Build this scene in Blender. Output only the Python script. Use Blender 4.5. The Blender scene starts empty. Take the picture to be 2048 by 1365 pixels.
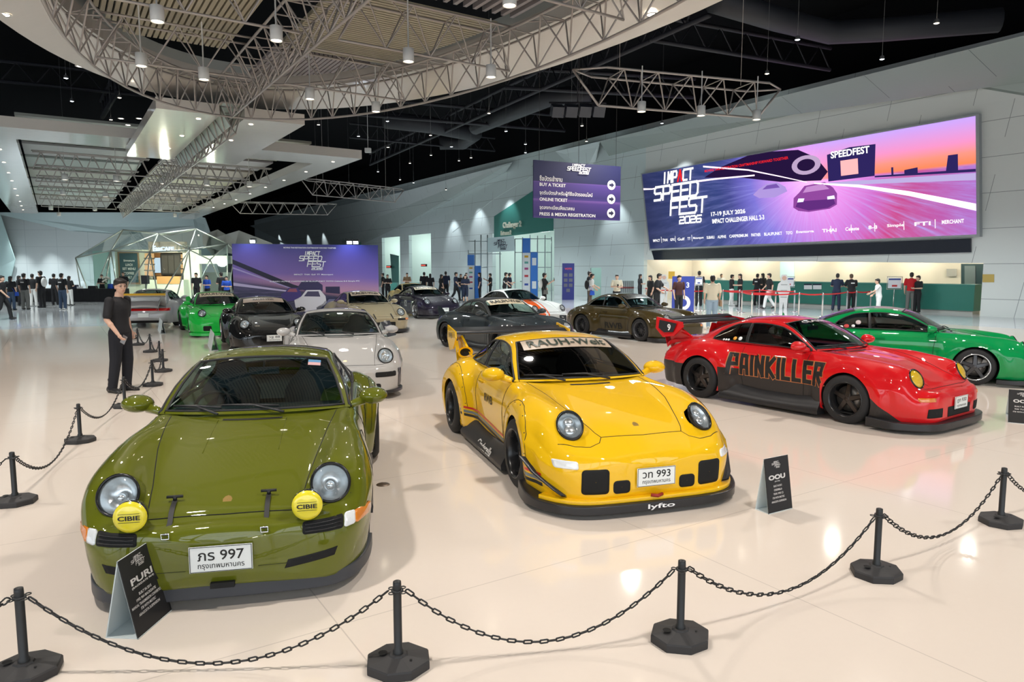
import bpy, bmesh, math, random
import numpy as np
from mathutils import Vector, Matrix, Euler
from mathutils.bvhtree import BVHTree
random.seed(7)
PI = math.pi
scn = bpy.context.scene
COL = scn.collection
D = bpy.data

# ---------------------------------------------------------------- camera
F_PX, CAM_H, HOR = 1400.0, 1.95, 539.0
TH = math.atan((682.5 - HOR) / F_PX)
cd = D.cameras.new('camera'); cd.sensor_width = 36.0; cd.lens = F_PX / 2048 * 36.0
cd.clip_start = 0.05; cd.clip_end = 400
cam = D.objects.new('camera', cd); COL.objects.link(cam)
cam.location = (0, 0, CAM_H); cam.rotation_euler = (PI / 2 - TH, 0, 0)
scn.camera = cam
scn.view_settings.view_transform = 'Standard'; scn.view_settings.look = 'None'
scn.view_settings.gamma = 1.0; scn.view_settings.use_curve_mapping = False
scn.view_settings.exposure = 0.0
try:
    scn.cycles.max_bounces = 6; scn.cycles.diffuse_bounces = 3; scn.cycles.glossy_bounces = 4
    scn.cycles.transparent_max_bounces = 12; scn.cycles.transmission_bounces = 4
    scn.cycles.caustics_reflective = False; scn.cycles.caustics_refractive = False
    scn.cycles.sample_clamp_indirect = 4.0; scn.cycles.use_denoising = True
except Exception: pass

# ---------------------------------------------------------------- daylight outside the glazed front behind the camera
wd = D.worlds.new('world'); scn.world = wd; wd.use_nodes = True
bg = wd.node_tree.nodes['Background']; bg.inputs[0].default_value = (0.80, 0.90, 1.0, 1); bg.inputs[1].default_value = WORLD_E = 1.0

def lamp(name, kind, loc, energy, color=(1, 1, 1), rot=None, size=None, size_y=None, spot=None, blend=.5, radius=.1):
    l = D.lights.new(name, kind); l.energy = energy; l.color = color
    if kind == 'AREA':
        l.shape = 'RECTANGLE'; l.size = size; l.size_y = size_y or size
    if kind == 'SPOT':
        l.spot_size = spot; l.spot_blend = blend; l.shadow_soft_size = radius
    if kind == 'POINT': l.shadow_soft_size = radius
    o = D.objects.new(name, l); COL.objects.link(o); o.location = loc
    if rot: o.rotation_euler = rot
    return o
# hall lighting: real spot lamps under the roof, daylight through the glazed front behind the camera
for (x, y) in [(-14, 2), (-9, 6), (-3, 3), (3, 3), (9, 5), (-6, 10), (0, 9), (6, 11), (12, 11), (-12, 15), (-4, 17), (3, 17), (9, 19), (-18, 24), (-9, 24), (-1, 25), (7, 26), (12.5, 18.5), (-26, 34), (-14, 36), (-4, 36), (5, 36), (-22, 48), (-10, 50), (-34, 44), (-34, 58), (-20, 62), (14.5, 25), (10.5, 31), (6, 41), (-1, 50), (-8, 60), (-16, 72)]:
    lamp('ceiling_spot', 'SPOT', (x, y, 5.7 if y < 24 else 6.2), 760 if y < 22 else 1900, (1, .93, .85) if y < 22 else (.92, 1, 1), (0, 0, 0), spot=math.radians(150), blend=.9, radius=.16)
lamp('daylight', 'AREA', (0, -11.5, 5.0), 2600, (.86, .94, 1), (math.radians(97), 0, 0), size=44, size_y=8)


# ---------------------------------------------------------------- pixel -> place
def ray(x, y):
    f = Vector((0, math.cos(TH), -math.sin(TH))); u = Vector((0, math.sin(TH), math.cos(TH)))
    return Vector(((x - 1024) / F_PX, 0, 0)) + u * ((682.5 - y) / F_PX) + f
O = Vector((0, 0, CAM_H))
def at(x, y, z=0.0):                    # point of the photo on the level plane z
    d = ray(x, y); return O + d * ((z - CAM_H) / d.z)
def atY(x, y, Y):
    d = ray(x, y); return O + d * (Y / d.y)
def atP(x, y, p, n):                    # on the plane through p with normal n
    d = ray(x, y); return O + d * ((Vector(p) - O).dot(n) / d.dot(n))

# ---------------------------------------------------------------- materials
MATS = {}
def mat(name, color=(.8, .8, .8), rough=.5, metal=0., coat=0., emit=None, es=1., spec=.5, alpha=1., trans=0., ior=1.45):
    if name in MATS: return MATS[name]
    m = D.materials.new(name); m.use_nodes = True; MATS[name] = m
    b = m.node_tree.nodes['Principled BSDF']
    b.inputs['Base Color'].default_value = (*color, 1); b.inputs['Roughness'].default_value = rough
    b.inputs['Metallic'].default_value = metal; b.inputs['Coat Weight'].default_value = coat
    b.inputs['Coat Roughness'].default_value = .02
    b.inputs['Specular IOR Level'].default_value = spec; b.inputs['Alpha'].default_value = alpha
    b.inputs['Transmission Weight'].default_value = trans; b.inputs['IOR'].default_value = ior
    if emit: b.inputs['Emission Color'].default_value = (*emit, 1); b.inputs['Emission Strength'].default_value = es
    m.diffuse_color = (*color, 1)
    return m
class NT:
    """tiny node helper"""
    def __init__(s, m): s.m = m; s.t = m.node_tree; s.n = s.t.nodes; s.l = s.t.links
    def new(s, k, **kw):
        n = s.n.new(k)
        for a, v in kw.items(): setattr(n, a, v)
        return n
    def put(s, sock, v):
        if isinstance(v, bpy.types.NodeSocket): s.l.new(v, sock)
        elif v is not None: sock.default_value = v
    def math(s, op, a, b=None, c=None, clamp=False):
        n = s.new('ShaderNodeMath', operation=op, use_clamp=clamp)
        s.put(n.inputs[0], a); s.put(n.inputs[1], b)
        if c is not None: s.put(n.inputs[2], c)
        return n.outputs[0]
    def mix(s, f, a, b):
        n = s.new('ShaderNodeMix', data_type='RGBA'); s.put(n.inputs[0], f)
        s.put(n.inputs[6], a if isinstance(a, bpy.types.NodeSocket) else (*a, 1)); s.put(n.inputs[7], b if isinstance(b, bpy.types.NodeSocket) else (*b, 1))
        return n.outputs[2]
    def ramp(s, f, stops, interp='LINEAR'):
        n = s.new('ShaderNodeValToRGB'); r = n.color_ramp; r.interpolation = interp
        while len(r.elements) < len(stops): r.elements.new(.5)
        for e, (p, c) in zip(r.elements, stops): e.position = p; e.color = (*c, 1)
        s.put(n.inputs[0], f); return n.outputs[0]
    def coord(s, which='Object'):
        n = s.new('ShaderNodeTexCoord'); return n.outputs[which]
    def xyz(s, v):
        n = s.new('ShaderNodeSeparateXYZ'); s.l.new(v, n.inputs[0]); return n.outputs
    def noise(s, v, scale, detail=2, rough=.5):
        n = s.new('ShaderNodeTexNoise'); s.put(n.inputs['Vector'], v); n.inputs['Scale'].default_value = scale
        n.inputs['Detail'].default_value = detail; n.inputs['Roughness'].default_value = rough; return n.outputs[0]
    @property
    def bsdf(s): return s.n['Principled BSDF']
def glassmat(name, tint=(.25, .32, .32), gloss=.03, edge=.07):
    if name in MATS: return MATS[name]
    m = D.materials.new(name); m.use_nodes = True; MATS[name] = m; N = NT(m)
    N.n.remove(N.bsdf); out = N.n['Material Output']
    tr = N.new('ShaderNodeBsdfTransparent'); tr.inputs[0].default_value = (*tint, 1)
    gl = N.new('ShaderNodeBsdfGlossy'); gl.inputs[0].default_value = (1, 1, 1, 1); gl.inputs['Roughness'].default_value = gloss
    lw = N.new('ShaderNodeLayerWeight'); lw.inputs[0].default_value = .5
    fr = N.math('ADD', edge, N.math('MULTIPLY', N.math('POWER', lw.outputs['Facing'], 4.), .8), clamp=True)
    mx = N.new('ShaderNodeMixShader'); N.l.new(fr, mx.inputs[0]); N.l.new(tr.outputs[0], mx.inputs[1]); N.l.new(gl.outputs[0], mx.inputs[2])
    N.l.new(mx.outputs[0], out.inputs[0]); return m
def emis(name, color, s=1.):
    return mat(name, (0, 0, 0), .6, emit=color, es=s, spec=0.)

# ---------------------------------------------------------------- mesh builder
class MB:
    def __init__(s): s.v = []; s.f = []; s.mi = []; s.sm = []; s.cur = 0; s.smooth = True
    def add(s, vs, fs, smooth=None):
        o = len(s.v); s.v += [tuple(v) for v in vs]
        s.f += [tuple(i + o for i in f) for f in fs]
        s.mi += [s.cur] * len(fs); s.sm += [s.smooth if smooth is None else smooth] * len(fs)
        return s
    def box(s, c, size, rot=None, taper=1.0):
        x, y, z = [k / 2 for k in size]; c = Vector(c)
        P = [Vector((sx * x * (taper if sz > 0 else 1), sy * y * (taper if sz > 0 else 1), sz * z)) for sz in (-1, 1) for sy in (-1, 1) for sx in (-1, 1)]
        if rot is not None:
            R = rot if isinstance(rot, Matrix) else Euler(rot).to_matrix()
            P = [R @ p for p in P]
        return s.add([c + p for p in P], [(0, 2, 3, 1), (4, 5, 7, 6), (0, 1, 5, 4), (2, 6, 7, 3), (0, 4, 6, 2), (1, 3, 7, 5)], False)
    def tube(s, pts, r, n=8, closed=False, caps=True, flat=None):
        pts = [Vector(p) for p in pts]; m = len(pts); rs = r if hasattr(r, '__len__') else [r] * m
        vs = []; up = None
        for i, p in enumerate(pts):
            a = pts[(i - 1) % m] if (closed or i > 0) else p; b = pts[(i + 1) % m] if (closed or i < m - 1) else p
            t = (b - a)
            t = t.normalized() if t.length > 1e-9 else Vector((0, 0, 1))
            if up is None: up = t.orthogonal().normalized() if flat is None else Vector(flat)
            u = (up - t * up.dot(t))
            u = u.normalized() if u.length > 1e-6 else t.orthogonal().normalized()
            up = u; w = t.cross(u)
            for k in range(n):
                q = 2 * PI * k / n; vs.append(p + (u * math.cos(q) + w * math.sin(q)) * rs[i])
        fs = []
        for i in range(m if closed else m - 1):
            for k in range(n):
                a = i * n + k; b = i * n + (k + 1) % n; j = (i + 1) % m
                fs.append((a, b, j * n + (k + 1) % n, j * n + k))
        if caps and not closed:
            fs.append(tuple(range(n))[::-1]); fs.append(tuple((m - 1) * n + k for k in range(n)))
        return s.add(vs, fs)
    def lathe(s, prof, c=(0, 0, 0), axis='Z', n=24, M=None, smooth=None):
        vs = []; c = Vector(c)
        for (r, z) in prof:
            for k in range(n):
                q = 2 * PI * k / n; p = (r * math.cos(q), r * math.sin(q), z)
                if axis == 'Y': p = (p[0], p[2], -p[1])
                elif axis == 'X': p = (p[2], p[0], p[1])
                p = Vector(p)
                if M is not None: p = M @ p
                vs.append(c + p)
        fs = [(i * n + k, i * n + (k + 1) % n, (i + 1) * n + (k + 1) % n, (i + 1) * n + k) for i in range(len(prof) - 1) for k in range(n)]
        return s.add(vs, fs, smooth)
    def grid(s, P, close=False, smooth=None):       # P[i][j]
        n = len(P); m = len(P[0]); vs = [p for r in P for p in r]
        fs = [(i * m + j, i * m + (j + 1) % m, (i + 1) * m + (j + 1) % m, (i + 1) * m + j) for i in range(n - 1) for j in range(m if close else m - 1)]
        return s.add(vs, fs, smooth)
    def poly(s, pts, thick=None, d=None):
        pts = [Vector(p) for p in pts]; n = len(pts)
        if thick is None: return s.add(pts, [tuple(range(n))], False)
        nrm = Vector(d) if d is not None else (pts[1] - pts[0]).cross(pts[2] - pts[0]).normalized()
        b = [p - nrm * thick for p in pts]
        return s.add(pts + b, [tuple(range(n)), tuple(range(2 * n - 1, n - 1, -1))] + [(i, i + n, (i + 1) % n + n, (i + 1) % n) for i in range(n)], False)
    def sphere(s, c, r, n=12, m=8, M=None):
        r = r if hasattr(r, '__len__') else (r, r, r); c = Vector(c); vs = []
        for i in range(m + 1):
            th = PI * i / m
            for k in range(n):
                q = 2 * PI * k / n; p = Vector((r[0] * math.sin(th) * math.cos(q), r[1] * math.sin(th) * math.sin(q), r[2] * math.cos(th)))
                vs.append(c + (M @ p if M is not None else p))
        fs = [(i * n + k, (i + 1) * n + k, (i + 1) * n + (k + 1) % n, i * n + (k + 1) % n) for i in range(m) for k in range(n)]
        return s.add(vs, fs, True)
    def data(s, name):
        me = D.meshes.new(name); me.from_pydata([tuple(v) for v in s.v], [], s.f); me.update()
        me.polygons.foreach_set('material_index', s.mi); me.polygons.foreach_set('use_smooth', s.sm)
        return me
    def obj(s, name, mats, parent=None, loc=None, rz=None, fix=True, me=None):
        me = me or s.data(name)
        if fix:
            bm = bmesh.new(); bm.from_mesh(me); bmesh.ops.remove_doubles(bm, verts=bm.verts, dist=1e-5)
            bmesh.ops.recalc_face_normals(bm, faces=bm.faces); bm.to_mesh(me); bm.free()
        o = D.objects.new(name, me)
        for m in (mats if isinstance(mats, (list, tuple)) else [mats]): me.materials.append(m)
        COL.objects.link(o)
        if parent is not None: o.parent = parent
        if loc is not None: o.location = loc
        if rz is not None: o.rotation_euler = (0, 0, rz)
        return o
def tag(o, label=None, cat=None, group=None, kind=None):
    if label: o['label'] = label
    if cat: o['category'] = cat
    if group: o['group'] = group
    if kind: o['kind'] = kind
    return o
def struct(o): o['kind'] = 'structure'; return o
def empty(name, label, cat, loc=(0, 0, 0), rz=0, group=None):
    o = D.objects.new(name, None); COL.objects.link(o); o.location = loc; o.rotation_euler = (0, 0, rz); o.empty_display_size = .1
    return tag(o, label, cat, group)
KIDS = {}
def dup(root, loc, rz=None, label=None, group=None, mats=None):
    """copy a thing, its parts and their sub-parts; mats: {part name: material}"""
    def cp(o, parent):
        c = o.copy(); COL.objects.link(c)
        if parent is not None: c.parent = parent
        base = o.name.split('.')[0]
        if mats and base in mats:
            for sl in c.material_slots: sl.link = 'OBJECT'; sl.material = mats[base]
        for ch in o.children: cp(ch, c)
        return c
    r = cp(root, None); r.location = loc
    if rz is not None: r.rotation_euler = (0, 0, rz)
    if label: r['label'] = label
    if group: r['group'] = group
    return r

# ---------------------------------------------------------------- smooth interpolation
def pchip(xs, ys, q):
    xs = np.asarray(xs, float); ys = np.asarray(ys, float); q = np.asarray(q, float)
    if xs[0] > xs[-1]: xs = xs[::-1]; ys = ys[::-1]
    h = np.diff(xs); d = np.diff(ys) / h; n = len(xs); m = np.zeros(n)
    if n == 2: m[:] = d[0]
    else:
        for i in range(1, n - 1):
            if d[i - 1] * d[i] > 0:
                w1 = 2 * h[i] + h[i - 1]; w2 = h[i] + 2 * h[i - 1]; m[i] = (w1 + w2) / (w1 / d[i - 1] + w2 / d[i])
        m[0] = d[0]; m[-1] = d[-1]
    i = np.clip(np.searchsorted(xs, q) - 1, 0, n - 2); t = np.clip((q - xs[i]) / h[i], 0, 1); t2 = t * t; t3 = t2 * t
    return ys[i] * (2 * t3 - 3 * t2 + 1) + h[i] * m[i] * (t3 - 2 * t2 + t) + ys[i + 1] * (-2 * t3 + 3 * t2) + h[i] * m[i + 1] * (t3 - t2)
def smooth(a): a = min(1, max(0, a)); return a * a * (3 - 2 * a)

# ---------------------------------------------------------------- lettering (font text turned into a mesh)
def text_mesh(body, size=1., bold=0., extrude=0., align='CENTER', width=None, shear=0., space=1., height=None):
    c = D.curves.new('lettering', 'FONT'); c.body = body; c.size = size; c.offset = bold; c.extrude = extrude
    c.align_x = align; c.align_y = 'CENTER'; c.shear = shear; c.space_character = space; c.resolution_u = 3
    o = D.objects.new('tmp', c); COL.objects.link(o)
    dg = bpy.context.evaluated_depsgraph_get(); me = D.meshes.new_from_object(o.evaluated_get(dg))
    D.objects.remove(o); D.curves.remove(c)
    if (width or height) and len(me.vertices):
        xs = [v.co.x for v in me.vertices]; ys = [v.co.y for v in me.vertices]
        cx = (max(xs) + min(xs)) / 2; cy = (max(ys) + min(ys)) / 2
        k = width / max(1e-6, max(xs) - min(xs)) if width else None
        k2 = height / max(1e-6, max(ys) - min(ys)) if height else None
        kx = k or k2; ky = k2 or k
        for v in me.vertices: v.co.x = (v.co.x - cx) * kx; v.co.y = (v.co.y - cy) * ky
    return me
def me_to_mb(mb, me, fn):
    mb.add([fn(v.co) for v in me.vertices], [tuple(p.vertices) for p in me.polygons], False)
    return mb
# the angular event lettering, drawn as strokes
GL = {'I': [[(.5, 0), (.5, 1)]], 'M': [[(0, 0), (.12, 1), (.5, .35), (.88, 1), (1, 0)]], 'P': [[(0, 0), (0, 1), (.85, 1), (1, .85), (1, .55), (.85, .42), (.25, .42)]],
      'A': [[(0, 0), (.5, 1), (1, 0)]], 'C': [[(1, 1), (.15, 1), (0, .85), (0, .15), (.15, 0), (1, 0)]], 'T': [[(0, 1), (1, 1)], [(.5, 1), (.5, 0)]],
      'S': [[(1, 1), (.15, 1), (0, .85), (0, .6), (.15, .5), (.85, .5), (1, .4), (1, .15), (.85, 0), (0, 0)]],
      'E': [[(1, 1), (0, 1)], [(0, 1), (0, 0), (1, 0)], [(0, .5), (.9, .5)]], 'D': [[(0, 1), (.8, 1), (1, .8), (1, .2), (.8, 0), (0, 0), (0, 1)]],
      'F': [[(1, 1), (0, 1), (0, 0)], [(0, .5), (.9, .5)]], '2': [[(0, 1), (.85, 1), (1, .85), (1, .6), (.85, .5), (.15, .5), (0, .4), (0, 0), (1, 0)]],
      '0': [[(.15, 1), (.85, 1), (1, .85), (1, .15), (.85, 0), (.15, 0), (0, .15), (0, .85), (.15, 1)]],
      '6': [[(1, 1), (.15, 1), (0, .85), (0, .15), (.15, 0), (.85, 0), (1, .15), (1, .4), (.85, .5), (0, .5)]]}
def strokes(word, x, y, w, h, gap, th, out, red=None):
    """append quads (2D) for word to out"""
    for k, ch in enumerate(word):
        dst = red if (red is not None and ch == 'A') else out
        for pl in GL[ch]:
            P = [(x + k * (w + gap) + px * w, y + py * h) for px, py in pl]
            for (a, b) in zip(P[:-1], P[1:]):
                d = Vector((b[0] - a[0], b[1] - a[1])); L = d.length; d.normalize(); n = Vector((-d.y, d.x)) * th / 2; e = d * th * .45
                A = Vector(a) - e; B = Vector(b) + e
                dst.append([A - n, B - n, B + n, A + n])
def event_logo(fn, mb, mbr=None, full=True, one_line=False):
    """fn maps logo coordinates (about 6 wide, 4.4 high) to the place"""
    q = []; r = []
    if one_line:
        strokes('IMPACT', .9, 1.95, .42, .5, .14, .13, q, r); strokes('SPEEDFEST', 0, .85, .52, .85, .12, .17, q); strokes('2026', 3.0, .15, .5, .5, .1, .12, q)
    else:
        strokes('IMPACT', .9, 3.45, .42, .8, .16, .17, q, r); strokes('SPEED', 0, 2.15, .82, 1.05, .20, .19, q); strokes('FEST', 2.0, .85, .82, 1.1, .20, .19, q); strokes('2026', 3.1, .1, .5, .5, .12, .13, q)
    for m, quads in ((mb, q), (mbr if mbr is not None else mb, r)):
        for i, Q in enumerate(quads): m.add([fn(p.x + .2 * p.y, p.y, i) for p in Q], [(0, 1, 2, 3)], False)

# ================================================================ the hall
DU = Vector((-.54457, .83872, 0)); DV = Vector((.83872, .54457, 0)); UP = Vector((0, 0, 1))
def H(u, v, z=0.): return DU * u + DV * v + UP * z
M_W = Matrix((DU, DV, UP)).transposed()
VW = 32.3                                # the long wall stands at this distance across the hall
def wp(x, y, off=0.): return atP(x, y, H(0, VW - off), DV)
def uz(p): return p.dot(DU), p.z

def floor_mat():
    m = mat('cream_floor', (.74, .655, .575), .12); N = NT(m)
    co = N.coord('Object'); X = N.xyz(co)
    u = N.math('ADD', N.math('MULTIPLY', X[0], -.54457), N.math('MULTIPLY', X[1], .83872)); v = N.math('ADD', N.math('MULTIPLY', X[0], .83872), N.math('MULTIPLY', X[1], .54457))
    def joint(c, s):
        f = N.math('FRACT', N.math('DIVIDE', c, s)); return N.math('LESS_THAN', N.math('ABSOLUTE', N.math('SUBTRACT', f, .5)), .0016)
    j = N.math('MAXIMUM', joint(u, 2.4), joint(v, 2.4))
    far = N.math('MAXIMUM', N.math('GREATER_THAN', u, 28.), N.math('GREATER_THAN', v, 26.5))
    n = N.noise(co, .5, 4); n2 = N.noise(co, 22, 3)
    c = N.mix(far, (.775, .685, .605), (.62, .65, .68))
    c = N.mix(N.math('MULTIPLY', n, .18), c, (.66, .56, .48)); c = N.mix(N.math('MULTIPLY', n2, .05), c, (.4, .36, .32))
    c = N.mix(N.math('MULTIPLY', j, .5), c, (.42, .36, .32))
    N.l.new(c, N.bsdf.inputs['Base Color'])
    N.put(N.bsdf.inputs['Roughness'], N.math('ADD', .055, N.math('MULTIPLY', n, .06)))
    return m
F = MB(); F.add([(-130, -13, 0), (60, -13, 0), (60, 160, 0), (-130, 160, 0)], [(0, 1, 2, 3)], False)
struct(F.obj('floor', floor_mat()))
M_BLK = mat('black_ceiling', (.0022, .0022, .003), .9, spec=.1)
F = MB(); F.box((-30, 70, 14.2), (220, 190, .2)); struct(F.obj('ceiling', M_BLK))

def panel_mat(name, base, line, su, sz, skew=0., rough=.22, lw=.012):
    m = mat(name, base, rough); N = NT(m); X = N.xyz(N.coord('Object'))
    u = N.math('ADD', N.math('MULTIPLY', X[0], -.54457), N.math('MULTIPLY', X[1], .83872))
    u = N.math('ADD', u, N.math('MULTIPLY', X[2], skew))
    zz = N.math('DIVIDE', N.math('ADD', X[2], N.math('MULTIPLY', u, .0)), sz); row = N.math('FLOOR', zz)
    uu = N.math('DIVIDE', N.math('ADD', u, N.math('MULTIPLY', N.math('MODULO', row, 2.), su * .42)), su)
    a = N.math('LESS_THAN', N.math('ABSOLUTE', N.math('SUBTRACT', N.math('FRACT', uu), .5)), lw / su)
    b = N.math('LESS_THAN', N.math('ABSOLUTE', N.math('SUBTRACT', N.math('FRACT', zz), .5)), lw / sz)
    wn = N.new('ShaderNodeTexWhiteNoise', noise_dimensions='2D'); cb = N.new('ShaderNodeCombineXYZ')
    N.put(cb.inputs[0], N.math('FLOOR', N.math('ADD', uu, .5))); N.put(cb.inputs[1], N.math('FLOOR', N.math('ADD', zz, .5))); N.l.new(cb.outputs[0], wn.inputs[0])
    c = N.mix(N.math('MULTIPLY', wn.outputs[0], .14), base, tuple(k * .72 for k in base))
    N.l.new(N.mix(N.math('MAXIMUM', a, b), c, line), N.bsdf.inputs['Base Color']); return m
M_WALL = panel_mat('white_wall_panels', (.66, .68, .66), (.28, .30, .30), 3.6, 1.45, .18)
M_WSHADE = panel_mat('shaded_wall_panels', (.235, .27, .255), (.10, .12, .12), 4.2, 1.9, -.5)  # white cladding again, shade of the down-tilted facet put into its colour
M_WGR = panel_mat('pale_wall_panels', (.58, .66, .66), (.28, .30, .30), 3.6, 1.45, .18)
M_TEAL = mat('teal_panel', (.045, .20, .17), .35)
M_CREAM = mat('cream_wall', (.76, .72, .61), .35)
def wpoly(pts, name, m, off=0., thick=.3, offs=None):
    P = [wp(x, y, (offs[i] if offs else off)) for i, (x, y) in enumerate(pts)]
    mb = MB(); mb.poly(P, thick, -DV); return struct(mb.obj(name, m))
# wall surface around the ticket hall recess; corners read on the wall's own plane
uR, _ = uz(wp(1962, 600)); uL, _ = uz(wp(1287, 560)); zT1 = uz(wp(1962, 527))[1]; zT0 = uz(wp(1289, 520))[1]
WH = 11.2
def wbox(name, u0, u1, z0, z1, m, v0=VW, v1=VW + .35):
    mb = MB(); c = H((u0 + u1) / 2, (v0 + v1) / 2, (z0 + z1) / 2); mb.box(c, (abs(u1 - u0), abs(v1 - v0), z1 - z0), M_W); return struct(mb.obj(name, m))
wbox('wall_right', -16, uR, 0, WH, M_WALL)
mb = MB(); mb.poly([H(uR, VW, zT1), H(uL, VW, zT0), H(uL, VW, WH), H(uR, VW, WH)], .35, -DV); struct(mb.obj('wall_right', M_WALL))
# door openings far along the wall
dA = [uz(wp(800, 500))[0], uz(wp(764, 500))[0]]; dB = [uz(wp(862, 505))[0], uz(wp(818, 505))[0]]; eA = uz(wp(1108, 560))[0]; eB = uz(wp(985, 560))[0]
zd = 5.6; ze = uz(wp(1050, 462))[1]
wbox('wall_right', uL, eA, 0, WH, M_WGR); wbox('wall_right', eB, dB[0], 0, WH, M_WGR); wbox('wall_right', eA, eB, ze, WH, M_WGR)
wbox('wall_right', dB[1], dA[0], 0, WH, M_WGR); wbox('wall_right', dA[1], 150, 0, WH, M_WGR)
wbox('wall_right', dB[0], dB[1], zd, WH, M_WGR); wbox('wall_right', dA[0], dA[1], zd, WH, M_WGR)
M_GLOW = mat('bright_corridor', (.75, .85, .80), .5)
for k, (a, b, z) in enumerate(((dB[0], dB[1], zd), (dA[0], dA[1], zd), (eA, eB, ze))):
    wbox('wall_corridor', a - .6, b + .6, 0, z + .6, M_GLOW, VW + 6, VW + 6.2); wbox('wall_corridor', a - .3, a - .1, 0, z + .3, M_GLOW, VW + .3, VW + 6); wbox('wall_corridor', b + .1, b + .3, 0, z + .3, M_GLOW, VW + .3, VW + 6)
    lamp('corridor_light', 'POINT', H((a + b) / 2, VW + 2.5, z * .8), 260 if k < 2 else 420, (.85, 1, .97), radius=.5)
wbox('wall_above', -16, 150, WH, 14.1, M_BLK, VW - .05, VW + .3)
# tilted facets of the cladding
wpoly([(1218, 312), (1880, 163), (2075, 196), (2300, 130), (2300, 8), (1199, 283)], 'wall_facet', M_WSHADE, offs=[0.02, .02, .02, .02, 2.2, 2.2], thick=.06)
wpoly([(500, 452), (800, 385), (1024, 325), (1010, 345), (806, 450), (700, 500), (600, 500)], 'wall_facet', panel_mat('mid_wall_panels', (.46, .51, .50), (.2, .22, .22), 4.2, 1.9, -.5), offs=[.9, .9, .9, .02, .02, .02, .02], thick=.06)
wpoly([(1110, 303), (1199, 283), (1190, 325), (1165, 352)], 'wall_facet', M_WGR, offs=[.5, .6, .02, .02], thick=.06)
wpoly([(985, 400), (1064, 352), (1064, 330), (1010, 345), (905, 465)], 'wall_facet', M_WGR, off=.03, thick=.04)
wpoly([(988, 433), (1064, 383), (1106, 357), (1106, 462), (988, 476)], 'wall_teal', M_TEAL, off=.06, thick=.05)
wpoly([(675, 444), (722, 478), (722, 520), (676, 520)], 'wall_teal', M_TEAL, off=.05, thick=.05)
wpoly([(780, 508), (797, 512), (797, 580), (785, 580)], 'wall_teal', M_TEAL, off=.05, thick=.05)
# ticket hall recess
VB = VW + 4.5
wbox('wall_ticket_hall', uR - 1.5, uL + .5, 0, 3.4, M_CREAM, VB, VB + .2)
mb = MB(); mb.poly([H(uR, VW + .3, 2.9), H(uL, VW + .3, 2.9), H(uL, VB, 2.9), H(uR - 1.5, VB, 2.9)], .1, UP); struct(mb.obj('ceiling_ticket_hall', M_CREAM))
wbox('wall_ticket_hall', uL, uL + .2, 0, 3.2, M_CREAM, VW + .3, VB); wbox('wall_ticket_hall', uR - 1.6, uR - 1.5, 0, 3.2, M_CREAM, VW + .3, VB)
for k in range(6):
    u = uR + (uL - uR) * (k + .5) / 6
    lamp('recess_light', 'POINT', H(u, VW + 3.2, 2.6), 105, (1, .90, .74), radius=.12)
# back wall of the hall, with slanting facets
YB = 72.0
def bw(x, y, d=0.): return atY(x, y, YB - d)
M_BW = mat('far_wall', (.66, .70, .68), .35); N = NT(M_BW); X = N.xyz(N.coord('Object'))
fa = N.math('LESS_THAN', N.math('ABSOLUTE', N.math('SUBTRACT', N.math('FRACT', N.math('DIVIDE', X[2], 1.7)), .5)), .012)
fb = N.math('LESS_THAN', N.math('ABSOLUTE', N.math('SUBTRACT', N.math('FRACT', N.math('DIVIDE', X[0], 3.2)), .5)), .008)
N.l.new(N.mix(N.math('MULTIPLY', N.math('MAXIMUM', fa, fb), .5), (.66, .70, .68), (.4, .44, .44)), N.bsdf.inputs['Base Color'])
xr = bw(441, 500).x; mb = MB(); mb.poly([(xr, YB, 0), (bw(400, 440).x, YB, 7.6), (-139, YB, 7.6), (-139, YB, 0)], .4, Vector((0, -1, 0))); struct(mb.obj('wall_back', M_BW))
mb = MB(); mb.box(((xr + bw(385, 440).x) / 2 - 52, YB + .3, 11), (105, .3, 7)); struct(mb.obj('wall_back', M_BLK))
def bpoly(pts, m, ds, name='wall_facet'):
    P = [bw(x, y, d) for (x, y), d in zip(pts, ds)]; mb = MB(); mb.poly(P, .1, Vector((0, -1, 0))); return struct(mb.obj(name, m))
M_BD = mat('far_wall_dark', (.33, .40, .39), .4); M_BP = mat('far_wall_teal', (.55, .72, .69), .4)
bpoly([(-20, 425), (400, 425), (390, 452), (250, 470), (140, 462)], M_BD, [1.6, 1.6, .1, .1, .1])
bpoly([(-120, 425), (0, 430), (30, 520), (12, 592), (-120, 592)], M_BP, [1.5, 1.5, .4, .1, .1])
bpoly([(385, 430), (410, 436), (440, 520), (400, 520)], M_BD, [1.2, 1.6, .2, .1])
for x in (82, 220, 330, 20, 150):
    p = bw(x, 452, 1.4); lamp('wall_washer', 'SPOT', p, 2200, (.85, .95, 1), (math.radians(-12), 0, 0), spot=math.radians(80), blend=.6, radius=.1)
for (x, y) in ((1335, 292), (1515, 190), (1700, 180), (1200, 380), (930, 400), (990, 380), (880, 425), (630, 462), (600, 466), (545, 468)):
    p = wp(x, y - 6, 1.5); lamp('wall_washer', 'SPOT', p, 420, (.88, .95, 1), (DV * .45 - UP).to_track_quat('-Z', 'Y').to_euler(), spot=math.radians(70), blend=.7, radius=.1)
mb = MB(); mb.box((-30, 135, 7), (140, .4, 15)); struct(mb.obj('wall_back', M_BLK))
# glazed front behind the camera
mb = MB()
for k in range(24): mb.box((-40 + k * 3.4, -10.5, 5), (.18, .25, 10))
for z in (.3, 3.0, 5.6, 8.2): mb.box((0, -10.5, z), (84, .2, .16))
struct(mb.obj('window_1', mat('mullion', (.35, .36, .37), .4, .6)))
mb = MB(); mb.box((0, -10.5, 12), (90, .4, 4.6)); struct(mb.obj('wall_front', M_WALL))

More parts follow.
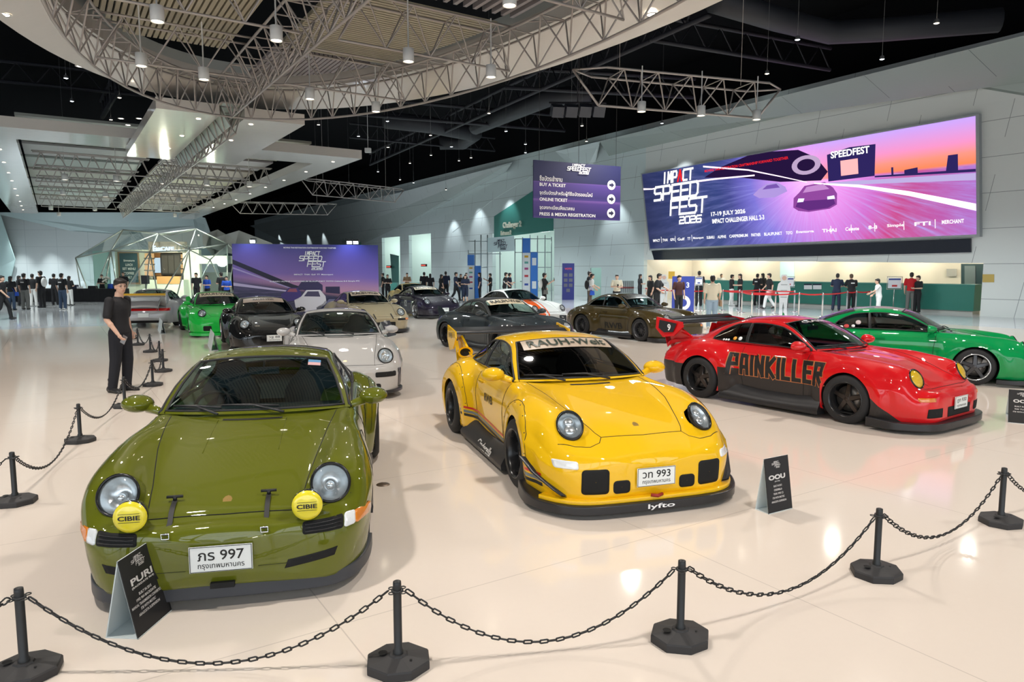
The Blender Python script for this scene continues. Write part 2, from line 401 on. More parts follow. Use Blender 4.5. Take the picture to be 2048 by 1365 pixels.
# ---------------------------------------------------------------- soffits
M_SOF = mat('gloss_soffit', (.60, .575, .535), .10); N = NT(M_SOF)
nn = N.noise(N.coord('Object'), 3., 2); bmp = N.new('ShaderNodeBump'); bmp.inputs['Strength'].default_value = .05; bmp.inputs['Distance'].default_value = .05; N.l.new(nn, bmp.inputs['Height']); N.l.new(bmp.outputs[0], N.bsdf.inputs['Normal'])
M_SOFG = mat('grey_fascia', (.40, .43, .42), .4)
def plate(name, u0, u1, v0, v1, z, t=.35, m=None):
    mb = MB(); mb.box(H((u0 + u1) / 2, (v0 + v1) / 2, z + t / 2), (abs(u1 - u0), abs(v1 - v0), t), M_W); return struct(mb.obj(name, m or M_SOF))
FZ = 6.5
plate('ceiling_frame', 28.2, 30.6, -2.7, 10.9, FZ); plate('ceiling_frame', 30.6, 70, -2.7, -.9, FZ); plate('ceiling_frame', 30.6, 70, 9.6, 10.9, FZ)
M_BAF = [mat('baffle_' + str(k), c, .5) for k, c in enumerate([(.36, .36, .30), (.40, .33, .27), (.38, .38, .36), (.46, .42, .30), (.36, .40, .36), (.42, .38, .36)])]
us = [30.6, 37, 41, 45.5, 50, 55, 60, 69.8]
for k in range(7):
    for j, (a, b) in enumerate(((-.9, 4.0), (4.7, 9.6))):
        plate('ceiling_panel', us[k] + .1, us[k + 1] - .5, a, b, 7.35 - .03 * k, .1, M_BAF[(k * 2 + j * 3) % 6])
# plates crossing the frame
PZ = 6.15
plate('ceiling_plate', 20.9, 30.2, 2.45, 4.02, PZ, .3); plate('ceiling_plate', 20.9, 30.2, 4.68, 6.35, PZ, .3)
# oval ring soffit
EC, EV, EA, EB = 11.0, 4.2, 9.2, 4.25
def el(t, a, b, z, cu=EC, cv=EV): return H(cu + a * math.cos(t), cv + b * math.sin(t), z)
T = np.linspace(0, 2 * PI, 97)[:-1]
mb = MB()
mb.grid([[el(t, EA + .35, EB + .35, 6.95) for t in T], [el(t, EA + 2.2, EB + 1.75, 6.75, EC, EV + .2) for t in T], [el(t, EA + 2.25, EB + 1.8, 6.95, EC, EV + .2) for t in T], [el(t, EA + .35, EB + .35, 7.5) for t in T], [el(t, EA + .35, EB + .35, 6.95) for t in T]], close=True, smooth=False)
struct(mb.obj('ceiling_oval', M_SOF, fix=False))
# ---------------------------------------------------------------- trusses
M_TR = mat('truss_steel', (.38, .345, .32), .35, .35)
def truss(path, name, label, group, w=.62, h=.85, cr=.028, closed=False, side=None, ends=True, parent=None, bot=.5):
    """three-chord truss: path is the bottom chord"""
    P = [Vector(p) for p in path]; n = len(P); A = []; B = []
    for i in range(n):
        a, b = (P[i - 1], P[(i + 1) % n]) if closed else (P[max(0, i - 1)], P[min(n - 1, i + 1)])
        t = (b - a).normalized(); s = t.cross(UP).normalized() * (w / 2)
        A.append(P[i] + UP * h + s); B.append(P[i] + UP * h - s)
    o = empty(name, label, 'truss', P[0] if not closed else P[0], 0, group); L = o.location.copy()
    def off(q): return [x - L for x in q]
    for c in (P, A, B):
        mb = MB(); mb.tube(off(c), cr, 6, closed=closed); mb.obj('chord', M_TR, o, fix=False)
    mb = MB(); rng = range(n if closed else n - 1)
    for i in rng:
        j = (i + 1) % n
        m1, m2 = (A[i] + A[j]) / 2, (B[i] + B[j]) / 2
        for q in (m1, m2):
            mb.tube(off([P[i], q]), cr * .62, 5, caps=False); mb.tube(off([q, P[j]]), cr * .62, 5, caps=False)
        mb.tube(off([m1, m2]), cr * .55, 5, caps=False)
        if i % 2: mb.tube(off([A[i], m2]), cr * .5, 5, caps=False)
    if ends and not closed:
        for i in (0, n - 1): mb.tube(off([A[i], B[i]]), cr * .7, 5)
        
    mb.obj('web', M_TR, o, fix=False)
    return o
def seg(a, b, d=.9):
    a, b = Vector(a), Vector(b); n = max(2, int((b - a).length / d)); return [a.lerp(b, k / n) for k in range(n + 1)]
truss([el(t, EA, EB, 6.0) for t in np.linspace(0, 2 * PI, 57)[:-1]], 'ring_truss', 'oval lattice truss ring hanging under the white oval soffit', None, closed=True)
truss(seg(H(1, EV, 6.0), H(20.3, EV, 6.0), .8), 'spine_truss', 'lattice truss spine running down the middle of the oval ring', None, w=.8)
for (u, hw) in ((9.2, 4.0), (12.8, 4.05), (16.4, 3.3)):
    for sg, wd in ((-1, 'left'), (1, 'right')):
        nm = {9.2: 'nearest the camera', 12.8: 'in the middle of the oval', 16.4: 'near the far end of the oval'}[u]
        truss(seg(H(u, EV + sg * .35, 6.1), H(u, EV + sg * hw, 6.1), .75), 'cross_truss', f'cross truss on the {wd} of the spine, {nm}', 'cross trusses in the oval', w=.5, h=.8, cr=.024)
for k, u in enumerate((36.2, 41, 45.5, 51, 57)):
    for sg, wd in ((-1, 'left'), (1, 'right')):
        od = ['first', 'second', 'third', 'fourth', 'farthest'][k]
        truss(seg(H(u, 4.35 + sg * .5, 6.15), H(u, 4.35 + sg * 4.9, 6.15), .6), 'frame_truss', f'{od} beam truss {wd} of the trough in the rectangular ceiling frame', 'beam trusses in the ceiling frame', w=.35, h=.75, cr=.03)
# trough truss with pale lining between the two plates
truss(seg(H(20.6, 4.35, 5.65), H(58.5, 4.35, 5.65), 1.1), 'trough_truss', 'long narrow truss running from the oval ring to the far wall', None, w=.62, h=.8, cr=.03)
mb = MB(); mb.add([H(20.9, 4.03, 6.5), H(30.2, 4.03, 6.5), H(30.2, 4.30, 5.9), H(20.9, 4.30, 5.9)], [(0, 1, 2, 3)], False); mb.add([H(20.9, 4.68, 6.5), H(30.2, 4.68, 6.5), H(20.9, 4.03, 6.5), H(30.2, 4.03, 6.5)], [(0, 1, 3, 2)], False)
struct(mb.obj('ceiling_trough', mat('trough_lining', (.62, .72, .66), .3), fix=False))
def iso_truss(x0, y0, x1, y1, z, ends, label):
    a, b = at(x0, y0, z), at(x1, y1, z); o = truss(seg(a, b, .85), 'hung_truss', label, 'free hanging trusses', w=.9, h=.8, cr=.03, ends=False)
    t = (b - a).normalized(); s = t.cross(UP).normalized(); L = o.location; mb = MB()
    for p, d in ((a, -1), (b, 1)):
        q = p + t * d * .7 + UP * .8; mb.tube([p - L, q - L], .03, 6); mb.tube([p + UP * .8 + s * .45 - L, q - L], .025, 6); mb.tube([p + UP * .8 - s * .45 - L, q - L], .025, 6)
    for f in (.12, .88):
        p = a.lerp(b, f) + UP * .8; mb.tube([p - L, p + UP * (14 - p.z) - L], .008, 4)
    mb.obj('end_bracing', M_TR, o, fix=False); return o
iso_truss(1197, 211, 1515, 236, 6.0, 1, 'free hanging truss over the blue direction sign')
iso_truss(625, 390, 790, 405, 6.0, 1, 'free hanging truss right of the rectangular ceiling frame')
iso_truss(480, 427, 655, 430, 6.0, 1, 'small far truss hanging above the purple backdrop')
# slatted panels inside the oval
def slats(u0, u1, v0, v1, m, along, label, pitch=.12, z=7.15, hgt=.09, th=.082, a=EA - .15, b=EB - .15):
    mb = MB(); N_ = int(((v1 - v0) if along == 'u' else (u1 - u0)) / pitch)
    for k in range(N_):
        if along == 'u':
            v = v0 + pitch * k; r = 1 - ((v - EV) / b) ** 2
            if r <= 0: continue
            lo, hi = max(u0, EC - a * math.sqrt(r)), min(u1, EC + a * math.sqrt(r))
            if hi - lo > .2: mb.box(H((lo + hi) / 2, v, z), (hi - lo, th, hgt), M_W)
        else:
            u = u0 + pitch * k; r = 1 - ((u - EC) / a) ** 2
            if r <= 0: continue
            lo, hi = max(v0, EV - b * math.sqrt(r)), min(v1, EV + b * math.sqrt(r))
            if hi - lo > .2: mb.box(H(u, (lo + hi) / 2, z), (th, hi - lo, hgt), M_W)
    return tag(mb.obj('slatted_ceiling_raft', m, fix=False), label, 'ceiling panel', 'slatted ceiling panels')
S1 = mat('slat_taupe', (.30, .255, .225), .5); S2 = mat('slat_khaki', (.33, .30, .22), .5); S3 = mat('slat_grey', (.26, .24, .25), .5)
slats(9.6, 13.4, .0, 3.75, S1, 'u', 'taupe slatted panel left of the truss spine, nearest the camera')
slats(13.9, 18.0, .0, 3.75, S2, 'u', 'khaki slatted panel left of the truss spine, farther one')
slats(13.2, 17.2, 4.65, 8.6, S2, 'v', 'large khaki slatted panel right of the truss spine')
slats(17.4, 20.2, 4.65, 8.6, S3, 'u', 'small grey curved slatted panel at the far right of the oval', .11)
slats(8.4, 12.6, 4.65, 8.6, S3, 'u', 'open grey slatted panel right of the spine with black gaps', .22)
slats(5.5, 9.2, .0, 3.75, S2, 'u', 'slatted panel at the top edge left of the spine')
mb = MB(); mb.grid([[el(t, EA + .3, EB + .3, 7.25) for t in T], [el(t, EA + .3, EB + .3, 7.5) for t in T]], close=True); struct(mb.obj('ceiling_oval_edge', M_SOFG, fix=False))

# ---------------------------------------------------------------- lamps one can see
M_LW = mat('lamp_white', (.7, .7, .68), .4); E_WARM = emis('lamp_glow_warm', (1, .86, .66), 14); E_COOL = emis('lamp_glow_cool', (.80, .90, 1), 14)
def canlight(p, label, group, r=.105, h=.24, hang=.12):
    hang = (6.98 if p.y < 22 else 7.36) - p.z - h if 'free hanging' not in label else .85
    o = empty('can_light', label, 'ceiling light', p, 0, group)
    mb = MB(); mb.lathe([(r, 0), (r, h), (.014, h + .01), (.014, h + hang)], n=20); mb.lathe([(r, 0), (r * .9, .0), (r * .85, .05)], n=20); mb.obj('housing', M_LW, o, fix=False)
    mb = MB(); mb.lathe([(0, .02), (r * .86, .02)], n=20); mb.obj('diffuser', E_WARM, o, fix=False); return o
cans = [(315, 44), (553, 82), (408, 160), (283, 133), (817, 124), (620, 199), (1019, 12), (752, 224), (982, 155)]
wh = ['over the top left of the oval, largest', 'beside the spine on the left', 'below the near left cross truss', 'at the far left of the oval', 'under the big khaki slatted panel', 'under the small curved grey panel', 'cut by the top edge, right of centre', 'on the ring truss at its far right', 'where the middle cross truss meets the right of the ring']
for (x, y), w_ in zip(cans, wh): canlight(at(x, y, 5.83), 'white cylinder light ' + w_, 'white cylinder lights under the trusses')
for (x, y), w_ in zip([(1283, 224), (1402, 232), (1513, 240)], ('left', 'middle', 'right')): canlight(at(x, y, 5.78), f'white cylinder light under the free hanging truss, the {w_} one', 'white cylinder lights under the trusses')
fc = [(130, 360), (233, 363), (325, 368), (414, 371), (499, 374), (126, 390), (211, 394), (358, 405), (102, 420), (190, 422), (118, 432), (320, 421), (350, 434)]
c0 = None
for (x, y) in fc:
    p = at(x, y, 5.9); c0 = canlight(p, 'tiny white cylinder light under a beam truss of the ceiling frame', 'tiny lights under the frame trusses', .13, .26) if c0 is None else dup(c0, p)
def recessed(p, glow, group, label, r=.085):
    mb = MB(); mb.lathe([(0, -.004), (r * .7, -.004)], n=14); mb.cur = 1; mb.lathe([(r * .7, -.006), (r, -.008), (r, .0)], n=14); o = mb.obj('recessed_light', [glow, M_LW], loc=p, fix=False); tag(o, label, 'recessed light', group); return o
r0 = None
for (x, y, z) in [(242, 237, PZ), (256, 250, PZ), (278, 237, PZ), (364, 272, PZ), (337, 297, PZ), (397, 238, PZ), (502, 249, PZ), (462, 281, PZ), (425, 306, PZ), (0, 299, FZ), (8, 325, FZ), (17, 346, FZ), (24, 362, FZ), (30, 378, FZ), (35, 391, FZ), (40, 403, FZ), (43, 412, FZ), (46, 420, FZ), (666, 324, FZ), (612, 344, FZ), (568, 361, FZ), (531, 375, FZ), (500, 388, FZ), (472, 400, FZ), (449, 408, FZ), (427, 415, FZ)]:
    p = at(x, y, z - .006); kw = ('recessed lights in the two plates', 'recessed spot in one of the pale plates beside the trough') if z == PZ else ('recessed lights along the ceiling frame', 'recessed spot in the pale rectangular ceiling frame')
    if r0 is None: r0 = recessed(p, E_WARM, *kw)
    else: dup(r0, p, label=kw[1], group=kw[0])
for (x, y, w_) in [(8, 26, 'at the far left, cut by the edge of view'), (162, 130, 'at the left below the ring'), (1304, 26, 'at the top right of the soffit'), (1120, 119, 'at the right of the soffit')]:
    p = at(x, y, 6.81); o = recessed(p - UP * .03, E_WARM, 'spots in the oval soffit', 'recessed spot in the oval soffit ' + w_, .13)
def pendant(p, glow, label, group):
    mb = MB(); mb.cur = 0; mb.lathe([(.075, 0), (.06, .10), (.02, .13)], n=10); mb.tube([(0, 0, .12), (0, 0, 14.15 - p.z)], .006, 4); mb.cur = 1; mb.lathe([(0, -.01), (.04, -.006), (.07, .01)], n=10)
    return tag(mb.obj('pendant_lamp', [mat('pendant_shell', (.1, .1, .1), .5), glow], loc=p, fix=False), label, 'pendant lamp', group)
pd = [(132, 157, 1), (144, 203, 1), (239, 196, 0), (222, 240, 0), (126, 253, 1), (1595, 80, 1), (1873, 47, 0), (1764, 119, 1), (1534, 148, 0), (1324, 247, 1), (1164, 252, 0), (1173, 283, 0), (1012, 263, 1), (978, 227, 0), (1051, 289, 1), (1051, 306, 1), (942, 316, 0), (918, 322, 0), (903, 294, 1), (861, 271, 0), (820, 327, 0), (776, 295, 0), (862, 311, 0), (775, 243, 1), (717, 273, 1), (892, 380, 0), (756, 344, 1), (800, 360, 0), (827, 366, 1), (580, 284, 0), (637, 250, 0), (657, 298, 0), (698, 366, 1), (1143, 222, 1)]
pw = pc = None
for (x, y, c) in pd:
    z = 8.6 if y < 330 else 8.0; p = at(x, y, z)
    if p.y > 70: p = atY(x, y, 70)
    if p.dot(DV) > VW - 1.2: p = atP(x, y, H(0, VW - 1.6), DV)
    if p.z > 13.5: p = at(x, y, 8.6)
    lab, g = ('small cool white pendant lamp hanging on a wire below the black ceiling', 'cool white pendants') if c else ('small warm white pendant lamp hanging on a wire below the black ceiling', 'warm white pendants')
    q = pc if c else pw
    if q is None:
        q = pendant(p, E_COOL if c else E_WARM, lab, g)
        if c: pc = q
        else: pw = q
    else: dup(q, p)
# roof steel and ducts in the dark
M_RS = mat('dark_roof_steel', (.010, .010, .015), .6)
for k, (a, b, r, lab) in enumerate([((740, 330), (1420, 30), .09, 'long dark roof beam rising behind the oval ring'), ((1010, 175), (1390, 195), .09, 'dark roof beam above the hung truss'), ((700, 228), (1130, 262), .09, 'dark roof beam left of the hung truss'), ((1300, 80), (1660, 140), .08, 'dark roof beam right of the oval soffit'), ((700, 275), (990, 302), .07, 'thin dark roof beam above the far wall'), ((0, 162), (330, 195), .08, 'dark roof beam left of the oval soffit'), ((235, 182), (205, 235), .12, 'short dark roof strut beside the ceiling frame')]):
    z = 10.5; p, q = at(*a, z), at(*b, z); mb = MB(); mb.tube([p, q], r, 6); mb.tube([p + UP * .9, q + UP * .9], r, 6); 
    n = int((q - p).length / 1.2)
    for i in range(n): mb.tube([p.lerp(q, i / n), p.lerp(q, (i + .5) / n) + UP * .9, p.lerp(q, (i + 1) / n)], r * .4, 4, caps=False)
    tag(mb.obj('roof_beam', M_RS, fix=False), lab, 'roof beam', 'dark roof beams')
for (pts, r, lab) in [([(770, 240), (860, 250), (950, 268), (925, 285), (880, 285)], .5, 'curved dark air duct under the roof, left of the hung truss'), ([(950, 255), (1100, 195), (1180, 188)], .45, 'straight dark air duct behind the oval soffit'), ([(1430, 0), (1560, 40), (1660, 65), (1760, 60), (2000, 40)], .42, 'dark air duct at the top right under the roof')]:
    mb = MB(); mb.tube([at(x, y, 10.8) for x, y in pts], r, 12); tag(mb.obj('air_duct', mat('dark_duct', (.016, .017, .022), .6), fix=False), lab, 'air duct', 'dark ducts')

# ================================================================ cars
M_rub = mat('black_rubber', (.012, .012, .013), .55)
M_tyre = mat('tyre', (.015, .015, .016), .7)
M_plas = mat('black_plastic', (.018, .018, .02), .38)
M_gap = mat('panel_gap', (.005, .005, .005), .8)
M_int = mat('cabin_trim', (.02, .021, .024), .6)
M_well = mat('wheel_well', (.006, .006, .006), .9)
M_chrome = mat('chrome', (.8, .8, .8), .12, 1.)
M_refl = mat('reflector', (.66, .70, .72), .24, .85)
M_amber = mat('amber_lens', (.62, .19, .02), .15, coat=1.)
M_clear = mat('clear_lens', (.75, .77, .78), .12, coat=1.)
M_redlens = mat('red_lens', (.45, .01, .01), .1, coat=1.)
M_plate = mat('plate_white', (.78, .8, .78), .3)
M_ink = mat('ink_black', (.01, .01, .01), .5)
M_white = mat('white_lettering', (.8, .8, .8), .4)
G_wind = glassmat('car_glass', (.42, .56, .56)); G_dark = glassmat('dark_car_glass', (.16, .19, .19)); G_lens = mat('lamp_glass', (.60, .66, .68), .08, alpha=.12, coat=1.)
G_yel = mat('yellow_lamp_glass', (.80, .52, .02), .10, alpha=.85, coat=1.)

XA = [2.10, 2.085, 2.05, 1.98, 1.90, 1.80, 1.65, 1.45, 1.136, .80, .55, .20, -.3, -.7, -1.136, -1.5, -1.8, -2.0, -2.1, -2.14]
BODY = {
 '964': dict(
  zc=([2.10, 2.085, 2.04, 1.975, 1.95, 1.8, 1.5, 1.136, .8, .66, .5, -.3, -1.0, -1.35, -1.6, -1.85, -2.0, -2.09, -2.14], [.40, .46, .495, .50, .535, .60, .70, .79, .845, .862, .86, .86, .88, .93, .885, .78, .69, .58, .42]),
  zf=([2.10, 2.085, 2.04, 1.975, 1.93, 1.86, 1.79, 1.70, 1.5, 1.136, .8, .5, -.3, -.7, -1.136, -1.5, -1.8, -2.0, -2.09, -2.14], [.40, .455, .49, .495, .515, .60, .72, .765, .80, .835, .85, .865, .868, .87, .885, .85, .76, .66, .55, .42]),
  yf=([2.10, 1.98, 1.8, 1.5, 1.136, .7, .5, -.3, -.8, -1.136, -1.6, -2.0, -2.14], [.30, .57, .60, .64, .68, .70, .70, .715, .72, .71, .66, .58, .3]),
  yh=([2.10, 1.98, 1.8, 1.3, .9, .6, -.3, -1.0, -1.5, -2.0, -2.14], [.20, .36, .42, .48, .53, .58, .60, .60, .50, .45, .15])),
 '993': dict(
  zc=([2.10, 2.085, 2.04, 1.96, 1.85, 1.7, 1.5, 1.136, .8, .66, .5, -.3, -1.0, -1.35, -1.6, -1.85, -2.0, -2.09, -2.14], [.40, .46, .505, .55, .60, .66, .715, .79, .845, .862, .86, .86, .88, .93, .885, .79, .70, .59, .42]),
  zf=([2.10, 2.085, 2.04, 1.96, 1.88, 1.80, 1.72, 1.64, 1.5, 1.136, .8, .5, -.3, -.7, -1.136, -1.5, -1.8, -2.0, -2.09, -2.14], [.40, .45, .485, .52, .565, .62, .685, .735, .785, .83, .85, .865, .868, .87, .885, .85, .75, .65, .55, .42]),
  yf=([2.10, 1.98, 1.8, 1.5, 1.136, .7, .5, -.3, -.8, -1.136, -1.6, -2.0, -2.14], [.30, .56, .60, .65, .69, .70, .70, .715, .72, .71, .66, .58, .3]),
  yh=([2.10, 1.98, 1.8, 1.3, .9, .6, -.3, -1.0, -1.5, -2.0, -2.14], [.20, .34, .40, .47, .53, .58, .60, .60, .50, .45, .15])),
}
WX = [2.10, 2.097, 2.085, 2.05, 1.98, 1.90, 1.75, 1.6, 1.4, 1.136, .7, 0, -.6, -1.136, -1.6, -1.9, -2.03, -2.1, -2.13, -2.14]
WY = [0.0, .27, .49, .63, .725, .78, .84, .865, .87, .85, .815, .815, .82, .86, .87, .82, .745, .62, .38, 0.0]
RW = .345; FX, RX, WZ = 1.136, -1.136, .31
NS, NQ = 13, 10        # side rows, crown arc rows
def body_arrays(kind, ff=.05, rf=.09, wb=1.):
    B = BODY[kind]
    a = np.concatenate([2.10 - .10 * (1 - np.cos(np.linspace(0, PI / 2, 9))), np.arange(1.975, 1.5, -.025), np.arange(1.5, .78, -.03), np.arange(.78, .60, -.045), [.56, .52], np.arange(.46, -.70, -.075), np.arange(-.74, -1.56, -.032), np.arange(-1.58, -2.03, -.035), -2.14 + .09 * (1 - np.sin(np.linspace(.1, PI / 2, 7)))])
    a = np.unique(np.round(a, 5))[::-1]
    q = {k: pchip(*B[k], a) for k in ('zc', 'zf', 'yf', 'yh')}
    w = pchip(WX, WY, a)
    zb = pchip([2.10, 2.09, 2.06, 1.95, 1.8, -1.9, -2.08, -2.14], [.22, .16, .125, .12, .12, .14, .22, .34], a)
    rows = []
    for i, x in enumerate(a):
        W, zc, zf, yf, yh, b = w[i], q['zc'][i], q['zf'][i], min(q['yf'][i], w[i] * .80), min(q['yh'][i], w[i] * .5), zb[i]
        zd = b + (zf - b) * (.62 if x > -.9 else .60)
        R = [(0, b), (W * .5, b), (max(W - .05, W * .9), b)]
        for k in range(NS):
            t = k / (NS - 1); R.append((W - (.03 * (1 - t) ** 2 + .012 * (1 - t)) * min(1, W / .5), b + .02 + (zd - b - .02) * t))
        for k in range(1, NQ + 1):
            f = PI / 2 * k / NQ; R.append((yf + (W - yf) * math.cos(f) ** .85, zd + (zf - zd) * math.sin(f)))
        for k in range(1, 7):
            t = k / 6; zh = zc - .012; R.append((yf + (yh - yf) * t, zf + (zh - zf) * (t * t * (3 - 2 * t))))
        for k in range(1, 6):
            t = k / 5; R.append((yh * (1 - t), (zc - .012) + .012 * (1 - (1 - t) ** 2)))
        rows.append(R)
    P = np.zeros((len(a), len(rows[0]), 3)); P[:, :, 0] = a[:, None]; P[:, :, 1:] = np.array(rows)
    # swelling of the arches
    for cx, A in ((FX, ff), (RX, rf)):
        dx = P[:, :, 0] - cx; dz = P[:, :, 2] - WZ; r = np.hypot(dx, dz)
        r0, r1 = (.42, .57) if cx > 0 else (.44, .64)
        t = np.clip((r1 - r) / (r1 - r0), 0, 1); f = t * t * (3 - 2 * t)
        side = np.zeros(P.shape[1]); side[3:3 + NS] = 1
        for k in range(NQ): side[3 + NS + k] = math.cos(PI / 2 * (k + 1) / NQ) ** .7
        P[:, :, 1] += A * f * side[None, :]; P[:, :, 2] += .28 * A * f * np.concatenate([np.zeros(3 + NS), np.sin(np.arange(1, NQ + 1) / NQ * PI / 2), np.zeros(P.shape[1] - 3 - NS - NQ)])[None, :]
    # wider front bumper sides on wide cars
    t = np.clip((a - 1.45) / .2, 0, 1) * np.clip((2.06 - a) / .3, 0, 1); P[:, 2:3 + NS, 1] += (ff * .8 * t)[:, None]
    return a, P
def lamp_frame(k, sg=1):
    cx, cy, cz, tilt = (1.845, .60, .635, 27) if k == '964' else (1.764, .606, .677, 45)
    ry, rz = (.108, .112) if k == '964' else (.098, .125)
    c = Vector((cx, sg * cy, cz)); n = Vector((math.cos(math.radians(tilt)), sg * (.10 if k == '964' else .25), math.sin(math.radians(tilt)))).normalized()
    u = Vector((0, 1, 0)); u = (u - n * u.dot(n)).normalized(); v = n.cross(u)
    return c, n, u, v, ry, rz
def make_body(kind, ff, rf, openc=True):
    a, P = body_arrays(kind, ff, rf); n, m = P.shape[:2]
    V = P.copy(); faces = []; cut_in = {}
    jt0 = 3 + NS + NQ + 4
    dead = set()
    r = {}
    for cx in (FX, RX):
        rr = np.hypot(V[:, :, 0] - cx, V[:, :, 2] - WZ); r[cx] = rr
    move = {}
    for i in range(n - 1):
        for j in range(m - 1):
            q = [(i, j), (i + 1, j), (i + 1, j + 1), (i, j + 1)]
            x = sum(V[k][0] for k in q) / 4
            if openc and -1.30 < x < .52 and j >= jt0: continue
            drop = False
            for cx in (FX, RX):
                if abs(x - cx) > .6: continue
                ins = [r[cx][k] < RW and V[k][1] > .5 for k in q]
                if all(ins): drop = True
                elif any(ins):
                    c = [V[k] for k in q]; zc_ = sum(p[2] for p in c) / 4; 
                    if math.hypot(x - cx, zc_ - WZ) < RW - .012: drop = True
                    else:
                        for k, s in zip(q, ins):
                            if s: move[k] = cx
            if not drop: faces.append(q)
    for k, cx in move.items():
        p = V[k]; d = np.array([p[0] - cx, p[2] - WZ]); L = np.linalg.norm(d)
        if L > 1e-6: d = d / L * RW; V[k][0] = cx + d[0]; V[k][2] = WZ + d[1]
    # opening for the headlight bowl
    c, nn, u, v, ry, rz = [np.array(q) if hasattr(q, '__len__') else q for q in lamp_frame(kind)]
    W_ = V - c; a_ = W_ @ u / ry; b_ = W_ @ v / rz; h_ = W_ @ nn; rho = np.hypot(a_, b_); ins = (rho < 1.07) & (np.abs(h_) < .3) & (V[:, :, 2] > .42) & (V[:, :, 0] > 1.5)
    keep = []; lm = set()
    for q in faces:
        f = [ins[k] for k in q]
        if all(f): continue
        keep.append(q)
        if any(f): lm |= {k for k, s in zip(q, f) if s}
    faces = keep
    for k in lm:
        s = (1.07 if kind == '964' else 1.04) / max(rho[k], .2); V[k] = c + u * (a_[k] * ry * s) + v * (b_[k] * rz * s) + nn * h_[k]
    # outside verts bordering dropped faces pull in
    cnt = {}
    for q in faces:
        for k in q: cnt[k] = cnt.get(k, 0) + 1
    for k, c in cnt.items():
        i, j = k
        if c < 4 and 3 <= j <= 3 + NS + NQ + 6 and 0 < i < n - 1:
            for cx in (FX, RX):
                p = V[k]; d = np.array([p[0] - cx, p[2] - WZ]); L = np.linalg.norm(d)
                if RW - .06 < L < RW + .05 and abs(L - RW) > 1e-6: d = d / L * RW; V[k][0] = cx + d[0]; V[k][2] = WZ + d[1]
    vs = []; fs = []
    idx = {}
    for sgn in (1, -1):
        for q in faces:
            f = []
            for k in q:
                key = (k, sgn if V[k][1] > 1e-6 else 0)
                if key not in idx:
                    idx[key] = len(vs); p = V[k]; vs.append((p[0], p[1] * sgn, p[2]))
                f.append(idx[key])
            g = []
            for x in f:
                if x not in g: g.append(x)
            if len(g) > 2: fs.append(tuple(g if sgn < 0 else g[::-1]))
    return a, P, vs, fs

# cabin: rows of (belt, rail, centre)
CAB = [  # s,  belt,                rail,               centre
 (0.0, (.575, .705, .860), (.575, .700, .863), (.745, 0, .872)),
 (.5, (.29, .710, .866), (.305, .625, 1.045), (.40, 0, 1.085)),
 (1.0, (.02, .712, .868), (.01, .540, 1.178), (.07, 0, 1.222)),
 (1.5, (-.28, .712, .870), (-.30, .512, 1.212), (-.30, 0, 1.262)),
 (2.0, (-.62, .715, .872), (-.66, .500, 1.188), (-.70, 0, 1.235)),
 (2.5, (-.90, .71, .876), (-.98, .488, 1.105), (-1.05, 0, 1.14)),
 (3.0, (-1.18, .69, .885), (-1.28, .470, .985), (-1.37, 0, 1.01)),
 (3.5, (-1.42, .64, .870), (-1.50, .450, .880), (-1.60, 0, .888)),
 (4.0, (-1.62, .57, .66), (-1.72, .42, .66), (-1.82, 0, .66))]
def make_cabin(zs=1.0):
    S0 = [c[0] for c in CAB]
    sv = sorted(set([0, .05, .25, .5, .75, .95, 1.0, 1.12, 1.3, 1.5, 1.7, 1.76, 1.80, 1.9, 2.0, 2.12, 2.2, 2.4, 2.6, 2.8, 2.9, 3.0, 3.05, 3.15, 3.3, 3.5, 3.75, 4.0]))
    def cu(w, c, s): return float(pchip(S0, [k[w][c] for k in CAB], [s])[0])
    rows = []
    for s in sv:
        B, R, C = [Vector((cu(w, 0, s), cu(w, 1, s), .862 + (cu(w, 2, s) - .862) * zs)) for w in (1, 2, 3)]
        # side-window top fraction falls to a point at the rear
        fu = .87 if s < 2.0 else .87 * math.sqrt(max(.0, 1 - ((s - 2.0) / .82) ** 2)) + .0
        fu = max(fu, .12); lo = .05
        row = []
        side = [0, lo] + [lo + (fu - lo) * k / 4 for k in range(1, 5)] + [fu + (.93 - fu) * k / 2 for k in (1, 2)]
        for f in side:
            p = B.lerp(R, f); p.y += .022 * math.sin(PI * f) * min(1, (R - B).length / .2); row.append(p)
        def top(t):
            u = 1 - (1 - t) ** 2.1
            return Vector((R.x + (C.x - R.x) * (1 - (1 - t) ** 2), R.y * (1 - t), R.z + (C.z - R.z) * u))
        a, b = row[-1], top(.055)
        for t in (.25, .5, .75):
            row.append(a * (1 - t) ** 2 + R * 2 * t * (1 - t) + b * t * t)
        row += [b] + [top(.055 + .945 * k / 7) for k in range(1, 8)]
        rows.append(row)
    return sv, rows
SV, CROWS = make_cabin()
JC = 11              # column where the top panes begin (b)
def cell_kind(s0, s1, j):
    c = (s0 + s1) / 2
    if 1 <= j <= 4:
        if .05 < c < 1.76: return 'side_window'
        if 1.80 < c < 2.80: return 'quarter_window'
    if j >= JC and .05 < c < 1.0: return 'windshield'
    if j >= JC and 2.12 < c < 3.0: return 'rear_window'
    if 1 <= j <= 4 and 1.76 < c < 1.80: return 'pillar'
    return 'paint'
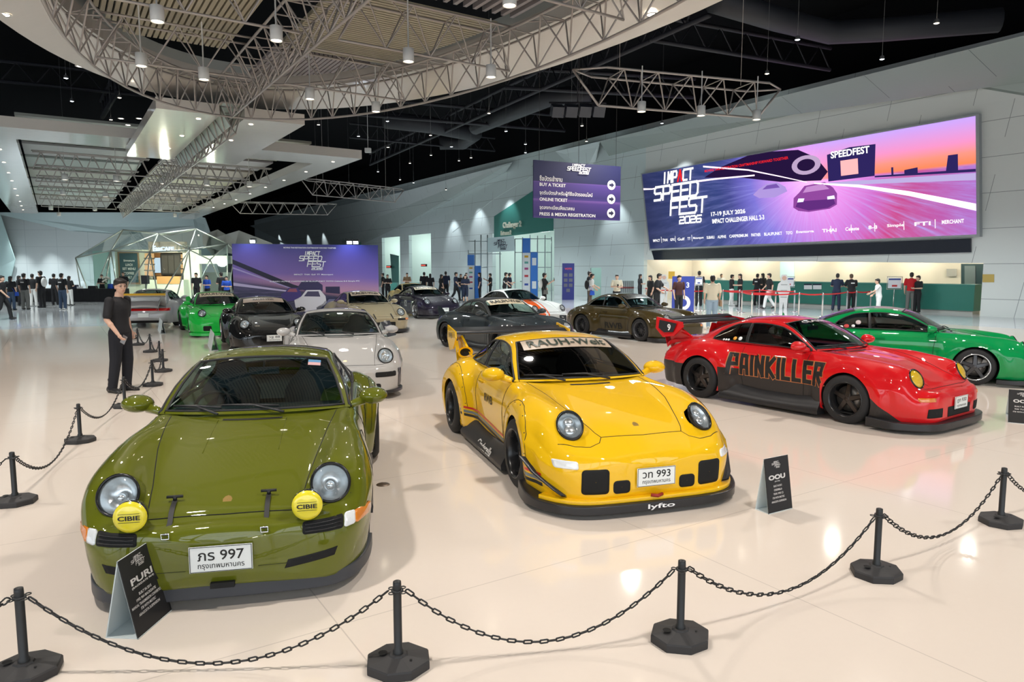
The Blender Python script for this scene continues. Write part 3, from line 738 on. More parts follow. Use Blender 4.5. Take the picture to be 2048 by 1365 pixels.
def cabin_parts(pm, root, glass, sideglass=None, targa=None, banner=None, seal=True):
    sets = {}
    m = len(CROWS[0])
    for i in range(len(SV) - 1):
        for j in range(m - 1):
            k = cell_kind(SV[i], SV[i + 1], j)
            c = (SV[i] + SV[i + 1]) / 2
            if targa and k == 'paint' and 1.0 < c and j > 6: k = 'soft_top'
            for sg in (1, -1):
                q = [CROWS[i][j], CROWS[i + 1][j], CROWS[i + 1][j + 1], CROWS[i][j + 1]]
                P = [Vector((p.x, p.y * sg, p.z)) for p in (q if sg > 0 else q[::-1])]
                name = k if k in ('paint', 'windshield', 'rear_window', 'soft_top') else (k, sg)
                if k == 'pillar': name = ('pillar', sg)
                sets.setdefault(name, []).append(P)
    def quads(L):
        mb = MB()
        for P in L: mb.add(P, [(0, 1, 2, 3)], True)
        return mb
    out = {}
    for k, L in sets.items():
        if k == 'paint': out[k] = L; continue
        nm = k if isinstance(k, str) else k[0]
        mm = {'windshield': glass, 'rear_window': sideglass or glass, 'side_window': sideglass or glass, 'quarter_window': sideglass or glass, 'soft_top': targa, 'pillar': M_plas}[nm]
        nm = {'pillar': 'door_pillar'}.get(nm, nm)
        if banner is not None and nm == 'windshield':
            pass
        o = quads(L).obj(nm, mm, root)
        if seal and nm not in ('soft_top', 'door_pillar'):
            # rubber seal round the pane: boundary edges
            es = {}
            key = lambda p: (round(p.x, 4), round(p.y, 4), round(p.z, 4))
            for P in L:
                for a, b in zip(P, P[1:] + P[:1]):
                    e = tuple(sorted((key(a), key(b)))); es[e] = es.get(e, 0) + 1
            adj = {}
            for (a, b), c in es.items():
                if c == 1 and a != b: adj.setdefault(a, []).append(b); adj.setdefault(b, []).append(a)
            if adj:
                st = next(iter(adj)); path = [st]; prev = None
                while True:
                    nx = [x for x in adj[path[-1]] if x != prev]
                    if not nx or (nx[0] == st and len(path) > 2): break
                    prev = path[-1]; path.append(nx[0])
                    if len(path) > 400: break
                MB().tube(path, .011, 6, closed=True).obj('window_seal', M_rub, o, fix=False)
    return out['paint']

def make_wheel(style, root, x, y, mats, name='wheel'):
    sg = 1 if y > 0 else -1
    w = .125
    mb = MB(); prof = [(.215, -w), (.27, -w - .004), (.30, -w + .015), (.312, -w + .04), (.314, 0), (.312, w - .04), (.30, w - .015), (.27, w + .004), (.222, w)]
    mb.lathe(prof, (0, 0, 0), 'Y', 48)
    t = mb.obj(name, M_tyre, root); t.location = (x, y - sg * w, WZ)
    rimm, lipm = mats
    r = MB(); r.lathe([(.226, sg * w), (.222, sg * (w + .006)), (.214, sg * (w + .004)), (.200, sg * (w - .03)), (.192, sg * (w - .075)), (.188, sg * (-w))], (0, 0, 0), 'Y', 48)
    r.obj('rim', lipm, t)
    s = MB(); dy = sg * (w - .07); n = {'five': 5, 'multi': 12, 'mesh': 10, 'phone': 5}.get(style, 5)
    for k in range(n):
        a = 2 * PI * k / n + .3; ca, sa = math.cos(a), math.sin(a)
        ww = {5: .034, 12: .011, 10: .015}[n]
        pr = [(.03, .045, ww * 1.15), (.11, .028, ww), (.193, .012, ww * .85)]
        P = []
        for (rad, off, hw) in pr:
            yo = dy + sg * (off - .045)
            ring = []
            for (u, v) in ((-1, 0), (-.7, 1), (.7, 1), (1, 0), (.8, -1), (-.8, -1)):
                px = rad * ca - u * hw * sa; pz = rad * sa + u * hw * ca
                ring.append((px, yo + sg * v * .014, pz))
            P.append(ring)
        s.grid(P, close=True, smooth=False)
    s.lathe([(.0, dy + sg * .012), (.032, dy + sg * .012), (.042, dy), (.062, dy - sg * .004), (.066, dy - sg * .03)], (0, 0, 0), 'Y', 20)
    s.obj('wheel_spokes', rimm, t)
    b = MB(); b.lathe([(.05, -sg * .0), (.165, -sg * .0), (.165, -sg * .02), (.05, -sg * .02)], (0, sg * .01, 0), 'Y', 32)
    b.box((.13, sg * .0, .06), (.07, .06, .12), (0, .4, 0)); b.obj('brake_disc', mat('brake_steel', (.18, .17, .16), .4, .8), t)
    return t

PAINTS = {}
def paint(name, color, metal=0., rough=.28, coat=1.):
    m = mat('paint_' + name, color, .5, metal, coat, spec=.08)
    return m
BCACHE = {}
class Car:
    def __init__(s, kind, pm, label, X, Y, ang, ff=.05, rf=.09, name='sports_car', glass=None, side=None, wheels=('five', None, None),
                 targa=None, hl='clear', detail=2, group=None, facelow=0.):
        s.root = R_ = empty(name, label, 'car', (X, Y, facelow), ang, group)
        s.kind = kind; s.pm = pm; s.ff = ff; s.rf = rf; s.detail = detail
        glass = glass or G_wind
        a, P, vs, fs = make_body(kind, ff, rf); s.a = a; s.P = P
        s.bvh = BVHTree.FromPolygons([Vector(v) for v in vs], fs)
        mb = MB(); mb.add(vs, fs, True)
        pl = cabin_parts(pm, R_, glass, side or glass, targa)
        # painted cabin skin belongs to the body shell
        for Q in pl: mb.add(Q, [(0, 1, 2, 3)], True)
        s.body = mb.obj('body_shell', pm, R_)
        s.wheel_wells(); s.interior(); s.lamps(hl)
        wy_f = .85 + ff - .012; wy_r = .86 + rf - .012
        st, rim, lip = wheels; rim = rim or mat('black_rim', (.015, .015, .016), .25); lip = lip or rim
        for x, y in ((FX, wy_f), (FX, -wy_f), (RX, wy_r), (RX, -wy_r)): make_wheel(st, R_, x, y, (rim, lip))
        s.mirrors(pm); s.wipers(); s.panel_lines()
    # --- projections on to the body
    def top(s, x, y): 
        h = s.bvh.ray_cast(Vector((x, y, 2)), Vector((0, 0, -1))); return (h[0], h[1]) if h[0] else (Vector((x, y, .8)), Vector((0, 0, 1)))
    def sidep(s, x, z, sg):
        h = s.bvh.ray_cast(Vector((x, sg * 2, z)), Vector((0, -sg, 0))); 
        if h[0] is None or h[0].y * sg < .4: return Vector((x, sg * .84, z)), Vector((0, sg, 0))
        n = h[1] if h[1].y * sg > 0 else -h[1]; return h[0], n
    def front(s, y, z, d=1):
        h = s.bvh.ray_cast(Vector((3 * d, y, z)), Vector((-d, 0, 0)))
        if h[0] is None: return Vector((2.0 * d, y, z)), Vector((d, 0, 0))
        n = h[1] if h[1].x * d > 0 else -h[1]; return h[0], n
    def wheel_wells(s):
        for cx, w in ((FX, .85 + s.ff), (RX, .86 + s.rf)):
            for sg in (1, -1):
                mb = MB(); ring = [(cx + RW * math.cos(2 * PI * k / 40), WZ + RW * math.sin(2 * PI * k / 40)) for k in range(41)]
                mb.grid([[(px, sg * y, max(pz, .13)) for px, pz in ring] for y in (.45, w - .05)])
                mb.add([(px, sg * .45, max(pz, .13)) for px, pz in ring], [tuple(range(41))], False)
                mb.obj('wheel_housing', M_well, s.root, fix=False)
                mb = MB(); pts = []
                for k in range(33):
                    th = math.radians(-22 + 224 * k / 32); x = cx + (RW + .004) * math.cos(th); z = WZ + (RW + .004) * math.sin(th)
                    if z < .15: continue
                    p, n = s.sidep(cx + (RW + .012) * math.cos(th), WZ + (RW + .012) * math.sin(th), sg)
                    pts.append((x, p.y - sg * .008, z))
                mb.tube(pts, .010, 6); mb.obj('arch_lip', s.pm, s.root, fix=False)
    def interior(s):
        mb = MB(); Z = .34
        x0, x1, x2 = .60, -.75, -1.36; y = .66
        mb.smooth = False
        V = [(x0, -y, .855), (x0, y, .855), (.45, y - .03, Z), (.45, -y + .03, Z), (x1, y - .03, Z), (x1, -y + .03, Z), (x1 - .1, y - .05, .70), (x1 - .1, -y + .05, .70), (x2, y - .12, .86), (x2, -y + .12, .86)]
        mb.add(V, [(0, 1, 2, 3), (3, 2, 4, 5), (5, 4, 6, 7), (7, 6, 8, 9)])
        for sg in (1, -1):
            mb.add([(x0, sg * y, .88), (.45, sg * (y - .03), Z), (x1, sg * (y - .03), Z), (x1 - .1, sg * (y - .05), .7), (x2, sg * (y - .12), .88), (-.3, sg * (y + .04), .88)], [(0, 1, 2, 3, 4, 5)])
        it = mb.obj('cabin_interior', M_int, s.root, fix=False)
        # dashboard
        d = MB(); P = []
        for yy in np.linspace(-.62, .62, 9):
            P.append([(.62, yy, .865), (.50, yy, .885 + .01 * math.cos(yy * 5)), (.34, yy, .875), (.27, yy, .83), (.29, yy, .72), (.36, yy, .60)])
        d.grid(P); d.obj('dashboard', mat('dash', (.03, .03, .032), .55), it, fix=False)
        # steering wheel on the right (driver) side
        w = MB(); c = Vector((.16, -.36, .80)); M = Matrix.Rotation(math.radians(-65), 3, 'Y')
        w.tube([c + M @ Vector((.18 * math.cos(t), .18 * math.sin(t), 0)) for t in np.linspace(0, 2 * PI, 25)[:-1]], .015, 8, closed=True)
        for t in (0, 2.1, 4.2): w.tube([c, c + M @ Vector((.18 * math.cos(t + .52), .18 * math.sin(t + .52), 0))], .012, 6)
        w.tube([c, c + M @ Vector((0, 0, .28))], .03, 8); w.obj('steering_wheel', M_rub, it, fix=False)
        # bucket seats
        sm = mat('seat_cloth', (.035, .037, .045), .45)
        for yy in (-.36, .36):
            q = MB(); P = []
            prof = [(.08, .50, .22, .05), (-.05, .49, .25, .09), (-.22, .47, .25, .09), (-.32, .52, .25, .10), (-.38, .70, .25, .09), (-.43, .86, .25, .06), (-.46, .95, .20, .04), (-.47, 1.02, .13, .03), (-.48, 1.10, .11, .015), (-.485, 1.13, .05, .0)]
            for (xx, z, hw, wing) in prof:
                up = z > .55
                P.append([(xx + (wing if up else 0) * abs(u) ** 2.5, yy + hw * u, z + (0 if up else wing * abs(u) ** 2.5)) for u in np.linspace(-1, 1, 9)])
            q.grid(P)
            P2 = [[(p[0] - (.07 if r[4][2] > .55 else .0), p[1], p[2] - (.0 if r[4][2] > .55 else .10)) for p in r] for r in P]
            q.grid(P2); e = [P, P2]
            for j in (0, 8): q.grid([[r[j] for r in P], [r[j] for r in P2]])
            q.obj('seat', sm, it, fix=False)
        b = MB(); b.box((.12, 0, 1.11), (.02, .24, .06)); b.tube([(.12, 0, 1.13), (.06, 0, 1.19)], .008, 6)
        b.obj('rear_view_mirror', M_plas, it)
    def lamps(s, hl):
        k = s.kind
        cx, cy, cz, tilt = (1.845, .60, .635, 27) if k == '964' else (1.764, .606, .677, 45)
        ry, rz = (.108, .112) if k == '964' else (.098, .125)
        for sg in (1, -1):
            c = Vector((cx, sg * cy, cz)); n = Vector((math.cos(math.radians(tilt)), sg * .10, math.sin(math.radians(tilt)))).normalized()
            if k == '993': n = Vector((math.cos(math.radians(tilt)), sg * .25, math.sin(math.radians(tilt)))).normalized()
            u = Vector((0, 1, 0)); u = (u - n * u.dot(n)).normalized(); v = n.cross(u)
            M = Matrix((u, v, n)).transposed()
            if k == '964':   # painted pod behind the lamp
                pod = MB()
                prof = [(1.13, .012), (1.17, -.01), (1.16, -.06), (1.08, -.16), (.95, -.26)]
                P = [[c + M @ Vector((ry * f * math.cos(t), rz * f * math.sin(t), z)) - Vector((max(0, -z - .06) * .3, 0, max(0, -z - .05) * .1)) for t in np.linspace(0, 2 * PI, 33)[:-1]] for f, z in prof]
                pod.grid(P, close=True); pod.obj('lamp_pod', s.pm, s.root)
            b = MB()
            P = [[c + M @ Vector((ry * f * math.cos(t), rz * f * math.sin(t), z)) for t in np.linspace(0, 2 * PI, 33)[:-1]] for f, z in ((1.14, -.012), (1.14, .014), (1.06, .022), (1.0, .016), (.98, -.01), (.8, -.05), (.5, -.075), (.12, -.085), (.1, -.02), (.0, -.015))]
            b.cur = 0; b.grid(P[:5], close=True); b.cur = 1; b.grid(P[4:], close=True)
            if k == '964': b.cur = 1; b.sphere(c + M @ Vector((0, -.01, -.045)), (.030, .030, .03), 14, 8, M)
            if k == '993':
                b.cur = 1
                for (uu, vv, rr) in ((0, .045, .045), (-.01, -.035, .05)):
                    b.sphere(c + M @ Vector((uu, vv, -.02)), (rr, rr, rr * .5), 14, 8, M)
            h = b.obj('headlight', [mat('lamp_ring', (.03, .03, .03), .2, .6) if hl != 'paint' else s.pm, M_refl], s.root, fix=False)
            l = MB(); L = 8
            P = [[c + M @ Vector((ry * math.sin(f) * math.cos(t), rz * math.sin(f) * math.sin(t), .004 + .030 * math.cos(f))) for t in np.linspace(0, 2 * PI, 33)[:-1]] for f in np.linspace(PI / 2, .02, 7)]
            l.grid(P, close=True)
            if k == '964':
                for u_ in np.linspace(-.8, .8, 13): hh = math.sqrt(1 - u_ * u_) * .9; l.tube([c + M @ Vector((ry * u_, rz * hh * q_, .004 + .030 * math.sqrt(max(0, 1 - u_ * u_ - (hh * q_) ** 2)))) for q_ in (-1, -.5, 0, .5, 1)], .0012, 4)
            l.obj('lens', {'clear': G_lens, 'yellow': G_yel, 'paint': G_lens}[hl], h, fix=False)
    def mirrors(s, pm):
        for sg in (1, -1):
            mb = MB(); c = Vector((.47, sg * .885, .925))
            R = [[c + Vector((.055 * a_, sg * .0, 0)) + Vector((0, sg * .115 * math.cos(t) * b_, .068 * math.sin(t) * b_ + .012 * math.cos(t) * sg * 0)) for t in np.linspace(0, 2 * PI, 21)[:-1]] for a_, b_ in ((-1, .0), (-1, .92), (-.8, 1), (0, .98), (.8, .8), (1.4, .5), (1.7, .0))]
            mb.cur = 0; mb.grid(R, close=True)
            mb.tube([c + Vector((.0, -sg * .08, -.03)), Vector((.50, sg * .72, .87)), Vector((.50, sg * .69, .85))], [.04, .03, .035], 10)
            mb.obj('door_mirror', pm, s.root, fix=False)
    def wipers(s):
        for (y0, y1) in ((.22, -.22), (-.25, -.60)):
            mb = MB()
            base = s.cab(.0, y0) + Vector((.05, 0, .012)); mid = s.cab(.06, (y0 + y1) / 2) + Vector((.0, 0, .03)); tip = s.cab(.09, y1) + Vector((0, 0, .02))
            mb.tube([base, mid, tip], [.010, .008, .006], 6)
            a = s.cab(.07, y0 * .4 + y1 * .6 + .22) + Vector((0, 0, .012)); b = s.cab(.10, y1 - .02 if y1 > -.5 else y1) + Vector((0, 0, .012)); mb.tube([a, (a + b) / 2 + Vector((.02, 0, .012)), b], .008, 6)
            mb.obj('wiper', M_plas, s.root, fix=False)
    def cab(s, sv, y):      # point on the top surface of the cabin at station sv and lateral y
        S0 = [c[0] for c in CAB]; g = lambda w, c: float(pchip(S0, [k[w][c] for k in CAB], [sv])[0])
        R = Vector((g(2, 0), g(2, 1), g(2, 2))); C = Vector((g(3, 0), 0, g(3, 2)))
        t = max(0, 1 - abs(y) / R.y)
        return Vector((R.x + (C.x - R.x) * (1 - (1 - t) ** 2), y, R.z + (C.z - R.z) * (1 - (1 - t) ** 2.1)))
    def drape_line(s, pts, how, r=.0032, mb=None):
        out = []
        for (a, b), (c, d) in zip(pts[:-1], pts[1:]):
            n = max(1, int(math.hypot(c - a, d - b) / .04))
            for k in range(n): out.append((a + (c - a) * k / n, b + (d - b) * k / n))
        out.append(pts[-1]); P = []
        for p in out:
            q, n = {'top': lambda: s.top(*p), 'L': lambda: s.sidep(p[0], p[1], 1), 'R': lambda: s.sidep(p[0], p[1], -1), 'F': lambda: s.front(*p), 'B': lambda: s.front(p[0], p[1], -1)}[how]()
            P.append(q + n * .0006)
        mb.tube(P, r, 6)
    def panel_lines(s):
        mb = MB(); r = .0034
        he = (.44, .505) if s.kind == '964' else (.40, .50)
        if s.kind == '964':
            for sg in (1, -1): s.drape_line([(.64, sg * .60), (.9, sg * .575), (1.3, sg * .525), (1.7, sg * .455), (1.90, sg * .43), (1.955, sg * .425)], 'top', r, mb)
            s.drape_line([(1.955, -.425), (1.962, 0), (1.955, .425)], 'top', r, mb)
            for sg in (1, -1): s.drape_line([(1.955, sg * .425), (1.93, sg * .55), (1.86, sg * .72)], 'top', r, mb)
        else:
            for sg in (1, -1): s.drape_line([(.64, sg * .60), (.9, sg * .585), (1.3, sg * .53), (1.65, sg * .44), (1.80, sg * .40), (1.86, sg * .37)], 'top', r, mb)
            s.drape_line([(1.86, -.37), (1.885, 0), (1.86, .37)], 'top', r, mb)
            for sg in (1, -1): s.drape_line([(1.86, sg * .37), (1.92, sg * .41), (1.945, sg * .50), (1.92, sg * .62), (1.84, sg * .74)], 'top', r, mb)
        for h in ('L', 'R'):
            s.drape_line([(.56, .84), (.52, .60), (.50, .20)], h, r, mb); s.drape_line([(-.47, .86), (-.50, .55), (-.44, .20)], h, r, mb); s.drape_line([(.50, .20), (-.44, .20)], h, r, mb)
            sg = 1 if h == 'L' else -1
            for cx, R2 in ((FX, .475), (RX, .525)):
                s.drape_line([(cx + R2 * math.cos(t), WZ + R2 * math.sin(t)) for t in np.linspace(.15, PI - .1, 14)], h, r * .9, mb) if s.detail > 1 else None
        mb.obj('panel_gap', M_gap, s.root, fix=False)
        if s.detail > 0:
            for sg in (1, -1):
                d = MB(); p, n = s.sidep(-.30, .74, sg); d.box(p + Vector((0, sg * .018, 0)), (.16, .02, .022)); d.box(p + Vector((-.07, sg * .008, 0)), (.02, .03, .02)); d.box(p + Vector((.07, sg * .008, 0)), (.02, .03, .02))
                d.obj('door_handle', s.pm, s.root)
        v = MB(); P = []
        for y in np.linspace(-.21, .21, 9):
            P.append([s.top(x, y)[0] + Vector((0, 0, .0022)) for x in (.80 - .5 * y * y, .835 - .5 * y * y)])
        v.grid(P); v.obj('cowl_vent', M_gap, s.root, fix=False)
    # --- helpers for draped patches
    def patch(s, name, poly, how, m, off=.004, parent=None, thick=0.012, res=.05, sub=None):
        """poly: outline in the projection plane; how: F (y,z), B, L/R (x,z), top (x,y)"""
        cx = sum(p[0] for p in poly) / len(poly); cy = sum(p[1] for p in poly) / len(poly)
        K = 4; rings = []
        dense = []
        for a, b in zip(poly, poly[1:] + poly[:1]):
            n = max(1, int(math.hypot(b[0] - a[0], b[1] - a[1]) / res))
            dense += [(a[0] + (b[0] - a[0]) * k / n, a[1] + (b[1] - a[1]) * k / n) for k in range(n)]
        fn = s.fn(how)
        for k in range(K + 1):
            f = 1 - k / K * .98
            rings.append([fn(cx + (p[0] - cx) * f, cy + (p[1] - cy) * f, off) for p in dense])
        edge = [fn(p[0], p[1], -.004) for p in dense]
        mb = MB(); mb.grid([edge] + rings, close=True)
        return mb.obj(name, m, parent or s.root, fix=False)
    def fn(s, how):
        def f(a, b, off=.003):
            q, n = {'top': lambda: s.top(a, b), 'L': lambda: s.sidep(a, b, 1), 'R': lambda: s.sidep(a, b, -1), 'F': lambda: s.front(a, b), 'B': lambda: s.front(a, b, -1)}[how]()
            return q + n * off
        return f
    def text(s, body, how, cx, cz, width, height, m, off=.004, name='lettering', bold=.0, shear=0., rot=0., parent=None, cabin=None, me=None, grow=0.):
        me = me or text_mesh(body, 1., bold, width=width, height=height, shear=shear)
        bm = bmesh.new(); bm.from_mesh(me)
        bmesh.ops.triangulate(bm, faces=bm.faces)
        for _ in range(2):
            L = [e for e in bm.edges if e.calc_length() > .08]
            if not L: break
            bmesh.ops.subdivide_edges(bm, edges=L, cuts=1)
        bmesh.ops.triangulate(bm, faces=bm.faces)
        fn = s.fn(how) if cabin is None else None
        ca, sa = math.cos(rot), math.sin(rot)
        for v in bm.verts:
            x, y = v.co.x * ca - v.co.y * sa, v.co.x * sa + v.co.y * ca
            if cabin is not None:        # on the windscreen: x across (seen from the front), y up
                v.co = cabin(x, y)
            elif how == 'F': v.co = fn(cx + x, cz + y, off)
            elif how == 'B': v.co = fn(cx - x, cz + y, off)
            elif how == 'R': v.co = fn(cx + x, cz + y, off)
            elif how == 'L': v.co = fn(cx - x, cz + y, off)
            elif how == 'top': v.co = fn(cx - y, cz + x, off)
        bm.to_mesh(me); bm.free()
        me.materials.append(m); o = D.objects.new(name, me); COL.objects.link(o); o.parent = parent or s.root
        return o
    def banner(s, m, txt, tm, z0=.80, z1=.985, width=.74, h=.07):
        """sun strip across the top of the windscreen with lettering"""
        P = []
        for k in range(17):
            u = -1 + 2 * k / 16; P.append([s.cab(sv, u * .475 * (1 + (z1 - sv) * .12)) + Vector((.006, 0, .006)) for sv in np.linspace(z1, z0, 7)])
        mb = MB(); mb.grid(P); b = mb.obj('sun_strip', m, s.root, fix=False)
        zc = (z0 + z1) / 2
        if txt: s.text(txt, 'F', 0, 0, width, h, tm, parent=b, bold=.016, cabin=lambda x, y: s.cab(zc + y * 1.9 + 0.0, x) + Vector((.013, 0, .013)))
        return b
    def plate(s, top, bottom, d=1, z=.32, y=0., x=None, tiltz=0, m=None):
        q, n = s.front(y, z, d); xx = x or (q.x + d * .018)
        mb = MB(); mb.box((xx, y, z), (.008, .34, .15)); p = mb.obj('license_plate', m or M_plate, s.root)
        f = MB()
        for (a, b, c, e) in ((0, .072, .33, .003), (0, -.072, .33, .003)): f.box((xx + d * .005, y + a, z + b), (.002, c, e))
        for a in (-.165, .165): f.box((xx + d * .005, y + a, z), (.002, .003, .145))
        f.obj('plate_rim', M_ink, p)
        def put(txt, w, h, zz, bold):
            me = text_mesh(txt, 1., bold, width=w, height=h)
            for v in me.vertices: v.co = (xx + d * .0048, y + v.co.x * d, z + zz + v.co.y)
            me.materials.append(M_ink); o = D.objects.new('lettering', me); COL.objects.link(o); o.parent = p
        if top: put(top, .25, .06, .022, .012)
        if bottom: put(bottom, .25, .035, -.045, .008)
        return p
    def outline(s, xe=1.45):
        xs = np.unique(np.concatenate([np.linspace(xe, 1.95, 12), 2.10 - .15 * (1 - np.sin(np.linspace(0, PI / 2, 12)))]))
        w = pchip(WX, WY, xs) + s.ff * .8 * np.clip((xs - 1.45) / .2, 0, 1) * np.clip((2.06 - xs) / .3, 0, 1)
        L = [(float(x), float(y)) for x, y in zip(xs, w)]
        L = L[:-1] + [(2.10, 0.)] + [(x, -y) for x, y in L[:-1][::-1]]
        # even spacing
        P = [L[0]]
        for p in L[1:]:
            while math.hypot(p[0] - P[-1][0], p[1] - P[-1][1]) > .06:
                d = math.hypot(p[0] - P[-1][0], p[1] - P[-1][1]); P.append((P[-1][0] + (p[0] - P[-1][0]) * .05 / d, P[-1][1] + (p[1] - P[-1][1]) * .05 / d))
        P.append(L[-1]); n = len(P)
        return P
    def lip(s, m, z0=.045, z1=.125, out=.05, name='front_lip', xe=1.45, back=.06, rise=0., top=None):
        P = s.outline(xe); n = len(P); sec = []
        for i, p in enumerate(P):
            a, b = P[max(0, i - 2)], P[min(n - 1, i + 2)]; t = Vector((b[0] - a[0], b[1] - a[1])).normalized(); nn = Vector((-t.y, t.x))
            if nn.dot(Vector((p[0] - 1.2, p[1]))) < 0: nn = -nn
            q = Vector(p); o = q + nn * out; o2 = q + nn * (out - .012); c = q - nn * back
            r = rise * smooth((1.85 - p[0]) / .35)
            e = q + nn * (out - .004); sec.append([(c.x, c.y, z0), (e.x - nn.x * .01, e.y - nn.y * .01, z0), (e.x, e.y, z0), (o.x, o.y, z0 + .004), (o.x, o.y, z0 + .012), (o.x, o.y, z1 - .010 + r), (o.x, o.y, z1 - .004 + r), (e.x, e.y, z1 + r), (e.x - nn.x * .01, e.y - nn.y * .01, z1 + r), (c.x, c.y, (top or z1 + .002) + r)])
        mb = MB(); mb.grid(sec); mb.add(sec[0], [tuple(range(10))], False); mb.add(sec[-1], [tuple(range(10))], False)
        return mb.obj(name, m, s.root, fix=False)
    def skirts(s, m, out=.06, z0=.05, z1=.20, top=None):
        for sg in (1, -1):
            mb = MB(); P = []
            for k in range(13):
                t = k / 12; x = .78 - 1.56 * t; o = out * (1 + .25 * t)
                yb = .80
                hh = z1 + .06 * max(0, t - .6) / .4 + .04 * max(0, .25 - t) / .25
                P.append([(x, sg * (yb - .08), z0), (x, sg * (yb + o), z0), (x, sg * (yb + o + .005), z0 + .05), (x, sg * (yb + .018), hh), (x, sg * (yb - .02), hh + .01)])
            mb.grid(P); mb.add(P[0], [(0, 1, 2, 3, 4)], False); mb.add(P[-1], [(0, 1, 2, 3, 4)], False)
            mb.obj('side_skirt', m, s.root, fix=False)
    def crest(s, y=0., x=None):
        p, n = s.top(x or (1.86 if s.kind == '964' else 1.74), 0)
        M = Matrix((Vector((0, 1, 0)), n.cross(Vector((0, 1, 0))) * -1, n)).transposed()
        mb = MB(); pts = [(-.024, .028), (.024, .028), (.027, .0), (.016, -.024), (0, -.034), (-.016, -.024), (-.027, 0)]
        mb.poly([p + n * .006 + M @ Vector((a, -b, 0)) for a, b in pts], .006, n)
        c = mb.obj('hood_crest', mat('crest_gold', (.55, .36, .12), .3, .7), s.root)
        mb = MB()
        for (a, b) in ((-.011, .010), (.011, -.010)): mb.box(p + n * .0072 + M @ Vector((a, -b, 0)), (.016, .016, .001), M)
        mb.obj('crest_quarter', mat('crest_red', (.35, .03, .02), .4), c)
    def rivets(s):
        for sg in (1, -1):
            for cx, R2 in ((FX, .455), (RX, .505)):
                mb = MB()
                for t in np.linspace(.25, PI - .2, 8):
                    p, n = s.sidep(cx + R2 * math.cos(t), WZ + R2 * math.sin(t), sg); mb.sphere(p, .006, 6, 4)
                mb.obj('flare_bolts', M_plas, s.root, fix=False)
def rrect(a, b, c, d, r=.02, n=3):
    out = []
    for (x, y, t0) in ((c - r, d - r, 0), (a + r, d - r, 90), (a + r, b + r, 180), (c - r, b + r, 270)):
        for k in range(n + 1): t = math.radians(t0 + 90 * k / n); out.append((x + r * math.cos(t), y + r * math.sin(t)))
    return out

# ================================================================ the cars on show
CARS = {}
K_WHEEL = mat('black_rim', (.015, .015, .016), .25); K_GUN = mat('gunmetal_rim', (.06, .05, .045), .3, .7); K_SIL = mat('polished_lip', (.7, .7, .7), .14, 1.); K_GREY = mat('grey_rim', (.08, .08, .085), .35, .5)
B_CREAM = mat('strip_cream', (.72, .62, .44), .45); B_TAN = mat('strip_tan', (.42, .33, .25), .45); B_BROWN = mat('strip_brown', (.25, .2, .16), .45)
M_SEM = mat('satin_black', (.02, .02, .022), .32)
def slot(c, pts, name='bumper_slot', m=None, how='F'):
    return c.patch(name, pts, how, m or M_gap, .004)
def whale(c, m, me, z=1.14, x=-2.0, w=1.72, chord=.34, endm=None, blade=None, gurney=True):
    """high rear wing on end plates, standing on the engine lid"""
    mb = MB(); P = []
    for y in np.linspace(-w / 2, w / 2, 11):
        P.append([(x + chord / 2, y, z), (x + chord * .2, y, z + .035), (x - chord * .3, y, z + .03), (x - chord / 2, y, z + .055), (x - chord / 2, y, z + .045), (x - chord * .2, y, z + .0), (x + chord * .3, y, z - .015)])
    mb.grid(P, close=True); mb.add(P[0], [tuple(range(7))], False); mb.add(P[-1], [tuple(range(7))], False)
    wg = mb.obj('rear_wing', blade or m, c.root, fix=False)
    for sg in (1, -1):
        e = MB(); y = sg * (w / 2 + .012)
        pts = [(x + chord * .65, y, z + .03), (x - chord * .7, y, z + .085), (x - chord * .75, y, z - .10), (x - chord * .35, y, z - .24), (x + chord * .25, y, z - .20), (x + chord * .7, y, z - .05)]
        e.poly([Vector(p) for p in pts], .018, Vector((0, sg, 0))); ep = e.obj('end_plate', me, wg)
    return wg
def deck_spoiler(c, m, up=.10, x0=-1.45, x1=-2.12, w=.62, grille=True):
    """raised tail spoiler growing out of the engine lid"""
    mb = MB(); P = []
    for t in np.linspace(0, 1, 9):
        x = x0 + (x1 - x0) * t; row = []
        for u in np.linspace(-1, 1, 13):
            p, n = c.top(x, u * w * (1 + .1 * t)); z = p.z + .004 + up * t ** 1.6 * (1 - .35 * abs(u) ** 4) + (.16 * t * t)
            row.append((x - .05 * t * (1 - u * u), p.y, z))
        P.append(row)
    Q = [[(p[0] + .02 * k / 8, p[1], p[2] - .02 - .05 * k / 8) for p in r] for k, r in enumerate(P)]
    mb.grid(P); mb.grid(Q); mb.grid([P[-1], Q[-1]]); mb.grid([[r[0] for r in P], [r[0] for r in Q]]); mb.grid([[r[-1] for r in P], [r[-1] for r in Q]]); mb.grid([P[0], Q[0]])
    return mb.obj('tail_spoiler', m, c.root, fix=False)
def tail(c, mred=None, dark=None, plate=None):
    for sg in (1, -1): c.patch('tail_light', rrect(sg * .62 - .17, .555, sg * .62 + .17, .645, .02), 'B', mred or M_redlens, .006)
    c.patch('reflector_strip', rrect(-.44, .56, .44, .64, .01), 'B', mred or M_redlens, .005)

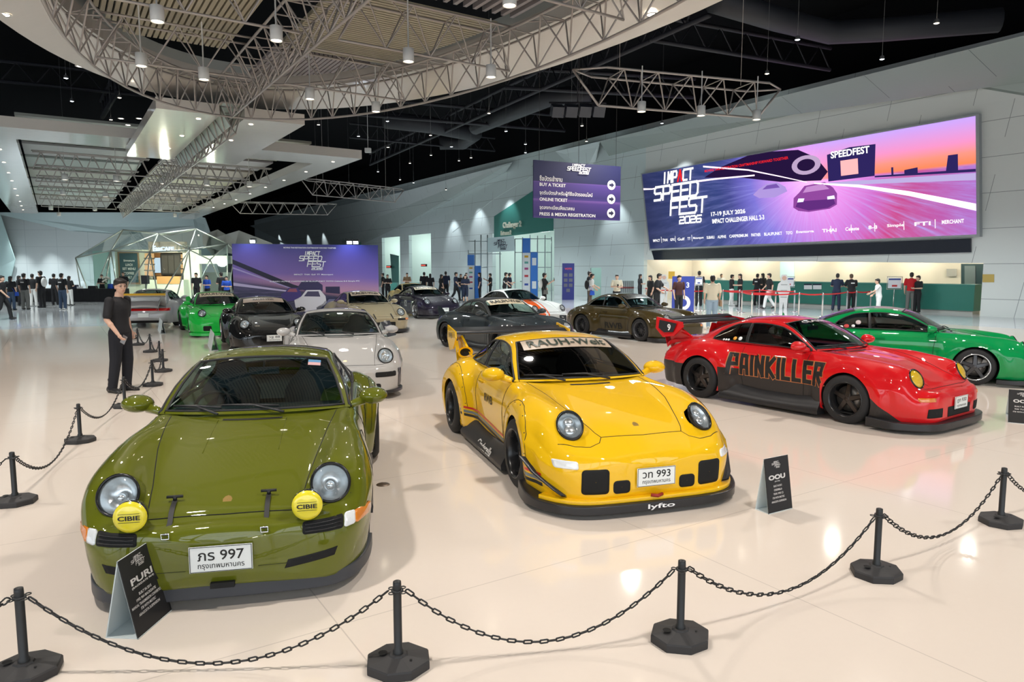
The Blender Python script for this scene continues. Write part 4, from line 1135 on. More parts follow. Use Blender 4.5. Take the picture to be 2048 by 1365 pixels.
# --- olive green car, nearest on the left
P_OL = paint('olive', (.105, .118, .006), rough=.25)
c = Car('964', P_OL, 'glossy olive green coupe at the front left with yellow fog lamp covers', -2.095, 5.905, -1.361, -.01, .10, wheels=('five', K_WHEEL, K_WHEEL)); CARS['olive'] = c
c.lip(mat('grey_lip', (.04, .045, .055), .4), z0=.06, z1=.145, out=-.022, back=.12)
c.skirts(M_SEM, out=.06)
c.plate('ภร 997', 'กรุงเทพมหานคร', z=.315); c.crest()
for sg in (1, -1):
    s1 = slot(c, rrect(sg * .56 - .115, .405, sg * .56 + .115, .475, .015), 'bumper_grille')
    g = MB()
    for z in (.422, .441, .458):
        g.tube([c.fn('F')(sg * .56 + t, z, .008) for t in np.linspace(-.10, .10, 6)], .004, 5)
    g.obj('grille_bars', M_plas, s1, fix=False)
    c.patch('turn_signal', rrect(min(sg * .74, sg * .835), .405, max(sg * .74, sg * .835), .475, .015), 'F', M_amber, .010)
    c.patch('side_marker', rrect(min(sg * .68, sg * .74), .405, max(sg * .68, sg * .74), .475, .012), 'F', M_clear, .010)
    slot(c, [(sg * .34, .215), (sg * .62, .255), (sg * .64, .305), (sg * .36, .265)])
    slot(c, rrect(sg * .295 - .10, .245, sg * .295 + .10, .246, .0005), 'panel_gap')
    # fog lamp with yellow cover
    p = Vector((2.055, sg * .475, .575)); mb = MB(); R = Matrix.Rotation(math.radians(-4), 3, 'Y')
    mb.lathe([(.0, -.09), (.05, -.085), (.082, -.05), (.09, .0), (.088, .012), (.08, .014)], p, 'X', 28); f = mb.obj('fog_lamp', mat('fog_shell', (.01, .01, .01), .15, coat=1.), c.root, fix=False)
    mb = MB(); mb.lathe([(.088, .012), (.086, .026), (.06, .036), (.0, .040)], p, 'X', 28); cv = mb.obj('fog_cover', mat('fog_yellow', (.80, .68, .03), .25, coat=1.), f, fix=False)
    me = text_mesh('CIBIE', 1., .03, width=.115, height=.027)
    for v in me.vertices: v.co = (p.x + .0415 - .10 * abs(v.co.x) ** 1.8, p.y + v.co.x, p.z + v.co.y)
    me.materials.append(M_ink); o = D.objects.new('lettering', me); COL.objects.link(o); o.parent = cv
    mb = MB()
    for z in (-.024, .024): mb.tube([(p.x + .0405 - .06 * abs(t) ** 1.8, p.y + t, p.z + z) for t in np.linspace(-.055, .055, 5)], .0015, 4)
    mb.obj('cover_lines', M_ink, cv, fix=False)
    mb = MB(); mb.box(p + Vector((-.045, 0, -.10)), (.03, .05, .06)); mb.obj('lamp_bracket', M_plas, f)
    # rubber bonnet strap
    y = sg * .265 - .03; mb = MB(); pts = [c.top(x, y)[0] + Vector((0, 0, .012)) for x in (1.85, 1.90, 1.945)] + [c.front(y, z)[0] + Vector((.014, 0, 0)) for z in (.495, .46)]
    L = [];
    for q in pts: L.append([q + Vector((0, -.014, 0)), q + Vector((0, .014, 0))])
    mb.grid(L); mb.tube([pts[0] + Vector((0, -.045, .02)), pts[0] + Vector((0, .045, .02))], .009, 8); mb.tube([pts[0], pts[0] + Vector((0, 0, .02))], .012, 8)
    st = mb.obj('bonnet_strap', M_rub, c.root, fix=False)
    mb = MB(); q = pts[-1]; mb.tube([q + Vector((.002, -.02, .01)), q + Vector((.002, .02, .01)), q + Vector((.002, .02, -.02)), q + Vector((.002, -.02, -.02))], .004, 6, closed=True); mb.obj('strap_buckle', M_chrome, st, fix=False)
mb = MB(); q = c.front(0, .20)[0]; mb.box(q + Vector((.012, 0, -.045)), (.03, .13, .03)); mb.obj('tow_slot', M_gap, c.root)
c.patch('inspection_sticker', rrect(0, 0, .001, .001, .0001), 'F', M_white) if 0 else None
mb = MB(); P = [[c.cab(sv, y) + Vector((.005, 0, .005)) for y in (.36, .41, .46)] for sv in (.90, .83, .76)]
mb.grid(P[:2]); mb.cur = 1; mb.grid(P[1:]); mb.obj('tax_sticker', [mat('sticker_blue', (.08, .25, .45), .5), mat('sticker_pink', (.6, .35, .35), .5)], c.root, fix=False)
# roof sunroof outline
mb = MB(); mb.tube([c.cab(s_, y) + Vector((0, 0, .001)) for s_, y in ((1.2, -.32), (1.2, .32), (1.75, .32), (1.75, -.32))], .003, 5, closed=True); mb.obj('sunroof_gap', M_gap, c.root, fix=False)
for sg in (1, -1): mb = MB(); mb.tube([c.top(x, sg * .24)[0] + Vector((0, 0, .001)) for x in np.linspace(.80, 1.35, 8)], .0025, 5); mb.obj('bonnet_crease', P_OL, c.root, fix=False)

# --- yellow car
P_YE = paint('yellow', (.80, .47, .006), rough=.26)
c = Car('993', P_YE, 'bright yellow wide coupe in the centre with a tan sun strip', .523, 7.489, -1.267, .055, .12, glass=glassmat('yellow_car_screen', (.22, .22, .2)), side=G_dark, wheels=('mesh', K_WHEEL, K_WHEEL)); CARS['yellow'] = c
c.lip(M_SEM, z0=.04, z1=.11, out=.075, back=.15, rise=.05)
c.lip(P_YE, z0=.11, z1=.145, out=.035, back=.10, name='bumper_shelf', xe=1.80)
c.skirts(mat('skirt_black', (.018, .018, .02), .45), out=.10, z1=.22)
c.plate('วท 993', 'กรุงเทพมหานคร', z=.30); c.crest(); c.rivets()
c.banner(B_TAN, 'RAUH-Welt', mat('banner_ink', (.01, .03, .02), .3), z0=.68, z1=.985, width=.86, h=.105)
for sg in (1, -1):
    slot(c, rrect(min(sg * .40, sg * .62), .185, max(sg * .40, sg * .62), .385, .03), 'bumper_intake'); slot(c, rrect(min(sg * .22, sg * .365), .18, max(sg * .22, sg * .365), .285, .03), 'bumper_intake')
    c.patch('turn_signal', rrect(min(sg * .64, sg * .80), .385, max(sg * .64, sg * .80), .445, .015), 'F', M_clear, .008)
    # canards
    mb = MB(); pts = [(1.60, .40), (1.72, .30), (1.86, .20), (1.95, .16)]
    A = [c.sidep(min(x, 1.84), z, sg)[0] if x < 1.8 else c.front(sg * (.80 - (x - 1.8) * .6), z)[0] for x, z in pts]
    o = [Vector((.35 * k / 3, sg * .9, 0)).normalized() for k in range(4)]
    mb.grid([[a - q * .01 for a, q in zip(A, o)], [a + q * .06 + Vector((0, 0, .015)) for a, q in zip(A, o)], [a + q * .055 + Vector((0, 0, .005)) for a, q in zip(A, o)], [a - q * .01 - Vector((0, 0, .012)) for a, q in zip(A, o)]])
    mb.obj('canard', M_SEM, c.root, fix=False)
    # stripes along the side
    how = 'L' if sg > 0 else 'R'
    for nm, m_, za in (('red_stripe', mat('stripe_red', (.55, .02, .01), .3), .0), ('grey_stripe', mat('stripe_grey', (.13, .16, .17), .3), -.045), ('black_stripe', M_ink, -.085)):
        for (xa, xb, z0, z1) in ((-.76, .74, .40, .30), (1.50, 1.78, .30, .295)):
            mb = MB(); h_ = .022 if nm == 'red_stripe' else .030
            P = []
            for t in np.linspace(0, 1, 16):
                x = xa + (xb - xa) * t; z = z0 + (z1 - z0) * t + za; P.append([c.fn(how)(x, z - h_ / 2, .0025), c.fn(how)(x, z + h_ / 2, .0025)])
            mb.grid(P); mb.obj(nm, m_, c.root, fix=False)
    c.text('RWB', how, .02, .60, .30, .085, M_ink, bold=.02, name='door_lettering')
    c.text('Cinderella', how, .10, .165, .50, .07, M_white, off=.10, bold=.01, shear=.3, name='skirt_lettering') if 0 else None
    me = text_mesh('Cinderella', 1., .015, width=.52, height=.075, shear=.3)
    for v in me.vertices:
        u = v.co.x; v.co = (.15 + u * (1 if sg < 0 else -1), sg * (.80 + .10 * 1.12 + .012 - (.085 * max(0, (v.co.y + .05)) / .1) * .62), .125 + v.co.y)
    me.materials.append(M_white); o = D.objects.new('skirt_lettering', me); COL.objects.link(o); o.parent = c.root
me = text_mesh('lyfto', 1., .02, width=.24, height=.05)
for v in me.vertices: v.co = (2.10 + .0775, .02 + v.co.x, .072 + v.co.y)
me.materials.append(M_white); o = D.objects.new('lip_lettering', me); COL.objects.link(o); o.parent = c.root
mb = MB(); mb.tube([(2.13, -.05, .155), (2.15, 0, .150), (2.13, .05, .155)], .014, 8); mb.obj('tow_strap', mat('strap_red', (.3, .02, .01), .5), c.root, fix=False)
deck_spoiler(c, P_YE, up=.05)
whale(c, P_YE, P_YE, z=1.13, x=-1.88, w=1.54, chord=.34, blade=M_SEM)
for sg in (1, -1):
    mb = MB(); mb.poly([(-1.60, sg * .60, .86), (-1.98, sg * .64, .80), (-2.02, sg * .68, 1.10), (-1.80, sg * .68, 1.10)], .03, Vector((0, sg, 0))); mb.obj('wing_stay', P_YE, c.root)
    mb = MB(); P = [[Vector((-1.62 - .12 * t + .02 * math.sin(a), sg * (.66 + .10 * math.cos(a) * (1 - .25 * t)), .90 + .075 * math.sin(a) * (1 - .3 * t))) for a in np.linspace(0, 2 * PI, 17)[:-1]] for t in (0, .4, 1)]
    mb.cur = 0; mb.grid(P, close=True); Q = [[p.lerp(Vector((-1.66, sg * .66, .90)), f) for p in P[0]] for f in (0, .3, .98)]; mb.grid(Q[:2], close=True); mb.cur = 1; mb.grid(Q[1:], close=True); mb.obj('spoiler_scoop', [P_YE, M_gap], c.root, fix=False)
    me = text_mesh('RWB', 1., .02, width=.20, height=.07)
    for v in me.vertices: v.co = (-1.87 + v.co.x * (-sg), sg * (.782 + .0185), 1.10 + v.co.y)
    me.materials.append(M_ink); o = D.objects.new('wing_lettering', me); COL.objects.link(o); o.parent = c.root
c.text('Lyfto', 'F', 0, 0, .2, .05, M_white) if 0 else None

# --- red car
P_RE = mat('paint_red', (.60, .006, .010), .45, 0, 1., spec=.1); N = NT(P_RE); X = N.xyz(N.coord('Object'))
low = N.math('LESS_THAN', X[2], N.math('ADD', .50, N.math('MULTIPLY', X[0], -.02)))
mid = N.math('MULTIPLY', N.math('LESS_THAN', X[0], .78), N.math('GREATER_THAN', X[0], -.80))
rear = N.math('MULTIPLY', N.math('LESS_THAN', X[0], -1.40), N.math('LESS_THAN', X[2], .50)); frt = N.math('MULTIPLY', N.math('GREATER_THAN', X[0], 1.42), N.math('LESS_THAN', X[2], N.math('MULTIPLY', N.math('SUBTRACT', 1.98, X[0]), .75)))
mk = N.math('MAXIMUM', N.math('MAXIMUM', N.math('MULTIPLY', low, mid), rear), frt)
N.l.new(N.mix(mk, (.60, .006, .010), (.03, .026, .025)), N.bsdf.inputs['Base Color']); N.put(N.bsdf.inputs['Coat Weight'], N.math('SUBTRACT', 1., N.math('MULTIPLY', mk, .6)))
P_RED = paint('plain_red', (.60, .006, .010), rough=.24)
c = Car('964', P_RE, 'red coupe with black lettering and yellow headlights at the right', 4.277, 10.181, -.952, .06, .12, side=G_dark, wheels=('five', K_GUN, K_WHEEL), hl='yellow', detail=1); CARS['red'] = c
c.lip(M_SEM, z0=.045, z1=.13, out=.07, back=.15, rise=.02); c.skirts(M_SEM, out=.10, z1=.24)
c.plate('ฎก 930', 'กรุงเทพมหานคร', z=.335)
c.banner(glassmat('strip_clear', (.5, .5, .5)), 'CLASSIC', mat('faint_letters', (.5, .45, .45), .4), z0=.8, width=.6, h=.05)
for sg in (1, -1):
    how = 'L' if sg > 0 else 'R'
    for nm_, th_, off_, m_ in (('door_lettering_edge', .075, .0022, mat('letter_edge', (.5, .16, .05), .4)), ('door_lettering', .056, .005, M_ink)):
        mb = MB()
        GB = {'P': [[(0, 0), (0, 1), (1, 1), (1, .48), (0, .48)]], 'A': [[(0, 0), (.12, 1), (.88, 1), (1, 0)], [(.08, .35), (.92, .35)]], 'I': [[(.5, 0), (.5, 1)]], 'N': [[(0, 0), (0, 1)], [(0, 1), (1, 0)], [(1, 0), (1, 1)]], 'K': [[(0, 0), (0, 1)], [(1, 1), (.1, .5), (1, 0)]], 'L': [[(0, 1), (0, 0), (1, 0)]], 'E': [[(1, 1), (0, 1), (0, 0), (1, 0)], [(0, .52), (.85, .52)]], 'R': [[(0, 0), (0, 1), (1, 1), (1, .52), (0, .52)], [(.45, .52), (1, 0)]]}
        x = -.745
        for ch in 'PAINKILLER':
            w_ = .0 if ch == 'I' else (.085 if ch in 'LE' else .10)
            for pl in GB[ch]:
                P = [(x + (px * w_ if w_ else 0), -.125 + py * .25) for px, py in pl]
                for (A_, B_) in zip(P[:-1], P[1:]):
                    d = Vector((B_[0] - A_[0], B_[1] - A_[1])).normalized(); n = Vector((-d.y, d.x)) * th_ / 2; e = d * th_ * .5
                    q = [Vector(A_) - e - n, Vector(B_) + e - n, Vector(B_) + e + n, Vector(A_) - e + n]; mb.add([(v.x, v.y, 0) for v in q], [(0, 1, 2, 3)], False)
            x += w_ + .076
        c.text('', how, .09, .58, 1, 1, m_, off=off_, name=nm_, me=mb.data(nm_))
    slot(c, rrect(min(sg * .42, sg * .66), .19, max(sg * .42, sg * .66), .30, .01), 'bumper_intake'); c.patch('turn_signal', rrect(min(sg * .56, sg * .74), .385, max(sg * .56, sg * .74), .43, .012), 'F', M_amber, .006)
slot(c, rrect(-.30, .18, .30, .30, .01), 'bumper_intake')
deck_spoiler(c, P_RED, up=.07); w_ = whale(c, P_RED, P_RED, z=1.09, x=-1.88, w=1.56, chord=.40, blade=M_SEM)
for sg in (1, -1):
    me = text_mesh('9', 1., .03, width=.07, height=.11)
    for v in me.vertices: v.co = (-1.87 + v.co.x * (-sg), sg * .818, 1.02 + v.co.y)
    me.materials.append(M_white); o = D.objects.new('wing_number', me); COL.objects.link(o); o.parent = w_
    mb = MB(); y = sg * .8125; mb.poly([(-1.72, y, 1.09), (-2.08, y, 1.13), (-2.10, y, 1.00), (-1.98, y, .93), (-1.79, y, .95)], .004, Vector((0, sg, 0))); mb.obj('plate_field', M_SEM, w_)
    mb = MB(); mb.poly([(-1.60, sg * .56, .86), (-2.00, sg * .60, .78), (-2.06, sg * .66, 1.03), (-1.82, sg * .66, 1.03)], .05, Vector((0, sg, 0))); mb.obj('wing_stay', P_RED, c.root)
mb = MB(); mb.box((-1.90, 0, 1.165), (.10, 1.5, .015), (0, .25, 0)); mb.obj('wing_flap', M_SEM, w_)
tail(c)
c.text('P1  X  977', 'R', 0, 0, .2, .03, M_white) if 0 else None
def qstick(c, pts, sg=-1):
    for (sv, f, r, m_) in pts:
        S0 = [q[0] for q in CAB]; g = lambda w, k: float(pchip(S0, [q[w][k] for q in CAB], [sv])[0])
        Bp = Vector((g(1, 0), g(1, 1) * sg, g(1, 2))); Rp = Vector((g(2, 0), g(2, 1) * sg, g(2, 2))); p = Bp.lerp(Rp, f) + Vector((0, sg * .024, 0)); p.y += sg * .022 * math.sin(PI * f)
        mb = MB(); n = (Rp - Bp).cross(Vector((1, 0, 0))).normalized(); n = n if n.y * sg > 0 else -n
        M = n.to_track_quat('Z', 'Y').to_matrix(); mb.lathe([(0, 0), (r, 0), (r, -.002)], p - n * .012, n=12, M=M); mb.obj('window_sticker', m_, c.root, fix=False)
qstick(c, [(2.45, .14, .018, M_white), (2.37, .14, .018, M_white), (2.29, .14, .018, M_white), (2.10, .22, .030, mat('sticker_orange', (.8, .35, .03), .5)), (1.95, .22, .032, M_white)])

# --- green car at the right edge
P_GR = paint('green', (.0, .26, .065), rough=.24)
c = Car('964', P_GR, 'emerald green coupe at the right edge behind the red one', 7.219, 12.994, -.5, .05, .10, side=G_dark, wheels=('five', K_GREY, K_SIL), detail=1); CARS['greenr'] = c
c.lip(M_SEM, z0=.05, z1=.12, out=.06); c.skirts(P_GR, out=.05); deck_spoiler(c, P_GR, up=.12); c.plate('', '', z=.33)
qstick(c, [(2.55, .16, .030, M_white), (2.40, .2, .045, mat('sticker_red', (.5, .05, .05), .5)), (2.2, .2, .03, M_white), (2.05, .4, .045, mat('sticker_pale', (.6, .5, .5), .5))])
for sg in (1, -1): c.patch('turn_signal', rrect(min(sg * .56, sg * .74), .385, max(sg * .56, sg * .74), .43, .012), 'F', M_clear, .006)

# --- light grey car behind the olive one
P_SI = paint('chalk', (.42, .412, .40), rough=.26)
c = Car('964', P_SI, 'light grey coupe standing directly behind the olive green one', -3.054, 12.194, -1.27, .03, .06, wheels=('five', K_GREY, K_SIL), detail=1); CARS['silver'] = c
c.plate('กก 100', 'กรุงเทพมหานคร', z=.32); c.crest(); c.lip(M_SEM, z0=.09, z1=.135, out=.0, back=.1)
for sg in (1, -1): slot(c, rrect(min(sg * .42, sg * .74), .345, max(sg * .42, sg * .74), .42, .02), 'bumper_slot', M_gap); slot(c, rrect(min(sg * .20, sg * .50), .17, max(sg * .20, sg * .50), .25, .03), 'bumper_intake'); slot(c, rrect(min(sg * .78, sg * .84), .15, max(sg * .78, sg * .84), .45, .01), 'bumper_trim', M_SEM)

# --- black car
P_BK = paint('black', (.003, .0035, .004), rough=.2)
c = Car('993', P_BK, 'black coupe with a brown sun strip left of the light grey one', -6.442, 18.088, -1.12, .06, .11, side=G_dark, wheels=('multi', K_SIL, K_SIL), detail=1); CARS['black'] = c
c.plate('วฐ 88', 'กรุงเทพมหานคร', z=.36); c.banner(B_BROWN, 'RAUH-Welt', M_ink, width=.5, h=.07, z0=.62); c.lip(M_SEM, out=.05); c.skirts(M_SEM)
# --- bright green car
P_BG = paint('bright_green', (.012, .46, .055), rough=.25)
c = Car('993', P_BG, 'bright green wide coupe with a cream sun strip at the left', -9.333, 22.088, -1.05, .07, .14, side=G_dark, wheels=('mesh', K_WHEEL, K_WHEEL), detail=1); CARS['bgreen'] = c
c.banner(B_CREAM, 'RAUH-Welt', M_ink, z0=.60, width=.86, h=.12); c.lip(P_BG, out=.05); c.skirts(P_BG); deck_spoiler(c, P_BG)
for sg in (1, -1): slot(c, rrect(min(sg * .40, sg * .62), .185, max(sg * .40, sg * .62), .33, .03), 'bumper_intake')
# --- silver car seen from behind
P_SR = paint('silver', (.42, .41, .42), .3, .3)
c = Car('993', P_SR, 'silver coupe seen from behind with a yellow wing blade', -12.9, 25.4, 1.85, .06, .14, side=G_dark, wheels=('mesh', K_WHEEL, K_WHEEL), detail=1); CARS['srear'] = c
tail(c); c.plate('', '', z=.42, d=-1); deck_spoiler(c, P_SR, up=.10)
w_ = whale(c, P_SR, P_SR, z=1.03, x=-2.02, w=1.46, chord=.30, blade=P_SR)
mb = MB(); mb.box((-2.16, 0, 1.105), (.02, 1.42, .085), (0, -.3, 0)); mb.obj('wing_blade', mat('blade_yellow', (.75, .42, .02), .4), w_)
for y in (-.52, .52): mb = MB(); mb.lathe([(.05, 0), (.055, -.08), (.04, -.08), (.035, 0)], (-2.12, y, .18), 'X', 16); mb.obj('exhaust_pipe', M_chrome, c.root)
slot(c, rrect(-.70, .16, .70, .24, .02), 'rear_grille', how='B')
# --- beige car
P_BE = paint('beige', (.36, .30, .19), rough=.27)
c = Car('964', P_BE, 'beige coupe with a tan sun strip in front of the purple backdrop', -4.856, 22.959, -1.068, .05, .10, side=G_dark, wheels=('five', K_WHEEL, K_WHEEL), detail=1); CARS['beige'] = c
c.banner(B_TAN, 'RAUH-Welt', M_ink, z0=.60, width=.86, h=.12); c.lip(M_SEM, out=.03)
slot(c, rrect(-.34, .22, .34, .36, .02), 'bumper_intake')
for sg in (1, -1): slot(c, rrect(min(sg * .42, sg * .80), .40, max(sg * .42, sg * .80), .46, .01), 'bumper_grille'); c.patch('turn_signal', rrect(min(sg * .70, sg * .82), .40, max(sg * .70, sg * .82), .46, .01), 'F', M_amber, .012); mb = MB(); mb.tube([c.top(1.86, sg * .27)[0] + Vector((0, 0, .02)), c.top(1.94, sg * .27)[0] + Vector((.02, 0, .01)), c.front(sg * .27, .46)[0] + Vector((.02, 0, 0))], .016, 6); mb.obj('bonnet_strap', M_rub, c.root)
# --- number 12
P_PU = paint('plum', (.012, .009, .020), .05, .22)
c = Car('993', P_PU, 'dark plum coupe with number 12 on the door and a cream sun strip', -3.723, 29.507, -1.04, .06, .12, side=G_dark, wheels=('multi', K_SIL, K_SIL), detail=0); CARS['num12'] = c
c.banner(B_CREAM, 'RAUH-Welt', M_ink, z0=.60, width=.86, h=.12); c.plate('จอ 797', '', z=.36); c.text('12', 'R', .0, .56, .22, .26, M_white, bold=.02, name='door_number'); c.lip(M_SEM, out=.05)
# --- gold car behind it
P_GO = paint('gold', (.34, .25, .10), .05, .26)
c = Car('993', P_GO, 'gold coupe half hidden between the beige and the plum one', -5.0, 35.3, -1.15, .03, .05, side=G_dark, detail=0); CARS['gold'] = c
# --- slate open-roof car
P_SL = paint('slate', (.030, .040, .046), .05, .22)
c = Car('964', P_SL, 'slate grey wide coupe with a black roof behind the yellow one', -.25, 17.2, -.99, .07, .14, glass=glassmat('clear_car_glass', (.55, .66, .62)), wheels=('mesh', K_WHEEL, K_WHEEL), targa=mat('soft_top_cloth', (.012, .013, .015), .8), detail=1); CARS['targa'] = c
c.banner(B_CREAM, 'RAUH-Welt', M_ink, z0=.60, width=.86, h=.12); c.lip(M_SEM, out=.05); c.skirts(M_SEM); deck_spoiler(c, P_SL, up=.02)
# --- white car with orange stripes
P_WH = mat('paint_white_orange', (.72, .72, .70), .45, 0, 1., spec=.1); N = NT(P_WH); X = N.xyz(N.coord('Object'))
st = N.math('ADD', X[1], N.math('MULTIPLY', X[0], .35)); mk = N.math('MULTIPLY', N.math('MULTIPLY', N.math('GREATER_THAN', st, .05), N.math('LESS_THAN', st, .42)), N.math('GREATER_THAN', X[0], .55)); mk2 = N.math('MULTIPLY', N.math('GREATER_THAN', st, .52), N.math('LESS_THAN', st, .58)); mk = N.math('MAXIMUM', mk, N.math('MULTIPLY', mk2, N.math('GREATER_THAN', X[0], .55)))
N.l.new(N.mix(mk, (.72, .72, .70), (.72, .10, .015)), N.bsdf.inputs['Base Color'])
c = Car('964', P_WH, 'white coupe with orange bonnet stripes behind the slate grey one', .12, 25.0, -.92, .04, .08, side=G_dark, detail=0); CARS['white'] = c
c.lip(M_SEM, out=.03); slot(c, rrect(-.5, .2, .5, .3, .02), 'bumper_intake')
# --- brown car
P_BR = paint('bronze', (.055, .038, .010), .05, .22)
c = Car('964', P_BR, 'dark bronze brown coupe between the yellow and red ones, farther back', 3.5, 20.4, -.93, .06, .12, wheels=('multi', K_GREY, K_GREY), detail=1); CARS['brown'] = c
c.banner(mat('strip_dark', (.05, .04, .03), .4), 'RAUH-Welt', M_ink, z0=.62, width=.86, h=.11); c.lip(M_SEM, out=.05); c.skirts(M_SEM, out=.05)
for how in 'LR': c.text('RWB', how, .05, .36, .70, .17, M_ink, bold=.02, name='door_lettering')
for sg in (1, -1): c.patch('turn_signal', rrect(min(sg * .50, sg * .80), .40, max(sg * .50, sg * .80), .455, .01), 'F', M_amber, .008)

# ================================================================ people
SKIN = mat('skin', (.58, .36, .26), .55); HAIR = mat('hair_black', (.012, .010, .009), .5); SHOE = mat('shoe_black', (.015, .015, .016), .4); SHOE_W = mat('shoe_white', (.7, .7, .68), .5)
def cloth(n, c): return mat('cloth_' + n, c, .85)
CL = {k: cloth(k, v) for k, v in dict(black=(.012, .012, .014), navy=(.015, .022, .05), blue=(.02, .08, .45), white=(.72, .72, .70), cream=(.68, .62, .48), red=(.45, .01, .015), jeans=(.045, .075, .13), grey=(.14, .14, .13), maroon=(.05, .015, .015), tan=(.30, .20, .12), lightjeans=(.28, .38, .48), brown=(.12, .09, .07)).items()}
def remeshed(mb, name, vox, it=3):
    me = mb.data(name); o = D.objects.new('tmp', me); COL.objects.link(o)
    r = o.modifiers.new('r', 'REMESH'); r.mode = 'VOXEL'; r.voxel_size = vox; r.use_smooth_shade = True
    s = o.modifiers.new('s', 'SMOOTH'); s.factor = .5; s.iterations = it
    dg = bpy.context.evaluated_depsgraph_get(); m2 = D.meshes.new_from_object(o.evaluated_get(dg)); m2.name = name
    D.objects.remove(o); D.meshes.remove(me); m2.polygons.foreach_set('use_smooth', [True] * len(m2.polygons)); return m2
def limb(mb, pts, rs, n=12):
    """tapered limb through its joints, rounded at the joints"""
    P = [Vector(p) for p in pts]
    for i in range(len(P) - 1):
        k = 5; mb.tube([P[i].lerp(P[i + 1], t / k) for t in range(k + 1)], [rs[i] + (rs[i + 1] - rs[i]) * t / k for t in range(k + 1)], n)
    for p, r in zip(P, rs): mb.sphere(p, r, 12, 8)
TORSO = [(.86, .10, .150), (.92, .115, .165), (.98, .110, .158), (1.06, .100, .140), (1.14, .100, .142), (1.22, .110, .158), (1.30, .118, .172), (1.37, .110, .180), (1.42, .090, .165), (1.455, .062, .095), (1.48, .052, .058)]
def torso(mb, grow=0., lo=0, hi=11, lean=(0, 0), wide=1.):
    P = []
    for (z, rx, ry) in TORSO[lo:hi]:
        t = (z - .92); P.append([(lean[0] * t + (rx * wide + grow) * math.cos(a), lean[1] * t + (ry * wide + grow) * math.sin(a), z) for a in np.linspace(0, 2 * PI, 25)[:-1]])
    mb.grid(P, close=True); mb.add(P[0], [tuple(range(24))], True); mb.add(P[-1], [tuple(range(24))], True)
def head(mb, c, R, fine=False):
    c = Vector(c); f = lambda x, y, z: c + R @ Vector((x, y, z))
    mb.sphere(f(-.008, 0, .025), (.095, .076, .098), 18, 14, R); mb.sphere(f(.018, 0, -.045), (.068, .058, .068), 16, 12, R); mb.sphere(f(.035, 0, -.085), (.034, .034, .026), 12, 8, R)
    mb.tube([f(-.015, 0, -.06), f(-.025, 0, -.15), c + Vector((-.03, 0, -.20))], [.052, .052, .060], 14)
    mb.sphere(f(.094, 0, -.018), (.017, .013, .014), 10, 8, R); mb.tube([f(.082, 0, .025), f(.098, 0, -.012)], [.009, .012], 8)
    for s in (1, -1):
        mb.sphere(f(-.005, s * .078, -.012), (.018, .009, .030), 10, 8, R); mb.sphere(f(.066, s * .030, -.022), (.022, .022, .02), 10, 8, R); mb.sphere(f(.072, s * .032, .032), (.016, .026, .009), 10, 6, R)
    mb.sphere(f(.078, 0, -.052), (.012, .024, .008), 10, 6, R); mb.sphere(f(.076, 0, -.064), (.012, .020, .008), 10, 6, R)
def hair_mb(mb, c, R, style):
    c = Vector(c); f = lambda x, y, z: c + R @ Vector((x, y, z))
    mb.sphere(f(-.022, 0, .050), (.098, .086, .092), 18, 12, R); mb.sphere(f(-.045, 0, .0), (.070, .080, .085), 14, 10, R); mb.sphere(f(.045, 0, .085), (.055, .070, .035), 14, 10, R)
    if style == 'l':
        mb.sphere(f(-.065, 0, -.06), (.050, .080, .12), 14, 10, R); mb.sphere(f(-.075, 0, -.17), (.040, .075, .12), 14, 10, R)
    if style == 'cap': mb.sphere(f(.09, 0, .06), (.07, .06, .012), 12, 8, R)
def hand(mb, w, d, n, r=1., fine=False, curl=.3):
    """w wrist, d direction of the fingers, n palm normal"""
    w = Vector(w); d = Vector(d).normalized(); n = Vector(n); n = (n - d * n.dot(d)).normalized(); s = d.cross(n)
    for k in range(4):
        o = (k - 1.5) * .019; mb.tube([w + s * o * .6, w + d * .045 + s * o, w + d * .082 + s * o], [.015, .0145, .012], 8)
    mb.sphere(w + d * .045, (.03, .03, .03), 10, 8)
    for k, L in enumerate((.062, .074, .070, .054)):
        o = (k - 1.5) * .0205; p = w + d * .082 + s * o; pts = [p]; q = d.copy()
        for j in range(3):
            q = (q * math.cos(curl) + n * math.sin(curl)).normalized(); p = p + q * L * (.45, .32, .23)[j]; pts.append(p)
        mb.tube(pts, [.0095, .009, .008, .0068], 8); mb.sphere(pts[-1], .0068, 8, 6)
        for m_ in pts[1:-1]: mb.sphere(m_, .0088, 8, 6)
    p = w + d * .018 - s * .030; q = (d * .75 - s * .6 + n * .35).normalized(); p2 = p + q * .040; p3 = p2 + (q * .6 + d * .6).normalized() * .032
    mb.tube([w + d * .01, p, p2, p3], [.016, .014, .011, .008], 8); mb.sphere(p3, .008, 8, 6)
